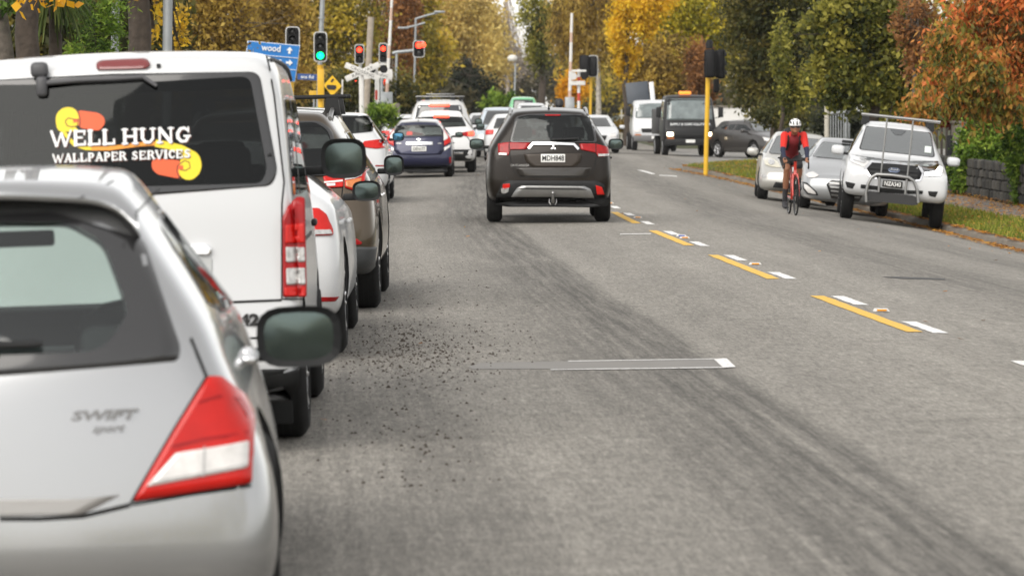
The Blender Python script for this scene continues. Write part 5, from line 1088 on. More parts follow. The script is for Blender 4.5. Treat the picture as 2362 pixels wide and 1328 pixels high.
# ================= trucks in the mouth of the side street
def truck(name, label, d, px, yaw, cabm, W_=2.05, H=2.28, beacon=False, lit=False, words=None, tray=True):
    s_ = FPX / d; x = (px - CX) / s_; r = empty(name); tag(r, label, 'truck'); zg = ground_z(x, d)
    r.matrix_world = Matrix.Translation((x, d, zg)) @ Matrix.Rotation(PI + yaw, 4, 'Z') @ Matrix.Translation((0, 0, 0))
    hw = W_ / 2; L = 1.9                         # cab, local +y forward, front at y = 0
    st = [(-L, .75, 1.35, H - .04, hw * .98, hw * .97, hw * .86), (-L + .1, .7, 1.35, H, hw * .99, hw * .98, hw * .88), (-1.0, .62, 1.35, H, hw, hw * .99, hw * .88), (-.45, .58, 1.33, H - .05, hw, hw * .985, hw * .86), (-.18, .56, 1.28, 1.42, hw * .99, hw * .97, hw * .9), (-.06, .55, 1.12, 1.24, hw * .97, hw * .95, hw * .88), (0, .58, .95, 1.05, hw * .94, hw * .92, hw * .85)]
    me = body_mesh(st, [(0, 0), (3, 0)], [(.5, .05), (.8, 0), (1.2, .04)], bulge_f=.06); bm = bmesh.new(); bm.from_mesh(me); bv = BVHTree.FromBMesh(bm); bm.free()
    me.materials.append(cabm); me.polygons.foreach_set('use_smooth', [True] * len(me.polygons)); link('cab', me, r)
    PT = lambda nm, o, m, f='front', **k: patch(nm, bv, rounded(o, .03), f, m, r, **k)
    PT('windscreen', [(-hw * .86, 1.42), (hw * .86, 1.42), (hw * .80, H - .16), (-hw * .80, H - .16)], mat('truck_glass', (.10, .12, .12), .08, coat=1.0, var=.6, vscale=3, dark=2.2))
    for f in ('left', 'right'): PT('side_window', [(-1.5, 1.42), (-.55, 1.40), (-.72, H - .22), (-1.5, H - .2)], M_GLASSD, f)
    PT('grille', [(-.62, .98), (.62, .98), (.58, .80), (-.58, .80)], M_BLACKP)
    for s in (-1, 1):
        h = PT('headlight', [(s * .66, .93), (s * .90, .94), (s * .90, .80), (s * .67, .80)], M_HEADLIT if lit else M_CLEARB, off=.02); PT('indicator', [(s * .62, .74), (s * .9, .74), (s * .9, .68), (s * .62, .68)], M_AMBER, off=.015)
        mm = MB(); mm.box((s * (hw + .16), -.25, 1.72), (.20, .08, .40), bev=.03); mm.tube([(s * (hw - .05), -.3, 1.95), (s * (hw + .15), -.27, 1.92)], .014, 6); mm.tube([(s * (hw - .05), -.3, 1.5), (s * (hw + .15), -.27, 1.52)], .014, 6); mm.build('wing_mirror', M_BLACKP, r)
    bm_ = MB(); bm_.box((0, -.02, .56), (W_ - .1, .16, .26), bev=.03); bm_.build('front_bumper', M_BLACKP if cabm is not M_WHITE else mat('bumper_grey', (.12, .12, .12), .5), r)
    p = MB(); p.box((0, .075, .60), (.36, .012, .12)); p.build('number_plate', M_PLATEW, r)
    for y in (-.95, -4.0):
        for s in (-1, 1):
            w = empty('wheel', (s * (hw - .16), y, .40), r); w.rotation_euler = (0, 0, 0 if s > 0 else PI); ty, ri = wheel_meshes(.40); link('tyre', ty, w); link('rim', ri, w)
    ch = MB(); ch.box((0, -3.2, .72), (.8, 4.4, .22)); ch.build('chassis', M_DARK, r)
    if words:
        q = PT('sign_band', [(-.80, 1.30), (.80, 1.30), (.80, 1.18), (-.80, 1.18)], M_GLOSSBLACK, off=.006); text('cab_lettering', words, .125, mat('sign_white', (.75, .77, .78), .5), r, cast(bv, 'front', 0, 1.235, .025), (PI / 2, 0, PI), .003, .002, sx=.98)
    if beacon:
        b = MB(); b.box((.12, -.9, H + .07), (.46, .16, .12), bev=.03); b.build('beacon_light', mat('beacon_orange', (.8, .2, .02), .3, emit=(1, .25, .03), estr=.8), r)
    return r, hw
tb, hw = truck('black_truck', 'black truck with headlights on and an orange beacon on its cab roof', 143, 1592, .06, mat('truck_black', (.010, .010, .011), .4, spec=.3), 2.1, 2.40, True, True, 'SUPPLY & CORE SOLUTIONS')
mb = MB(); mb.box((0, -3.3, 1.35), (2.1, 2.7, 1.0), bev=.03); mb.build('deck_body', mat('deck_dark', (.03, .03, .032), .5), tb)
tw, hw = truck('white_truck', 'white tip truck behind the black truck with its dark tray tilted up', 158, 1512, .04, M_WHITE, 2.0, 2.22)
mb = MB(); mb.box((0, 0, 0), (1.0, .10, .95), bev=.02); t_ = mb.build('tipped_tray', mat('tray_blue_grey', (.045, .055, .07), .5, var=.4, vscale=3), tw); t_.location = (.56, -2.9, 2.52); t_.rotation_euler = (.25, .10, 0)
mb = MB(); mb.box((0, 0, 0), (.20, .16, 1.3), bev=.02); t_ = mb.build('tray_post', M_WHITE, tw); t_.location = (-.07, -2.65, 2.35); t_.rotation_euler = (.25, .08, 0)

departing('green_van', 'light green van roof far down the road above the pale cars', 172, 1207, paint('green', (.12, .45, .20), 0, .4), 1.85, 4.8, 2.25)
# dark figure ahead of the bronze SUV
pd = tag(empty('person'), 'person in dark clothing seen from behind over the bronze SUV roof', 'person'); px_ = (1290 - CX) / FPX * 86; pd.location = (px_, 86, ground_z(px_, 86))
mb = MB()
def cap(a, b, ra, rb):
    a, b = Vector(a), Vector(b); u = (b - a).normalized(); mb.tube([a - u * ra, a - u * ra * .7, a, b, b + u * rb * .7, b + u * rb], [.003, ra * .7, ra, rb, rb * .7, .003], 12)
for s_ in (-1, 1):
    cap((s_ * .10, 0, .92), (s_ * .11, .03 * s_, .50), .09, .062); cap((s_ * .11, .03 * s_, .50), (s_ * .11, .05 * s_, .09), .06, .042); cap((s_ * .11, .05 * s_ - .05, .05), (s_ * .12, .05 * s_ + .14, .04), .045, .035)
    cap((s_ * .18, 0, 1.50), (s_ * .25, .02, 1.22), .062, .05); cap((s_ * .25, .02, 1.22), (s_ * .24, .12, .98), .046, .036); cap((s_ * .24, .12, .98), (s_ * .235, .15, .90), .034, .026)
cap((-.07, 0, .95), (.07, 0, .95), .12, .12); cap((0, 0, .98), (0, 0, 1.25), .14, .15); cap((-.10, 0, 1.42), (.10, 0, 1.42), .11, .11); cap((0, 0, 1.25), (0, 0, 1.42), .15, .12); cap((0, .01, 1.50), (0, .02, 1.62), .055, .055); cap((0, .02, 1.70), (0, .02, 1.78), .085, .09); cap((0, .10, 1.70), (0, .11, 1.69), .02, .02)
me = mb.mesh('body', [M_INK]); o = link('tmp', me); rm = o.modifiers.new('r', 'REMESH'); rm.mode = 'VOXEL'; rm.voxel_size = .02; sm = o.modifiers.new('s', 'SMOOTH'); sm.iterations = 3
dg = bpy.context.evaluated_depsgraph_get(); dg.update(); me = bpy.data.meshes.new_from_object(o.evaluated_get(dg)); bpy.data.objects.remove(o); me.materials.clear(); me.materials.append(mat('dark_clothes', (.012, .012, .015), .9)); me.polygons.foreach_set('use_smooth', [True] * len(me.polygons)); link('body', me, pd)
mb = MB(); mb.lathe([(1.72, .098), (1.80, .102), (1.86, .07), (1.885, .001)], 16, 'z', (0, .02, 0)); mb.build('hair', M_INK, pd)
# ------------------------------------------------------------------ street furniture
M_POLE = mat('galvanised', (0.34, 0.36, 0.37), .5, .5, var=.4, vscale=6); M_YPOLE = mat('pole_yellow', (0.72, 0.42, 0.02), .45, var=.25, vscale=5); M_SIGB = mat('signal_black', (0.008, 0.008, 0.009), .6, spec=.25)
M_BORDER = mat('signal_border', (0.55, 0.55, 0.54), .5); M_PW = mat('post_white', (0.68, 0.67, 0.64), .6, var=.3, vscale=4); M_PR = mat('post_red', (0.45, 0.05, 0.03), .6); M_WOODP = mat('weathered_wood', (0.36, 0.31, 0.25), .85, var=.6, vscale=7, bump=.4, bscale=30)
LITR = mat('signal_lit_red', (.6, .03, .02), .3, emit=(1, .03, .012), estr=4); LITG = mat('signal_lit_green', (.02, .5, .2), .3, emit=(.0, 1, .22), estr=2.6); LENS = mat('lens_off', (.03, .03, .03), .2)
def base_z(x, d): return ground_z(x, d) if (C(d) - 6.2 < x < C(d) + 6.0 or 108 < d < 176) else land_z(x, d)
def wpole(px0, py0, px1, py1, d, wpx, m, name, parent=None, n=12, taper=1.0):
    """pole from the ground through (px1,py1) up to (px0,py0)"""
    a, b = at(px0, py0, d), at(px1, py1, d); v = (b - a); t = (base_z(b.x, d) - .1 - a.z) / v.z; g = a + v * t; r = wpx / 2 / FPX * d
    mb = MB(); mb.tube([g, a], [r, r * taper], n); o = mb.build(name, m, parent); return o, g
def signal_head(root, px, pyt, pyb, d, wpx, lit=None, back=False, border=True, n=3, lens_px=None):
    s = FPX / d; w = wpx / s; h = (pyb - pyt) / s; c = at(px, (pyt + pyb) / 2, d); sg = 1 if back else -1
    hd = empty('signal_head', c, root)
    ol = rounded([(-w / 2, -h / 2), (w / 2, -h / 2), (w / 2, h / 2), (-w / 2, h / 2)], w * .28)
    if border:
        mb = MB(); mb.prism([(x * 1.0, z * 1.0) for x, z in ol], -.012, .012); mb.build('backboard_border', M_BORDER, hd)
    mb = MB(); mb.prism([(x * (1 - .055 / w), z * (1 - .055 / h)) for x, z in ol], -.02, .02); mb.build('backboard', M_SIGB, hd)
    mb = MB(); mb.box((0, .10 if not back else -.10, 0), (w * .62, .18, h * .88), bev=.03); mb.build('housing', M_SIGB, hd)
    for k in range(n):
        z = h * .88 * (.5 - (k + .5) / n); R = min(w * .27, h / n * .40); y = -.025 * (1 if not back else -1)
        mb = MB(); vs = []
        for yy in (y, y - .16 * (1 if not back else -1)):
            for j in range(13):
                a = PI * (j / 12) * 1.3 - .15 * PI; vs.append((R * 1.12 * math.cos(a), yy, z + R * 1.12 * math.sin(a)))
        mb.add(vs, [(j, j + 1, 14 + j, 13 + j) for j in range(12)], 0, True); mb.build('visor', M_SIGB, hd)
        le = MB(); le.lathe([(y, R), (y - .02 * (1 if not back else -1), R * .7), (y - .03 * (1 if not back else -1), .001)], 16, 'y', (0, 0, z)); le.build('lens', (lit[1] if lit and lit[0] == k else LENS), hd)
    return hd
def thing(name, label, cat, group=None): return tag(empty(name), label, cat, group)
SIGG = 'traffic signals at the crossing'
# green signal on the kerb side
t = thing('traffic_signal', 'traffic signal showing green on a yellow and grey pole', 'traffic light', SIGG)
wpole(739, 150, 740, 235, 115.0, 14, M_YPOLE, 'yellow_post', t); wpole(746, -60, 741, 72, 115.3, 11, M_POLE, 'pole', t); signal_head(t, 739, 74, 143, 114.6, 31, (2, LITG))
mb = MB(); c = at(740, 195, 114.9); mb.box(c, (.21, .2, .95), bev=.02); mb.build('control_box', M_YPOLE, t); mb = MB(); c = at(742, 42, 115.2); mb.lathe([(-.02, .11), (.02, .11)], 14, 'z', c); mb.build('pole_clamp', M_POLE, t)
t = thing('traffic_signal', 'unlit traffic signal seen behind the top of the blue direction sign', 'traffic light', SIGG); wpole(676, 100, 672, 235, 112, 10, M_YPOLE, 'yellow_post', t); signal_head(t, 675, 62, 120, 111.7, 33)
# red signals beyond the railway
for px, a, b, w, d, lb in ((829, 103, 148, 22, 140, 'traffic signal showing red just above the white crossed railway boards'), (884, 100, 146, 20, 140, 'traffic signal showing red beside the raised white barrier arm')):
    t = thing('traffic_signal', lb, 'traffic light', SIGG); wpole(px + (2 if px < 850 else -3), 140, px + (3 if px < 850 else -4), 240, d + .3, 7, M_POLE if px > 850 else M_PW, 'pole', t); signal_head(t, px, a, b, d, w, (0, LITR), n=2)
t = thing('traffic_signal', 'double red signal hung on a grey mast arm above the queue', 'traffic light', SIGG)
wpole(915, 122, 912, 240, 150, 6, M_POLE, 'mast', t); mb = MB(); mb.tube([at(905, 124, 150), at(915, 121, 150), at(955, 117, 150)], .07, 8); mb.build('arm', M_POLE, t)
hd = signal_head(t, 966, 94, 133, 149.8, 27, (0, LITR), n=2); le = MB(); le.lathe([(-.03, .11), (-.05, .08), (-.06, .001)], 14, 'y', (.17, 0, .17)); le.build('lens', LITR, hd)
for px, py, d, lb in ((884, 190, 155, 'small red signal low on a yellow post by the crossing'), (819, 190, 158, 'tiny red lamp far behind the crossed railway boards')):
    t = thing('warning_lamp', lb, 'lamp'); wpole(px - 5 if px > 850 else px, py - 14, px - 5 if px > 850 else px, 235, d, 6, M_YPOLE if px > 850 else M_PW, 'post', t)
    q = at(px, py, d - .2); mb = MB(); mb.box(q, (.26, .1, .34), bev=.03); mb.build('housing', M_SIGB, t); le = MB(); le.lathe([(-.06, .13 if px > 850 else .08), (-.09, .001)], 14, 'y', q); le.build('lens', LITR, t)
# railway crossing: crossed boards, flashers, striped post, raised arms
def cross_boards(name, label, px, py, d, size, ang, txt=True, post_m=M_PW, pw=7):
    t = thing(name, label, 'railway sign'); wpole(px, py - 5, px, 240, d + .12, pw, post_m, 'post', t); c = at(px, py, d)
    for k, a in enumerate(ang):
        b = empty('board', c + Vector((0, -.03 * k, 0)), t); b.rotation_euler = (0, -math.radians(a), 0); mb = MB(); mb.box((0, 0, 0), (size, .02, .20), bev=.005); mb.build('board_face', M_PW, b)
        if txt: text('board_lettering', ('RAILWAY', 'CROSSING')[k % 2], .15, M_INK, b, (0, -.012, 0), (PI / 2, 0, 0), .001, sx=size / 1.05)
cross_boards('railway_sign', 'white crossed boards of the railway crossing left of the barrier arm', 836, 166, 130, 1.30, (24, -22))
cross_boards('railway_sign', 'white crossed boards behind the black flashing-light discs', 872, 172, 133, 1.05, (10, -12))
t = thing('crossing_flasher', 'unlit round black flashing lights on a short crossbar', 'crossing light')
wpole(869, 150, 868, 190, 132, 6, M_PW, 'post', t)
for k, px in enumerate((858, 885)):
    q = at(px, 160, 131.8); mb = MB(); mb.lathe([(-.03, .145), (.0, .145), (.02, .10), (.02, .001)], 18, 'y', q); mb.lathe([(-.03, .145), (-.031, .001)], 18, 'y', q); mb.build('lamp_disc', M_SIGB, t)
mb = MB(); mb.tube([at(852, 150, 132), at(892, 149, 132)], .03, 8); mb.build('crossbar', M_PW, t)
def striped(name, label, px, pyt, d, wpx, n=6):
    t = thing(name, label, 'post'); a = at(px, pyt, d); g = base_z(a.x, d) - .05; r = wpx / 2 / FPX * d
    for k in range(n):
        z0, z1 = lerp(g, a.z, k / n), lerp(g, a.z, (k + 1) / n); mb = MB(); mb.tube([(a.x, d, z0), (a.x, d, z1)], r, 12); mb.build('stripe', M_PR if k % 2 == 0 else M_PW, t)
    return t
striped('barrier_post', 'red and white striped post below the flashing lights', 868, 186, 131, 6, 8)
def boom(name, label, px0, py0, px1, py1, d, wpx):
    t = thing(name, label, 'barrier'); a, b = at(px0, py0, d), at(px1, py1, d); n = 9; r = wpx / 2 / FPX * d
    for k in range(n): mb = MB(); mb.tube([b.lerp(a, k / n), b.lerp(a, (k + 1) / n)], r * lerp(1, .75, k / n), 8); mb.build('arm_segment', M_PW if k % 3 else mat('boom_red', (.52, .36, .28), .6), t)
    q = MB(); z0 = base_z(b.x, d); q.box((b.x, d, (z0 + b.z) / 2), (.42, .4, b.z - z0 + .3), bev=.03); q.build('drive_box', M_POLE, t)
boom('crossing_barrier', 'raised white barrier arm standing left of the road by the red signals', 906, -40, 892, 222, 134, 8)
boom('crossing_barrier', 'raised white barrier arm standing right of the road behind the bronze SUV', 1319, 31, 1314, 232, 165, 8)
t = striped('barrier_post', 'red and white striped post with crossbar behind the bronze SUV', 1335, 160, 164, 7, 10)
for y, w, h in ((164, 34, 5), (192, 36, 10)): mb = MB(); mb.box(at(1335 + (0 if w == 34 else -3), y, 163.8), (w * 164 / FPX, .04, h * 164 / FPX), bev=.01); mb.build('crossbar' if h == 5 else 'sign_board', M_PW, t)
for px in (1322, 1348): q = at(px, 176, 163.7); mb = MB(); mb.lathe([(-.03, .17), (.05, .12), (.05, .001)], 14, 'y', q); mb.lathe([(-.03, .17), (-.031, .001)], 14, 'y', q); mb.build('lamp_disc', M_SIGB if px > 1330 else M_BORDER, t)
t = thing('traffic_signal', 'black back of a traffic signal on a thin yellow pole beyond the bronze SUV', 'traffic light', SIGG); wpole(1364, 150, 1362, 245, 166, 6, M_YPOLE, 'yellow_post', t); signal_head(t, 1348, 126, 178, 165.5, 26, back=True, border=False); signal_head(t, 1368, 128, 178, 165.7, 22, back=True)
# right-hand signal seen from behind on its yellow pole
t = thing('traffic_signal', 'black backs of paired signals on the tall yellow pole at the grass corner', 'traffic light', SIGG)
wpole(1633, 178, 1628, 385, 106, 10.5, M_YPOLE, 'yellow_post', t); signal_head(t, 1637, 112, 182, 105.8, 30, back=True, border=False); h2 = signal_head(t, 1663, 112, 184, 106.2, 24, back=True, border=False); h2.rotation_euler.z = -.6
h3 = signal_head(t, 1652, 180, 216, 106.3, 18, back=True, border=False, n=2); q = at(1636, 103, 106); mb = MB(); mb.lathe([(-.12, .10), (.06, .10), (.12, .06), (.13, .001)], 12, 'z', q); mb.build('pole_cap', M_SIGB, t)
# blue direction sign
def panel(t, name, corners, d, m, th=.03):
    P = [at(x, y, d) for x, y in corners]; mb = MB(); n = len(P); back = [p + Vector((0, th, 0)) for p in P]; mb.add(P + back, [list(range(n)), list(range(2 * n - 1, n - 1, -1))] + [(i, i + n, (i + 1) % n + n, (i + 1) % n) for i in range(n)]); return mb.build(name, m, t)
M_BLUE = mat('sign_blue', (0.012, 0.17, 0.50), .4, var=.2, vscale=3); M_SW = mat('sign_legend', (0.72, 0.74, 0.75), .45)
t = thing('direction_sign', 'blue direction sign with white arrows leaning out beside the van roof', 'road sign'); d = 104.0
wpole(678, 105, 669, 236, d + .1, 9, M_YPOLE, 'post', t); panel(t, 'sign_edge', [(571, 94), (692.5, 105), (680.5, 189.5), (559, 178)], d, M_SW); panel(t, 'sign_panel', [(573, 95.5), (691, 106.5), (679.5, 188), (561, 177)], d - .02, M_BLUE)
for a, b in (((568, 123.5), (687.5, 134)), ((565, 150), (683.5, 161.5))): panel(t, 'dividing_line', [a, b, (b[0], b[1] + 1.3), (a[0], a[1] + 1.3)], d - .045, M_SW)
def arrow(t, cx, cy, k, ang, d):
    pts = [(-.18, .5), (.18, .5), (.18, 0), (.5, 0), (0, -.55), (-.5, 0), (-.18, 0)]; ca, sa = math.cos(ang), math.sin(ang); panel(t, 'arrow', [(cx + k * (x * ca - y * sa), cy + k * (x * sa + y * ca)) for x, y in pts], d, M_SW, .008)
arrow(t, 668, 117, 15, .08, d - .05); arrow(t, 667, 145, 15, PI / 2 + .05, d - .05)
for s, px, py in (('wood', 626, 111), ('s', 628, 139), ('y', 644, 166)): text('sign_lettering', s, .26, M_SW, t, at(px + (22 if s != 'y' else 14), py + 3, d - .055), (PI / 2, .085, 0), .003, .004, align='RIGHT' if s != 'x' else 'CENTER', sx=.9).rotation_euler = (PI / 2, .09, 0)
# street name blade, diamond warning sign, small boxes
t = thing('street_sign', 'small dark blue street name blade left of the yellow post', 'street sign'); d = 116; panel(t, 'blade', [(686, 170), (732, 172), (732, 186), (686, 184)], d, mat('blade_blue', (.02, .07, .24), .4)); text('blade_lettering', 'ens Rd', .15, M_SW, t, at(709, 178, d - .03), (PI / 2, .04, 0), .002, .002); wpole(733, 170, 733, 235, d + .1, 4, M_POLE, 'post', t)
t = thing('warning_sign', 'yellow diamond sign with a black train symbol', 'road sign'); d = 118; panel(t, 'diamond', [(767, 174), (788, 199), (766, 222), (746, 197)], d, mat('sign_yellow', (.75, .45, .01), .45)); wpole(790, 184, 789, 225, d + .1, 4, M_PW, 'post', t)
panel(t, 'train_symbol', [(754, 196), (775, 197), (776, 203), (772, 208), (757, 207), (753, 202)], d - .02, M_INK, .008)
panel(t, 'arrow_symbol', [(762, 188), (768, 181), (771, 184), (765, 191)], d - .02, M_INK, .008)
t = thing('cabinet', 'small yellow box low beside the yellow signal post', 'box'); mb = MB(); mb.box(at(724, 216, 116.5), (.30, .2, .18), bev=.02); mb.build('box_body', M_YPOLE, t); wpole(724, 218, 724, 235, 116.5, 4, M_POLE, 'leg', t)
# street lights and plain poles
t = thing('street_light', 'tall grey street light with two arms over the far queue', 'street light'); wpole(959, 42, 955, 230, 170, 5, M_POLE, 'pole', t)
for p in ([(959, 44), (985, 36), (1014, 29)], [(928, 66), (958, 60), (980, 53)]): mb = MB(); mb.tube([at(x, y, 170) for x, y in p], .05, 6); mb.build('arm', M_POLE, t)
for x, y in ((1014, 28), (930, 65)): mb = MB(); mb.box(at(x, y, 170), (.5, .2, .1), bev=.03); mb.build('lamp_head', M_POLE, t)
t = thing('street_light', 'thin grey lamp post with round pale lamp far down the road', 'street light'); wpole(1189, 146, 1187, 225, 260, 4.5, M_POLE, 'pole', t); q = at(1182, 136, 260); mb = MB(); mb.lathe([(-.2, .001), (-.15, .3), (.1, .36), (.25, .2), (.28, .001)], 14, 'z', q); mb.build('globe', mat('lamp_globe', (.65, .63, .58), .5), t)
t = thing('lamp_post', 'pale grey metal post right of the thick dark trunk', 'post'); wpole(388, -60, 386, 110, 50, 22, M_POLE, 'pole', t, 16)
t = thing('lamp_post', 'grey metal post behind the bright green shrub', 'post'); wpole(268, -60, 265, 110, 60, 18, M_POLE, 'pole', t, 16)
t = thing('utility_pole', 'weathered wooden pole rising behind the crossed railway boards', 'pole'); wpole(856, 40, 845, 240, 142, 15, M_WOODP, 'pole', t, 10)
t = thing('concrete_block', 'pale concrete block beside the green hedge at the crossing', 'block'); mb = MB(); mb.box(at(908, 252, 128) + Vector((0, 0, -.6)), (.42, .5, 1.6), bev=.04); mb.build('block_body', M_KERB, t)
# ------------------------------------------------------------------ walls, fences, gate on the right
def u_x(u, y): return C(y) + u
M_STONES = [mat('stone_%d' % k, c, .9, var=.5, vscale=8, bump=.5, bscale=25) for k, c in enumerate(((.04, .038, .032), (.06, .056, .048), (.03, .029, .026), (.075, .07, .06)))]
WX = lambda y: kerb_r(min(y, 110)) + VW + 1.35
t = thing('stone_wall', 'low dark rubble stone wall under the green hedge', 'wall')
ys_ = np.arange(64, 90, .5); mb = MB(); vs = []; fs = []
for y in ys_:
    x = WX(y); z = land_z(x, y)
    vs += [(x + .03, y, z - .2), (x + .03, y, z + .78), (x + .36, y, z + .78), (x + .36, y, z - .2)]
for j in range(len(ys_) - 1):
    for i in range(3): fs.append((4 * j + i, 4 * j + i + 1, 4 * j + i + 5, 4 * j + i + 4))
fs += [(0, 1, 2, 3)]; mb.add(vs, fs); mb.build('mortar_core', mat('mortar', (.06, .056, .05), .95), t)
stone_me = []
for k in range(8):
    bm = bmesh.new(); bmesh.ops.create_cube(bm, size=1); bmesh.ops.bevel(bm, geom=bm.edges[:], offset=.16, segments=1, affect='EDGES')
    for v in bm.verts: v.co += Vector((random.uniform(-.07, .07), random.uniform(-.07, .07), random.uniform(-.07, .07)))
    me = bpy.data.meshes.new('stone'); bm.to_mesh(me); bm.free(); me.materials.append(M_STONES[k % 4]); stone_me.append(me)
row = 0; zz = 0.0; cnt = 0
while zz < .75:
    hgt = random.uniform(.17, .25); y = 64.0 + random.uniform(0, .2)
    while y < 89.3 and cnt < 298:
        ln = random.uniform(.28, .62); x = WX(y); o = link('stone', stone_me[random.randrange(8)], t); o.location = (x + .05, y + ln / 2, land_z(x, y) + zz + hgt / 2); o.scale = (.16, ln * .96, hgt * .95); o.rotation_euler = (random.uniform(-.04, .04), 0, random.uniform(-.03, .03)); y += ln + .01; cnt += 1
    zz += hgt
def slat_fence(name, label, p0, p1, h, m, n, w, d, z0=None, posts=True):
    t = thing(name, label, 'fence'); p0, p1 = Vector(p0), Vector(p1); dr = (p1 - p0).normalized(); ang = math.atan2(dr.y, dr.x)
    me = MB(); me.box((0, 0, h / 2), (w, .03, h), bev=.006); sl = me.mesh('slat', [m])
    for k in range(n): o = link('slat', sl, t); o.location = p0.lerp(p1, (k + .5) / n) + Vector((0, 0, random.uniform(-.01, .01))); o.rotation_euler.z = ang
    for f in (.2, .8): mb = MB(); q = p0.lerp(p1, .5); mb.box((0, .03, h * f), ((p1 - p0).length, .04, .09)); o = mb.build('rail', m, t); o.location = q; o.rotation_euler.z = ang
    return t
M_TIMB = mat('timber_brown', (.075, .058, .048), .85, var=.5, vscale=5, bump=.3); M_PALE = mat('pale_timber', (.50, .47, .40), .8, var=.4, vscale=4)
p0 = at(2100, 400, 96); p1 = at(2200, 400, 93); slat_fence('board_fence', 'brown board fence behind the roof rack of the white ute', (p0.x, 96, land_z(p0.x, 96) - .1), (p1.x, 93, land_z(p1.x, 93) - .1), 1.9, M_TIMB, 9, .12, 95)
t = thing('gate_post', 'grey concrete gate post under the red leaves', 'post'); q = at(2210, 350, 91); mb = MB(); mb.box((q.x, 91, land_z(q.x, 91) + .7), (.32, .32, 1.6), bev=.03); mb.build('shaft', M_KERB, t); mb = MB(); mb.box((q.x, 91, land_z(q.x, 91) + 1.53), (.38, .38, .08), bev=.02); mb.build('cap', M_KERB, t)
t = thing('black_gate_post', 'black post standing right of the white ute', 'post'); q = at(2190, 400, 88); mb = MB(); mb.box((q.x, 88, land_z(q.x, 88) + .6), (.14, .14, 1.3), bev=.02); mb.build('shaft', M_SIGB, t); mb = MB(); mb.box((q.x + .16, 88, land_z(q.x, 88) + .55), (.06, .08, 1.1), bev=.01); mb.build('stay', M_POLE, t)  # black gate post with a metal stay
# metal gate between posts behind the grey hatchback
t = thing('metal_gate', 'grey metal bar gate with pale posts above the parked silver cars', 'gate'); d = 98
for px, w, m in ((1907, 11, M_PALE), (1951, 6, M_POLE)): wpole(px, 238, px, 330, d, w, m, 'post', t)
mb = MB(); mb.tube([at(1913, 262, d), at(1949, 259, d)], .045, 8); mb.build('top_rail', M_POLE, t); mb = MB(); mb.tube([at(1913, 325, d), at(1949, 325, d)], .04, 8); mb.build('bottom_rail', M_POLE, t)
for k in range(6): mb = MB(); x = 1916 + k * 6; mb.tube([at(x, 262, d), at(x, 325, d)], .018, 6); mb.build('bar', M_POLE, t)
mb = MB(); mb.box(at(1958, 300, d + .4), (.06, .06, 2.0), bev=.01); mb.build('stay', M_POLE, t)
# white wall and far fence
t = thing('rendered_wall', 'white rendered wall behind the charcoal hatchback', 'wall'); q0, q1 = at(1636, 300, 172), at(1740, 300, 172); mb = MB(); mb.box(((q0.x + q1.x) / 2, 172, .6), (q1.x - q0.x, .3, 2.3)); mb.build('wall_body', mat('render_white', (.66, .65, .62), .85, var=.3, vscale=1.5), t); mb = MB(); mb.box(((q0.x + q1.x) / 2, 172, 1.78), (q1.x - q0.x + .1, .4, .1)); mb.build('coping', M_KERB, t)
p0 = at(1738, 300, 150); p1 = at(1768, 300, 148); slat_fence('paling_fence', 'pale upright palings glimpsed right of the white wall', (p0.x, 150, -.3), (p1.x, 148, -.3), 2.0, M_PALE, 5, .07, 150)
t = thing('bollard', 'yellow post behind the helmet side of the silver sedan roof', 'post'); wpole(1757, 256, 1757, 300, 146, 6, M_YPOLE, 'shaft', t)
p0 = at(1428, 300, 205); p1 = at(1484, 300, 200); slat_fence('picket_fence', 'white fence panels far off left of the white truck', (p0.x, 205, .0), (p1.x, 200, .0), 1.65, M_PALE, 5, .2, 205)
# ------------------------------------------------------------------ plants
def leafmat(name, cols, trans=.42, rough=.55):
    if name in MATS: return MATS[name]
    m = bpy.data.materials.new(name); m.use_nodes = True; n = m.node_tree; N = n.nodes; Lk = n.links; b = N['Principled BSDF']; out = [k for k in N if k.type == 'OUTPUT_MATERIAL'][0]
    a = N.new('ShaderNodeAttribute'); a.attribute_name = 'tone'; r = N.new('ShaderNodeValToRGB'); e = r.color_ramp.elements
    while len(e) < len(cols): e.new(.5)
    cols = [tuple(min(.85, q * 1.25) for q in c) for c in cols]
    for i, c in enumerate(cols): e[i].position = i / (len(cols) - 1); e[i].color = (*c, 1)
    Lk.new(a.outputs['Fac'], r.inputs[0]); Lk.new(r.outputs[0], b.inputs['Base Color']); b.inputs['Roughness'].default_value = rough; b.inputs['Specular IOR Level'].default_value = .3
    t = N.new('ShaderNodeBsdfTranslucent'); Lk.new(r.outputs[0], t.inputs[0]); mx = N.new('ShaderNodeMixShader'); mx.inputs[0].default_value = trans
    Lk.new(b.outputs[0], mx.inputs[1]); Lk.new(t.outputs[0], mx.inputs[2]); Lk.new(mx.outputs[0], out.inputs[0]); MATS[name] = m; return m
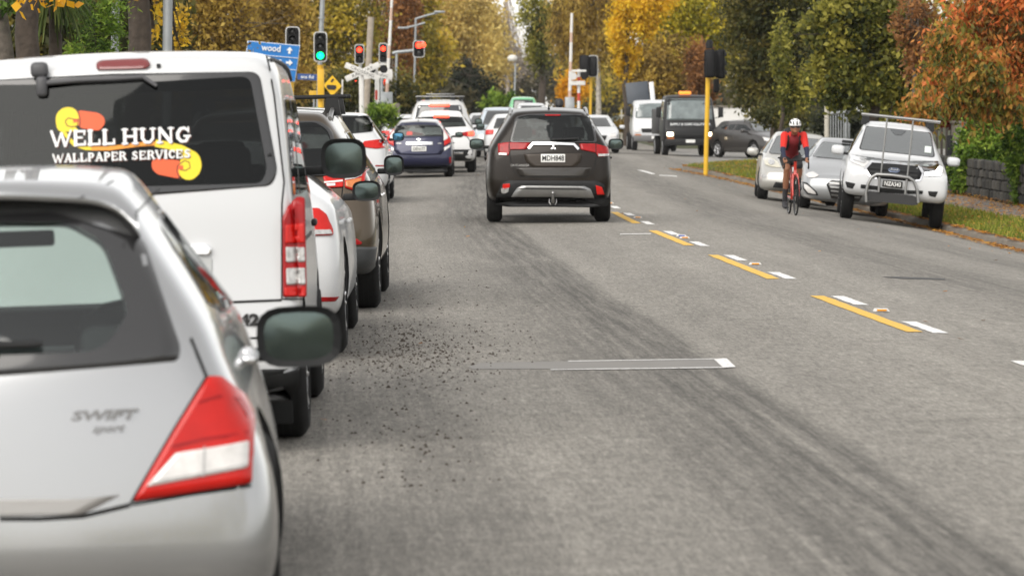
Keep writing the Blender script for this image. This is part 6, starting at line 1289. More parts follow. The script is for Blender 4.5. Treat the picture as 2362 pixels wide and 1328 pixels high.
PAL = {'yolive': ((.10, .11, .010), (.28, .25, .02), (.50, .41, .03), (.64, .50, .04)), 'oldgold': ((.05, .06, .012), (.17, .16, .025), (.40, .20, .04), (.56, .17, .05)), 'olive': ((.06, .06, .010), (.18, .15, .02), (.34, .26, .03), (.50, .36, .04)), 'gold': ((.22, .15, .02), (.44, .27, .02), (.66, .42, .02), (.72, .50, .04)), 'brown': ((.08, .055, .018), (.20, .13, .032), (.34, .23, .05), (.46, .33, .07)),
       'darkgreen': ((.016, .022, .008), (.04, .045, .012), (.085, .08, .02), (.16, .13, .03)), 'green': ((.02, .045, .008), (.07, .13, .015), (.16, .25, .03), (.27, .35, .05)), 'mag': ((.02, .028, .006), (.07, .08, .014), (.19, .18, .03), (.36, .32, .06)),
       'fire': ((.06, .05, .012), (.22, .13, .03), (.50, .14, .03), (.62, .16, .05)), 'red': ((.05, .012, .01), (.20, .02, .015), (.32, .04, .02)), 'hazygold': ((.24, .18, .06), (.42, .31, .10), (.56, .43, .14), (.64, .52, .20)), 'pale': ((.22, .19, .16), (.34, .29, .25), (.42, .37, .31)),
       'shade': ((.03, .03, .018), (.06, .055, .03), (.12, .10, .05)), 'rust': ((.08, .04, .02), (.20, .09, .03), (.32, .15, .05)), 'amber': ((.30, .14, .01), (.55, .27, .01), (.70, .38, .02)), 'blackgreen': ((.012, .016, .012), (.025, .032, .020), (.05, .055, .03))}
BARK = mat('bark', (.075, .058, .045), .95, var=.7, vscale=9, bump=.9, bscale=22, dark=.4); BARKG = mat('bark_grey', (.13, .11, .09), .95, var=.7, vscale=9, bump=.9, bscale=22, dark=.4); BIRCH = mat('bark_pale', (.48, .44, .38), .8, var=.8, vscale=7, bump=.3, dark=.35)
def cloud(blobs, n, size, seed, sub=26, spread=.30, droop=0.0, aspect=.5, up=.0, gaps=1.0):
    """blobs (cx,cy,cz,rx,ry,rz): clumped leaf kites -> verts, quads, tones"""
    g = np.random.default_rng(seed); B = np.array(blobs, dtype=float); vol = (B[:, 3] * B[:, 4] * B[:, 5]) ** .7; cnt = np.maximum(8, (n * vol / vol.sum()).astype(int)); P = []; T = []
    for b, k in zip(B, cnt):
        m = max(5, int(sub * (k / (n / len(B))) ** .5)); d = g.normal(size=(m, 3)); d /= np.linalg.norm(d, axis=1)[:, None]; rr = g.uniform(.25, 1, m) ** .45; ctr = d * rr[:, None]
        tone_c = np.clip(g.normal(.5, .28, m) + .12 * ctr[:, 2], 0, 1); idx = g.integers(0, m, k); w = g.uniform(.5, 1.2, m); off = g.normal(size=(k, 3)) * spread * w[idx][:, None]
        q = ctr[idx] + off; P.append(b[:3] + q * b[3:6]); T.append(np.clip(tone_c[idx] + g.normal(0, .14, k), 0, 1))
    P = np.concatenate(P); T = np.concatenate(T); k = len(P); dirv = g.normal(size=(k, 3)); dirv[:, 2] = dirv[:, 2] * (1 - droop) - droop * 1.6 + up; dirv /= np.linalg.norm(dirv, axis=1)[:, None]
    sd = np.cross(dirv, g.normal(size=(k, 3))); sd /= np.linalg.norm(sd, axis=1)[:, None]; L = size * g.uniform(.4, 1.7, k)[:, None]; Wd = L * aspect * .5
    v = np.stack([P, P + dirv * L * .45 + sd * Wd, P + dirv * L, P + dirv * L * .45 - sd * Wd], axis=1).reshape(-1, 3); q = np.arange(4 * k).reshape(-1, 4); return v, q, np.repeat(T, 4)
_seed = [100]
def crown(name, parent, blobs, n, size, pal, **k):
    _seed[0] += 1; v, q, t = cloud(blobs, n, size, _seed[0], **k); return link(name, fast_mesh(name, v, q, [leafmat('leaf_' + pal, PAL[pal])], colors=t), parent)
def pb(px, py, rx, ry, d, dep=None):
    c = at(px, py, d); s = FPX / d; return (c.x, c.y, c.z, rx / s, dep if dep else max(rx, ry) / s * .8, ry / s)
def limbs(base, top, blobs, r, g, n=7):
    mb = MB(); base, top = Vector(base), Vector(top); pts = []
    for k in range(6):
        t = k / 5; pts.append(base.lerp(top, t) + Vector((g.normal(0, .06), g.normal(0, .06), 0)) * (1 if 0 < k < 5 else 0))
    mb.tube(pts, [r * 1.25] + [r * lerp(1, .55, k / 5) for k in range(1, 6)], 12)
    for i in range(n):
        b = blobs[i % len(blobs)]; e = Vector((b[0] + g.normal(0, .4) * b[3], b[1] + g.normal(0, .4) * b[4], b[2] + g.normal(0, .4) * b[5])); s = base.lerp(top, g.uniform(.45, .98)); m = s.lerp(e, .5) + Vector((0, 0, .12 * (e - s).length)); rr = r * .32
        mb.tube([s, m, e], [rr, rr * .7, rr * .25], 6)
        for j in range(3):
            f = e + Vector((g.normal(0, .6) * b[3], g.normal(0, .6) * b[4], g.normal(0, .5) * b[5])); mb.tube([m.lerp(e, .4 + .2 * j), f], [rr * .35, rr * .1], 5)
    return mb
def tree(name, label, px, d, wpx, blobs, pal, n, size, bark=None, top=None, cat='tree', nl=8, lean=0, group=None, zextra=3.0, **k):
    s = FPX / d; r = empty(name); tag(r, label, cat, group); x = (px - CX) / s; z0 = base_z(x, d) - .1; B = [pb(*b[:4], b[4] if len(b) > 4 else d) for b in blobs]
    zt = top if top else max(b[2] + b[5] * .4 for b in B); g = np.random.default_rng(_seed[0] + 7); mb = limbs((x, d, z0), (x + lean, d, zt), B, wpx / 2 / s, g, nl); mb.build('trunk', bark or BARK, r); crown('crown', r, B, n, size, pal, **k); return r
GL, GR = 'trees along the kerb side', 'trees beyond the far side'
# --- kerb side, close
tree('broad_tree', 'thick dark trunk at the far upper corner with golden leaves hanging in front', 78, 49, 66, [(60, -90, 170, 90), (100, 0, 60, 30, 47)], 'amber', 420, .10, BARK, 6.5, group=GL, aspect=.8, droop=.4)
tree('broad_tree', 'greyish trunk cut by the picture edge above the van', 2, 53, 60, [(10, -60, 60, 70), (25, 10, 22, 18, 50)], 'green', 1300, .09, BARKG, 6, group=GL)
tree('broad_tree', 'thick dark trunk standing between the two grey posts', 318, 57, 64, [(330, -120, 150, 90), (362, 40, 10, 60, 58), (415, 60, 22, 55, 62)], 'gold', 2600, .09, BARK, 7, group=GL)
t = thing('cabbage_tree', 'cabbage tree with long drooping strap leaves above the van', 'tree', GL)
wpole(128, -40, 128, 110, 51, 30, BARK, 'trunk', t); g = np.random.default_rng(5); vs = []; fs = []; tn = []
hd_ = at(122, -25, 50.5)
for k in range(260):
    a = g.uniform(0, 2 * PI); el = g.uniform(-.9, .9); L = g.uniform(.55, 1.0); p = hd_.copy(); v = Vector((math.cos(a) * math.cos(el), math.sin(a) * math.cos(el), math.sin(el))); sd = v.cross(Vector((0, 0, 1))).normalized() * .018; o = len(vs)
    for j in range(6): w = (1 - (j / 5.5) ** 2); vs += [p + sd * w, p - sd * w]; p = p + v * L / 5; v = (v + Vector((0, 0, -.30))).normalized()
    for j in range(5): fs.append((o + 2 * j, o + 2 * j + 1, o + 2 * j + 3, o + 2 * j + 2))
    tn += [g.uniform(.1, .9)] * 12
link('crown', fast_mesh('crown', np.array([tuple(v) for v in vs]), np.array(fs), [leafmat('leaf_strap', ((.03, .05, .015), (.09, .13, .03), (.22, .24, .07)))], colors=tn), t)
tree('feathery_shrub', 'bright green feathery shrub in front of a grey post', 215, 53, 14, [(215, 10, 62, 60), (235, 75, 45, 50), (200, 130, 60, 70), (225, 200, 70, 90)], 'green', 9000, .07, BARK, 2.9, cat='shrub', aspect=.28, droop=.25, nl=12)
tree('backing_evergreen', 'dark evergreen filling the gaps between the trunks above the van', 150, 78, 18, [(20, 40, 90, 90), (150, 20, 90, 100), (290, 40, 80, 90), (90, 130, 120, 60), (260, 130, 110, 60), (380, 60, 50, 90)], 'darkgreen', 15000, .16, top=5, group=GL)
# --- brown and gold trees of the middle distance, kerb side
tree('autumn_tree', 'brown twiggy tree right of the pale post', 470, 96, 26, [(440, 30, 75, 90), (520, 20, 85, 80), (470, 120, 90, 70), (480, 190, 90, 60)], 'brown', 16000, .12, BARKG, group=GL, nl=22, spread=.36)
tree('autumn_tree', 'olive-brown tree behind the blue direction sign', 610, 122, 24, [(580, 40, 90, 90), (660, 60, 70, 80), (640, 150, 90, 70), (600, 210, 100, 50)], 'brown', 15000, .15, BARKG, group=GL, nl=22, spread=.36)
tree('autumn_tree', 'golden-brown tree behind the green signal', 760, 160, 22, [(720, 30, 80, 80), (800, 60, 80, 90), (770, 150, 100, 60)], 'olive', 15000, .17, BARKG, group=GL, nl=20, spread=.34)
tree('birch_tree', 'rust-leaved birch with pale trunk behind the raised left barrier arm', 905, 172, 12, [(900, 20, 55, 70), (935, 80, 30, 75), (870, 100, 50, 60), (940, 10, 30, 60)], 'rust', 11000, .16, BIRCH, 10, group=GL, nl=18, droop=.5)
tree('shrub_mass', 'dark evergreen shrub low behind the diamond sign', 800, 150, 10, [(700, 215, 60, 50), (780, 220, 60, 45), (860, 215, 50, 40), (930, 220, 40, 40)], 'darkgreen', 9000, .16, cat='shrub', top=1.5)
tree('hedge_bush', 'spiky green bush right of the white parked SUV roof', 880, 112, 6, [(880, 265, 26, 22), (868, 275, 20, 20), (900, 275, 18, 18)], 'green', 2600, .16, cat='bush', top=1.2, up=.8, aspect=.18)
# --- far golden trees closing the road
tree('golden_tree', 'large hazy golden tree over the far queue', 1010, 270, 20, [(980, 60, 70, 80), (1040, 30, 80, 80), (1100, 100, 60, 70), (1010, 140, 80, 60)], 'hazygold', 18000, .28, BARKG, group=GL, spread=.34)
tree('golden_tree', 'hazy yellow-olive tree left of the gap of sky', 1110, 330, 20, [(1080, 40, 60, 70), (1125, 80, 40, 60), (1090, 140, 70, 60), (1130, 160, 45, 45)], 'hazygold', 14000, .33, BARKG, group=GL, spread=.34)
tree('golden_tree', 'brown and gold tree above the red double signal', 950, 225, 20, [(960, 20, 55, 70), (990, 120, 50, 60), (950, 170, 60, 60)], 'olive', 12000, .24, BARKG, group=GL)
tree('dark_tree', 'dark evergreen mass at the end of the road above the queue', 1080, 240, 26, [(1070, 190, 45, 50), (1100, 215, 40, 45), (1045, 215, 40, 45)], 'blackgreen', 7000, .22, group=GL, top=5)
tree('roadside_bush', 'yellow-green bush at the end of the road', 1158, 215, 8, [(1158, 226, 28, 18), (1140, 238, 25, 15)], 'green', 2600, .18, cat='bush', top=2)
tree('bare_tree', 'pale bare tree against the gap of sky', 1170, 420, 10, [(1172, 90, 34, 50), (1160, 130, 45, 40), (1190, 150, 35, 40)], 'pale', 5200, .24, mat('bark_haze', (.34, .29, .26), .9), 17, group=GL, nl=40, spread=.4, aspect=.25)
# --- far side
tree('dark_gold_tree', 'dark green tree edged with gold right of the sky gap', 1250, 245, 20, [(1235, 40, 36, 45), (1262, 80, 36, 60), (1245, 110, 30, 50), (1275, 25, 40, 40)], 'mag', 12000, .20, group=GR, spread=.26)
tree('weeping_tree', 'weeping brown-gold tree with a pale trunk behind the signal backs', 1381, 195, 13, [(1330, 20, 50, 90), (1385, 0, 50, 100), (1350, 90, 55, 70), (1410, 70, 35, 80), (1300, 60, 28, 60)], 'brown', 20000, .24, BIRCH, 11, group=GR, droop=.9, aspect=.2, spread=.36)
tree('amber_tree', 'small bright amber tree beside the striped post', 1318, 215, 8, [(1312, 195, 24, 30), (1335, 200, 26, 28), (1305, 222, 20, 22)], 'amber', 4200, .15, group=GR, top=3)
tree('yellow_tree', 'bright yellow tree left of the trucks', 1445, 180, 14, [(1430, 85, 26, 60), (1470, 40, 50, 50), (1445, 140, 26, 40), (1490, 0, 60, 40)], 'gold', 15000, .16, group=GR)
tree('olive_tree', 'broad olive tree above the black truck', 1580, 205, 20, [(1540, 30, 75, 60), (1620, 40, 75, 60), (1660, 80, 50, 60), (1560, 90, 60, 45)], 'yolive', 18000, .20, group=GR)
tree('brown_shrub', 'brown leafy thicket just above the white truck', 1500, 190, 12, [(1470, 150, 45, 45), (1530, 135, 50, 50), (1500, 195, 60, 40), (1570, 190, 45, 45)], 'brown', 12000, .17, cat='shrub', top=4)
tree('rust_shrub', 'rusty red-brown shrub left of the tall yellow pole', 1612, 178, 10, [(1612, 150, 28, 50), (1618, 205, 32, 40)], 'rust', 6000, .15, cat='shrub', top=4)
tree('dark_evergreen', 'dark evergreen tree behind the cyclist', 1790, 122, 26, [(1750, 20, 85, 70), (1830, 10, 90, 70), (1720, 130, 60, 70), (1790, 130, 80, 80), (1850, 180, 60, 60), (1760, 215, 70, 38)], 'darkgreen', 26000, .14, group=GR, top=6, spread=.26)
tree('climbing_tree', 'narrow greyish-green column of leaves left of the magnolia', 1800, 104, 10, [(1800, 120, 22, 70), (1815, 200, 24, 60), (1850, 205, 24, 50)], 'mag', 5000, .10, group=GR, top=4)
tree('magnolia_tree', 'large-leaved olive green tree above the white ute', 2010, 90, 30, [(1960, 60, 90, 70), (2040, 40, 90, 70), (1930, 150, 55, 60), (2010, 160, 80, 60), (2080, 130, 60, 70), (1960, 215, 75, 35), (2100, 215, 60, 45)], 'mag', 27000, .125, group=GR, top=5, aspect=.62, spread=.30, sub=34)
tree('twiggy_tree', 'grey-brown twiggy tree between the magnolia and the orange tree', 2110, 84, 14, [(2110, 60, 45, 70), (2125, 140, 35, 50)], 'rust', 2600, .10, BARKG, 5, group=GR, nl=26)
tree('orange_tree', 'orange-red autumn tree overhanging the pavement on the far right', 2440, 73, 26, [(2280, 50, 70, 60), (2345, 40, 80, 60), (2300, 130, 70, 45), (2370, 110, 60, 60), (2340, 195, 60, 45)], 'fire', 24000, .12, group=GR, top=4.5, droop=.75, aspect=.42, spread=.42, sub=40)
_t = bpy.data.objects['orange_tree']; crown('lower_foliage', _t, [pb(2190, 110, 50, 50, 72), pb(2170, 190, 45, 50, 74), pb(2230, 215, 60, 45, 72), pb(2310, 235, 60, 45, 72), pb(2130, 250, 40, 40, 78), pb(2270, 150, 50, 40, 71.5)], 8500, .12, 'oldgold', droop=.75, aspect=.42, spread=.42, sub=40)
tree('red_shrub', 'dark red shrub over the concrete gate post', 2195, 92, 8, [(2180, 262, 28, 26), (2215, 258, 32, 34)], 'red', 3200, .10, cat='shrub', top=2.6)
for lb, px, B in (('glossy green hedge bulging over the stone wall', 2260, [(2250, 345, 40, 50), (2240, 385, 34, 34), (2290, 370, 40, 50), (2270, 300, 45, 40), (2320, 350, 40, 60), (2300, 415, 40, 26), (2245, 415, 30, 22), (2215, 400, 26, 36), (2275, 425, 34, 20)]), ('green hedge at the picture edge reaching down to the pavement', 2350, [(2350, 330, 34, 60), (2356, 400, 26, 55), (2345, 270, 40, 40)])):
    tree('hedge_bush', lb, px, 82.5 if px < 2300 else 75.5, 5, B, 'green', 19000, .085, cat='hedge', top=1.6, aspect=.55, spread=.24, droop=.3, nl=3)
tree('grey_hedge', 'grey-green clipped hedge behind the ladder rack', 2060, 99, 8, [(2040, 262, 40, 30), (2090, 262, 34, 34)], 'mag', 5200, .09, cat='hedge', top=2)
# --- low planting that hides the gardens, and the far wood
def low(name, label, pts, pal, n, size, **k):
    tree(name, label, pts[0][0], pts[0][4], 5, pts, pal, n, size, cat='hedge', top=1.0, **k)
low('hedge', 'brown clipped hedge under the far white fence', [(1440, 292, 30, 12, 198), (1475, 290, 30, 12, 198)], 'brown', 3000, .15)
low('hedge', 'dark hedge under the evergreen behind the silver sedan', [(1790, 270, 60, 24, 118), (1860, 275, 50, 22, 112)], 'darkgreen', 5200, .11)
low('hedge', 'dark greenery behind the metal gate', [(1930, 280, 50, 40, 108), (1990, 290, 40, 30, 104)], 'blackgreen', 5200, .11)
g = np.random.default_rng(11); B = []
for d, x0, x1, n in ((300, -260, 1085, 26), (380, -200, 1075, 24), (300, 1300, 2620, 30), (420, 1285, 2600, 26)):
    for k in range(n):
        px = lerp(x0, x1, (k + g.uniform(.1, .9)) / n); B.append(pb(px, g.uniform(-60, 60), 55 * 300 / d, 70 * 300 / d, d + g.uniform(-15, 15))); B.append(pb(px + 20, g.uniform(120, 200), 55, 65, d + g.uniform(-15, 15)))
w = crown('woodland', None, B, 60000, .55, 'olive', sub=18, spread=.34); tag(w, 'brown and olive woodland closing off the far background', 'woodland', kind='stuff')
B = []
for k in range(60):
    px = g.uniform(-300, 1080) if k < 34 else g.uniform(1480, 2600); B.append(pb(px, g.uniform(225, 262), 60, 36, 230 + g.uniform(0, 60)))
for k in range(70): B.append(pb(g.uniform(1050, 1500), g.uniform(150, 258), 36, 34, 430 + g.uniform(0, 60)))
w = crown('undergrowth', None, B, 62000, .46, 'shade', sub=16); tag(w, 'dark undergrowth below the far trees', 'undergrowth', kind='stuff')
B = []
for k in range(40):
    sd_ = -1 if k % 2 else 1; y = -8 - 3.2 * k; B.append((sd_ * g.uniform(11, 16) + 5, y, g.uniform(2, 7), 3.5, 3.5, 3.2))
w = crown('reflection_trees_behind', None, B, 14000, .5, 'olive', sub=16); tag(w, 'unseen trees added behind the viewpoint for the cars to reflect', 'trees', kind='stuff')  # out of view, added to darken reflections in the car paint
# ------------------------------------------------------------------ grass, fallen leaves, grit
def scatter_verge(n, x0, x1, y0, y1, seed):
    g = np.random.default_rng(seed); y = g.uniform(y0, y1, n); t = g.uniform(0, 1, n); X = np.array([lerp(x0(a), x1(a), b) for a, b in zip(y, t)]); Z = np.array([land_z(a, b) for a, b in zip(X, y)]); return g, X, y, Z
n = 26000; g, X, Y, Z = scatter_verge(n, lambda y: kerb_r(y) + .18, lambda y: kerb_r(min(y, 110)) + VW + 2 * sstep(100, 108, y), 48, 113.5, 3)
P = np.stack([X, Y, Z], 1); a = g.uniform(0, 2 * PI, n); h = g.uniform(.04, .12, n)[:, None]; sd = np.stack([np.cos(a), np.sin(a), 0 * a], 1) * .012; tip = np.stack([g.normal(0, .35, n), g.normal(0, .35, n), np.ones(n)], 1) * h
v = np.stack([P - sd, P + sd, P + tip * .6 + sd * .7, P + tip], 1).reshape(-1, 3); o = link('grass', fast_mesh('grass', v, np.arange(4 * n).reshape(-1, 4), [leafmat('leaf_grass', ((.06, .09, .012), (.16, .20, .02), (.30, .28, .05)))], colors=np.repeat(g.uniform(0, 1, n), 4))); tag(o, 'ragged green verge grass beside the far kerb', 'grass', kind='stuff')
def litter(name, label, n, pos, size, pal, seed, flat=.25):
    g = np.random.default_rng(seed); P = pos(g, n); n = len(P); a = g.uniform(0, 2 * PI, n); L = size * g.uniform(.6, 1.4, n)[:, None]; d1 = np.stack([np.cos(a), np.sin(a), g.normal(0, flat, n)], 1); d2 = np.stack([-np.sin(a), np.cos(a), g.normal(0, flat, n)], 1) * .6
    v = np.stack([P - d1 * L * .5, P - d2 * L * .5, P + d1 * L * .5, P + d2 * L * .5], 1); v[:, :, 2] = np.maximum(v[:, :, 2], P[:, None, 2] - .002); o = link(name, fast_mesh(name, v.reshape(-1, 3), np.arange(4 * n).reshape(-1, 4), [leafmat('leaf_' + pal, PAL[pal])], colors=np.repeat(g.uniform(0, 1, n), 4))); tag(o, label, 'leaf litter', kind='stuff'); return o
PAL['litter'] = ((.10, .05, .02), (.28, .12, .03), (.50, .22, .03), (.55, .32, .05)); PAL['litterb'] = ((.07, .03, .02), (.16, .07, .03), (.24, .11, .04))
def gut(g, n):
    y = g.uniform(50, 112, n); cl = np.abs(np.sin(y * .9) + .6 * np.sin(y * 2.7 + 1)); keep = g.uniform(0, 1.5, n) < cl * cl + .06; y = y[keep]; off = .12 - np.abs(g.normal(0, .20, len(y)))
    x = np.array([kerb_r(a) for a in y]) + off; z = np.array([max(ground_z(a, b), gutter_z(min(b, 110), 1) + (.13 if a > kerb_r(b) + .03 else 0)) for a, b in zip(x, y)]) + .012 + g.uniform(0, .03, len(y)); return np.stack([x, y, z], 1)
litter('leaf_litter', 'orange leaves gathered in the gutter of the far kerb', 17000, gut, .075, 'litter', 21)
def onv(g, n):
    y = g.uniform(50, 113, n); t = g.uniform(0, 1, n) ** .8; x = np.array([kerb_r(a) for a in y]) + .2 + t * 2.6; z = np.array([land_z(a, b) for a, b in zip(x, y)]) + .02 + .05 * (g.uniform(0, 1, n)); return np.stack([x, y, z], 1)
litter('leaf_litter', 'brown and orange leaves strewn over the verge and footpath', 11000, onv, .075, 'litter', 22)
def onroad(g, n):
    y = 18 + 90 * g.uniform(0, 1, n) ** 1.2; x = np.array([C(a) for a in y]) + np.where(g.uniform(0, 1, n) < .6, g.uniform(3.4, 5.9, n), g.uniform(-5.0, 4, n)); z = np.array([ground_z(a, b) for a, b in zip(x, y)]) + .008; return np.stack([x, y, z], 1)
litter('leaf_litter', 'single fallen leaves dotted over the road', 90, onroad, .055, 'litter', 23)
# dark grit along the parked cars
g = np.random.default_rng(31); n = 2000; px = np.where(g.uniform(0, 1, n) < .75, g.normal(960, 95, n), g.normal(930, 150, n)); py = 600 + np.abs(g.normal(0, 1, n)) * 20 + np.where(g.uniform(0, 1, n) < .7, g.normal(200, 42, n), g.uniform(0, 520, n)); V = []; F = []
ok = (px > 690) & (px < 1250); px, py = px[ok], py[ok]
for a, b in zip(px, py):
    y = 1.66 * FPX / (b - HORIZON)
    if y > 60 or y < 10: continue
    q = at(a, b, y); z = ground_z(q.x, y); r = .0035 + .009 * g.uniform(0, 1) ** 3.5
    if g.uniform() < .02: r *= 1.9
    o = len(V); V += [(q.x - r, y, z), (q.x, y - r * 1.2, z), (q.x + r, y, z), (q.x, y + r * 1.2, z), (q.x, y, z + r * 1.1)]; F += [(o, o + 1, o + 4, o + 4), (o + 1, o + 2, o + 4, o + 4), (o + 2, o + 3, o + 4, o + 4), (o + 3, o, o + 4, o + 4)]
mb = MB(); mb.add(V, [f[:3] for f in F]); o = mb.build('grit', mat('grit', (.045, .034, .026), .9)); tag(o, 'dark crumbs of soil and grit scattered beside the parked cars', 'grit', kind='stuff')
# ------------------------------------------------------------------ cyclist and bicycle
BX, BY = (1836 - CX) / FPX * 64.0, 64.0; BZ = ground_z(BX, BY)
BM = Matrix.Translation((BX, BY, BZ)) @ Matrix.Rotation(.045, 4, 'Z')     # local: +y away from camera
M_RFRAME = mat('bike_red', (.55, .03, .015), .3, coat=.8); M_SKIN = mat('skin', (.29, .13, .068), .55, var=.2, vscale=8); M_JRED = mat('jersey_red', (.60, .02, .012), .8, var=.2, vscale=14); M_JSHADED = mat('jersey_red_shaded', (.17, .008, .012), .8, var=.3, vscale=20)  # maroon is the red jersey with torso shade put in
M_NAVY = mat('arm_warmer', (.016, .020, .045), .85); M_SHORT = mat('shorts_black', (.014, .014, .016), .85); M_SOCK = mat('overshoe', (.03, .03, .034), .7); M_HELM = mat('helmet_white', (.78, .78, .77), .35, coat=.4)
bike = tag(empty('bicycle'), 'red road bicycle ridden toward the camera', 'bicycle'); bike.matrix_world = BM
R = .335
for y, nm in ((0, 'front'), (1.0, 'rear')):
    w = empty('wheel', (0, y, R + .002), bike); mb = MB(); pts = [(0, R * math.cos(a) * .965, R * math.sin(a) * .965) for a in np.linspace(0, 2 * PI, 41)]; mb.tube(pts, .016, 8, cap=False); mb.build('tyre', M_TYRE, w)
    mb = MB(); mb.lathe([(-.011, R * .90), (-.012, R * .945), (.012, R * .945), (.011, R * .90), (-.011, R * .90)], 36); mb.lathe([(-.05, .012), (.05, .012)], 10); mb.build('rim', M_GLOSSBLACK, w)
    mb = MB()
    for k in range(20): a = 2 * PI * k / 20; mb.tube([(.03 * (-1) ** k, .015 * math.cos(a + 1), .015 * math.sin(a + 1)), (0, R * .91 * math.cos(a), R * .91 * math.sin(a))], .0016, 4, cap=False)
    mb.build('spokes', M_BLACKP, w)
mb = MB()
H, BB, ST = (0, .13, .86), (0, .60, .28), (0, .73, .84)
mb.tube([(0, .10, .94), (0, .15, .72)], .026, 10); mb.tube([(0, .15, .74), BB], .027, 10); mb.tube([H, ST], .020, 10); mb.tube([BB, ST], .019, 10)
for s in (-1, 1): mb.tube([BB, (s * .06, 1.0, R)], .012, 8); mb.tube([(0, .72, .80), (s * .06, 1.0, R)], .010, 8)
mb.build('frame', M_RFRAME, bike)
mb = MB(); mb.tube([(0, .14, .78), (0, .12, .70)], .03, 10)
for s in (-1, 1): mb.tube([(s * .035, .12, .72), (s * .052, .06, .55), (s * .052, .0, R)], [.017, .015, .010], 8)
mb.build('fork', M_RFRAME, bike)
mb = MB(); mb.tube([(-.20, .05, .955), (0, .06, .955), (.20, .05, .955)], .013, 8); mb.tube([(0, .12, .93), (0, .06, .955)], .016, 8)
for s in (-1, 1):
    mb.tube([(s * .20, .05, .955), (s * .205, -.03, .95), (s * .21, -.07, .89), (s * .215, -.03, .83), (s * .22, .07, .82)], .014, 8); mb.tube([(s * .205, -.04, .95), (s * .205, -.09, .985)], .017, 8); mb.tube([(s * .205, -.085, .96), (s * .21, -.10, .87), (s * .212, -.08, .80)], .007, 6)
mb.build('handlebar', M_BLACKP, bike)
mb = MB(); mb.tube([ST, (0, .755, .93)], .014, 8); mb.build('seat_post', M_BLACKP, bike); mb = MB(); mb.box((0, .80, .955), (.13, .20, .045), bev=.02); mb.box((0, .66, .95), (.05, .14, .035), bev=.015); mb.build('saddle', M_BLACKP, bike)
mb = MB(); mb.lathe([(.045, .095), (.05, .095)], 20, 'x', BB); mb.tube([(.05, BB[1], BB[2]), (.075, BB[1] - .06, BB[2] + .155)], .012, 6); mb.tube([(-.05, BB[1], BB[2]), (-.075, BB[1] + .06, BB[2] - .155)], .012, 6)
for s, dy, dz in ((1, -.06, .155), (-1, .06, -.155)): mb.box((s * .12, BB[1] + dy, BB[2] + dz), (.08, .09, .018), bev=.005)
mb.build('crank', M_STEEL, bike); mb = MB(); mb.box((-.30, -.02, 1.0), (.05, .02, .03), bev=.008); mb.tube([(-.21, .05, .955), (-.30, -.01, 1.0)], .006, 5); mb.build('bar_mirror', M_BLACKP, bike)
# rider: bones as tapered capsules fused into one skin
S = []                                                      # (p0, p1, r0, r1, material)
MI = {'skin': 0, 'red': 1, 'dark': 2, 'navy': 3, 'short': 4, 'sock': 5}
def bone(a, b, ra, rb, m):
    k = 1.14 if m in ('red', 'navy', 'short', 'sock') else 1.06; S.append((Vector(a), Vector(b), ra * k, rb * k, MI[m]))
pel = (0, .80, 1.00); ch = (.01, .47, 1.31); nk = (.012, .36, 1.43)
bone((-.05, .80, 1.00), (.05, .80, 1.00), .125, .125, 'short'); bone(pel, (.005, .64, 1.15), .125, .115, 'dark'); bone((.005, .64, 1.15), ch, .115, .125, 'dark'); bone((-.07, .50, 1.30), (.09, .50, 1.30), .10, .10, 'dark'); bone((-.13, .44, 1.38), (.155, .44, 1.38), .060, .060, 'red'); bone((.0, .60, 1.36), (.01, .45, 1.40), .06, .06, 'red')
bone(ch, nk, .075, .05, 'dark'); bone(nk, (.013, .28, 1.485), .05, .055, 'skin'); bone((.013, .275, 1.50), (.013, .245, 1.585), .078, .085, 'skin'); bone((.013, .215, 1.485), (.013, .205, 1.46), .045, .035, 'skin'); bone((.013, .165, 1.525), (.013, .158, 1.505), .013, .016, 'skin')
for s, e, wst, hand in ((-1, (-.205, .22, 1.12), (-.20, .02, .985), (-.20, -.04, .955)), (1, (.215, .22, 1.12), (.195, .03, .985), (.19, -.03, .955))):
    sh = (.013 + s * .165, .43, 1.385); up2 = tuple(Vector(sh).lerp(Vector(e), .78)); bone(sh, up2, .062, .046, 'red'); bone(up2, e, .044, .041, 'navy'); bone(e, wst, .040, .029, 'navy'); bone(wst, hand, .028, .034, 'skin')
    for k in range(4): x = hand[0] + (k - 1.5) * .016; bone((x, hand[1] - .01, hand[2] + .01), (x, hand[1] - .06, hand[2] - .004 * k), .0095, .009, 'skin'); bone((x, hand[1] - .06, hand[2] - .004 * k), (x, hand[1] - .055, hand[2] - .04), .009, .008, 'skin')
    bone((hand[0] - s * .025, hand[1] + .0, hand[2]), (hand[0] - s * .04, hand[1] - .045, hand[2] - .012), .011, .009, 'skin')
# legs: image-left foot low, the other raised
for hip, kn, an, toe in (((-.09, .78, .97), (-.115, .38, .80), (-.125, .64, .20), (-.125, .50, .135)), ((.09, .78, .97), (.10, .36, .86), (.115, .58, .50), (.118, .43, .455))):
    m1 = tuple(Vector(hip).lerp(Vector(kn), .72)); bone(hip, m1, .098, .070, 'short'); bone(m1, kn, .068, .058, 'skin' if hip[0] < 0 else 'short'); calf = tuple(Vector(kn).lerp(Vector(an), .35)); mid = tuple(Vector(kn).lerp(Vector(an), .58)); bone(kn, calf, .054, .056, 'skin'); bone(calf, mid, .056, .044, 'skin'); bone(mid, an, .044, .036, 'sock'); bone(an, toe, .042, .034, 'sock'); bone((an[0], an[1] + .05, an[2] - .05), toe, .036, .034, 'sock')
rider = tag(empty('person'), 'cyclist in red top, black shorts and white helmet riding toward the camera', 'person'); rider.matrix_world = BM
mb = MB()
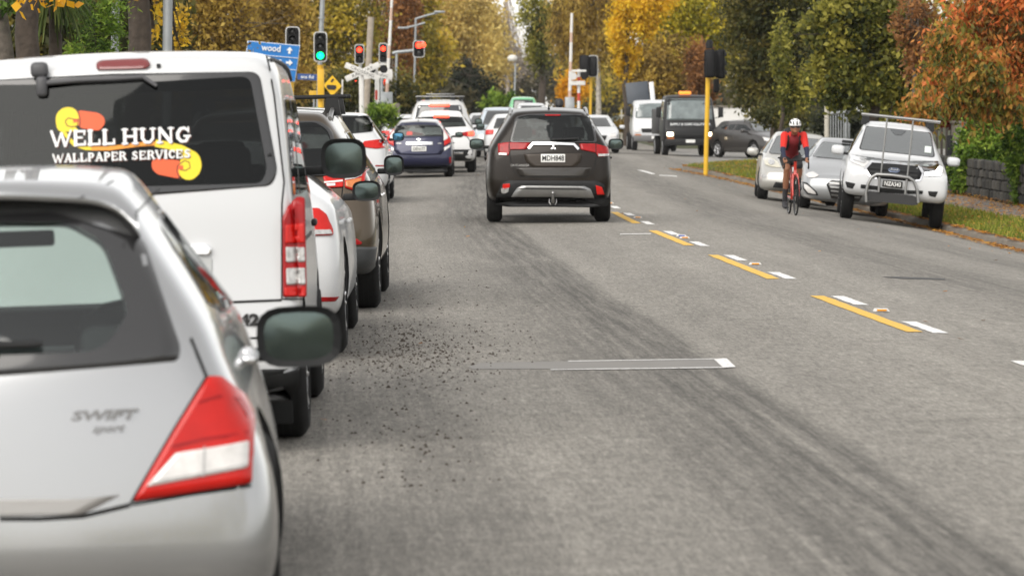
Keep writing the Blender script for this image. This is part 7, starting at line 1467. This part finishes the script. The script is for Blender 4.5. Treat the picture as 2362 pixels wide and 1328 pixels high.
for a, b, ra, rb, m in S:
    n = 5; d = (b - a); L = max(d.length, 1e-4); u = d / L; pts = []; rs = []
    for k in range(n + 1): t = math.sin(PI / 2 * k / n); pts.append(a - u * ra * (1 - t) * 1.0 if k < n else a); rs.append(max(.0015, ra * math.sqrt(max(0, 1 - (1 - t) ** 2))))
    for k in range(1, n + 1): t = 1 - math.cos(PI / 2 * k / n); pts.append(b + u * rb * math.sin(PI / 2 * k / n)); rs.append(max(.0015, rb * math.cos(PI / 2 * k / n)))
    pts.insert(n + 1, b); rs.insert(n + 1, rb); mb.tube(pts, rs, 14)
me = mb.mesh('body', [M_SKIN]); o = link('tmp', me); rm = o.modifiers.new('r', 'REMESH'); rm.mode = 'VOXEL'; rm.voxel_size = .011; sm = o.modifiers.new('s', 'SMOOTH'); sm.iterations = 3; sm.factor = .5
dg = bpy.context.evaluated_depsgraph_get(); dg.update(); me = bpy.data.meshes.new_from_object(o.evaluated_get(dg)); bpy.data.objects.remove(o); me.materials.clear()
for m in (M_SKIN, M_JRED, M_JSHADED, M_NAVY, M_SHORT, M_SOCK): me.materials.append(m)
P = np.empty(len(me.polygons) * 3, dtype=np.float32); me.polygons.foreach_get('center', P); P = P.reshape(-1, 3); best = np.full(len(P), 1e9); mi = np.zeros(len(P), dtype=np.int32)
for a, b, ra, rb, m in S:
    A = np.array(a); D = np.array(b) - A; t = np.clip(((P - A) @ D) / max(1e-8, D @ D), 0, 1); ds = np.linalg.norm(P - (A + t[:, None] * D), axis=1) - (ra + (rb - ra) * t); k = ds < best; best[k] = ds[k]; mi[k] = m
me.polygons.foreach_set('material_index', mi); me.polygons.foreach_set('use_smooth', [True] * len(mi)); me.update(); link('body', me, rider)
# helmet with vents, dark face band, rucksack with straps, arm logos
mb = MB(); n, k = 24, 10; vs = []; fs = []; c = Vector((.013, .255, 1.575))
for i in range(k + 1):
    ph = PI * .56 * i / k
    for j in range(n): t = 2 * PI * j / n; vs.append(c + Vector((.105 * math.sin(ph) * math.cos(t), .135 * math.sin(ph) * math.sin(t), .105 * math.cos(ph))))
for i in range(k):
    for j in range(n): fs.append((i * n + j, i * n + (j + 1) % n, (i + 1) * n + (j + 1) % n, (i + 1) * n + j))
mb.add(vs, fs, 0, True); hb = mb.build('helmet', M_HELM, rider)
bmh = bmesh.new(); bmh.from_mesh(hb.data); hbv = BVHTree.FromBMesh(bmh); bmh.free()
for x, z, w, h in ((-.028, 1.60, .012, .055), (.03, 1.60, .014, .065), (-.03, 1.655, .010, .025), (.035, 1.655, .010, .025), (-.07, 1.61, .012, .04), (.085, 1.61, .012, .04)):
    patch('helmet_vent', hbv, rounded([(x - w, z - h / 2), (x + w, z - h / 2), (x + w * .8, z + h / 2), (x - w * .8, z + h / 2)], .008), 'rear', M_INK, hb, off=.002, skirt=0, n=12)
mb = MB(); mb.tube([(-.065, .215, 1.535), (-.03, .175, 1.53), (.013, .165, 1.53), (.056, .175, 1.53), (.09, .215, 1.535)], .016, 8); mb.build('face_shade_band', M_GLOSSBLACK, rider)  # shadow on the face put in as a dark band
mb = MB(); mb.box((.01, .70, 1.36), (.24, .16, .34), rot=Matrix.Rotation(-.75, 3, 'X'), bev=.05); pk = mb.build('rucksack', M_SHORT, rider)
for s in (-1, 1): mb = MB(); mb.tube([(.01 + s * .10, .56, 1.47), (.01 + s * .105, .43, 1.455), (.01 + s * .105, .375, 1.36), (.01 + s * .10, .41, 1.22), (.01 + s * .11, .56, 1.14)], .022, 8); mb.build('strap', M_SHORT, pk)
for s in (-1, 1): mb = MB(); p = Vector((.013 + s * .185, .365, 1.30)); mb.lathe([(-.002, .016), (.002, .016), (.003, .001)], 10, 'y', p + Vector((0, -.052, 0))); mb.build('sleeve_logo', M_HELM, rider)
# ------------------------------------------------------------------ damp autumn air
me = bpy.data.meshes.new('haze'); b = MB(); b.box((0, 330, 14.0), (1600, 900, 33)); me.from_pydata(b.v, [], b.f); hz = link('haze', me)
m = bpy.data.materials.new('haze'); m.use_nodes = True; n = m.node_tree
for k in list(n.nodes):
    if k.type == 'BSDF_PRINCIPLED': n.nodes.remove(k)
pv = n.nodes.new('ShaderNodeVolumePrincipled'); pv.inputs['Color'].default_value = (.93, .93, .92, 1); pv.inputs['Density'].default_value = .0001; pv.inputs['Anisotropy'].default_value = .2
n.links.new(pv.outputs[0], [k for k in n.nodes if k.type == 'OUTPUT_MATERIAL'][0].inputs['Volume']); me.materials.append(m); tag(hz, 'thin damp haze hanging over the street', 'haze', kind='stuff')
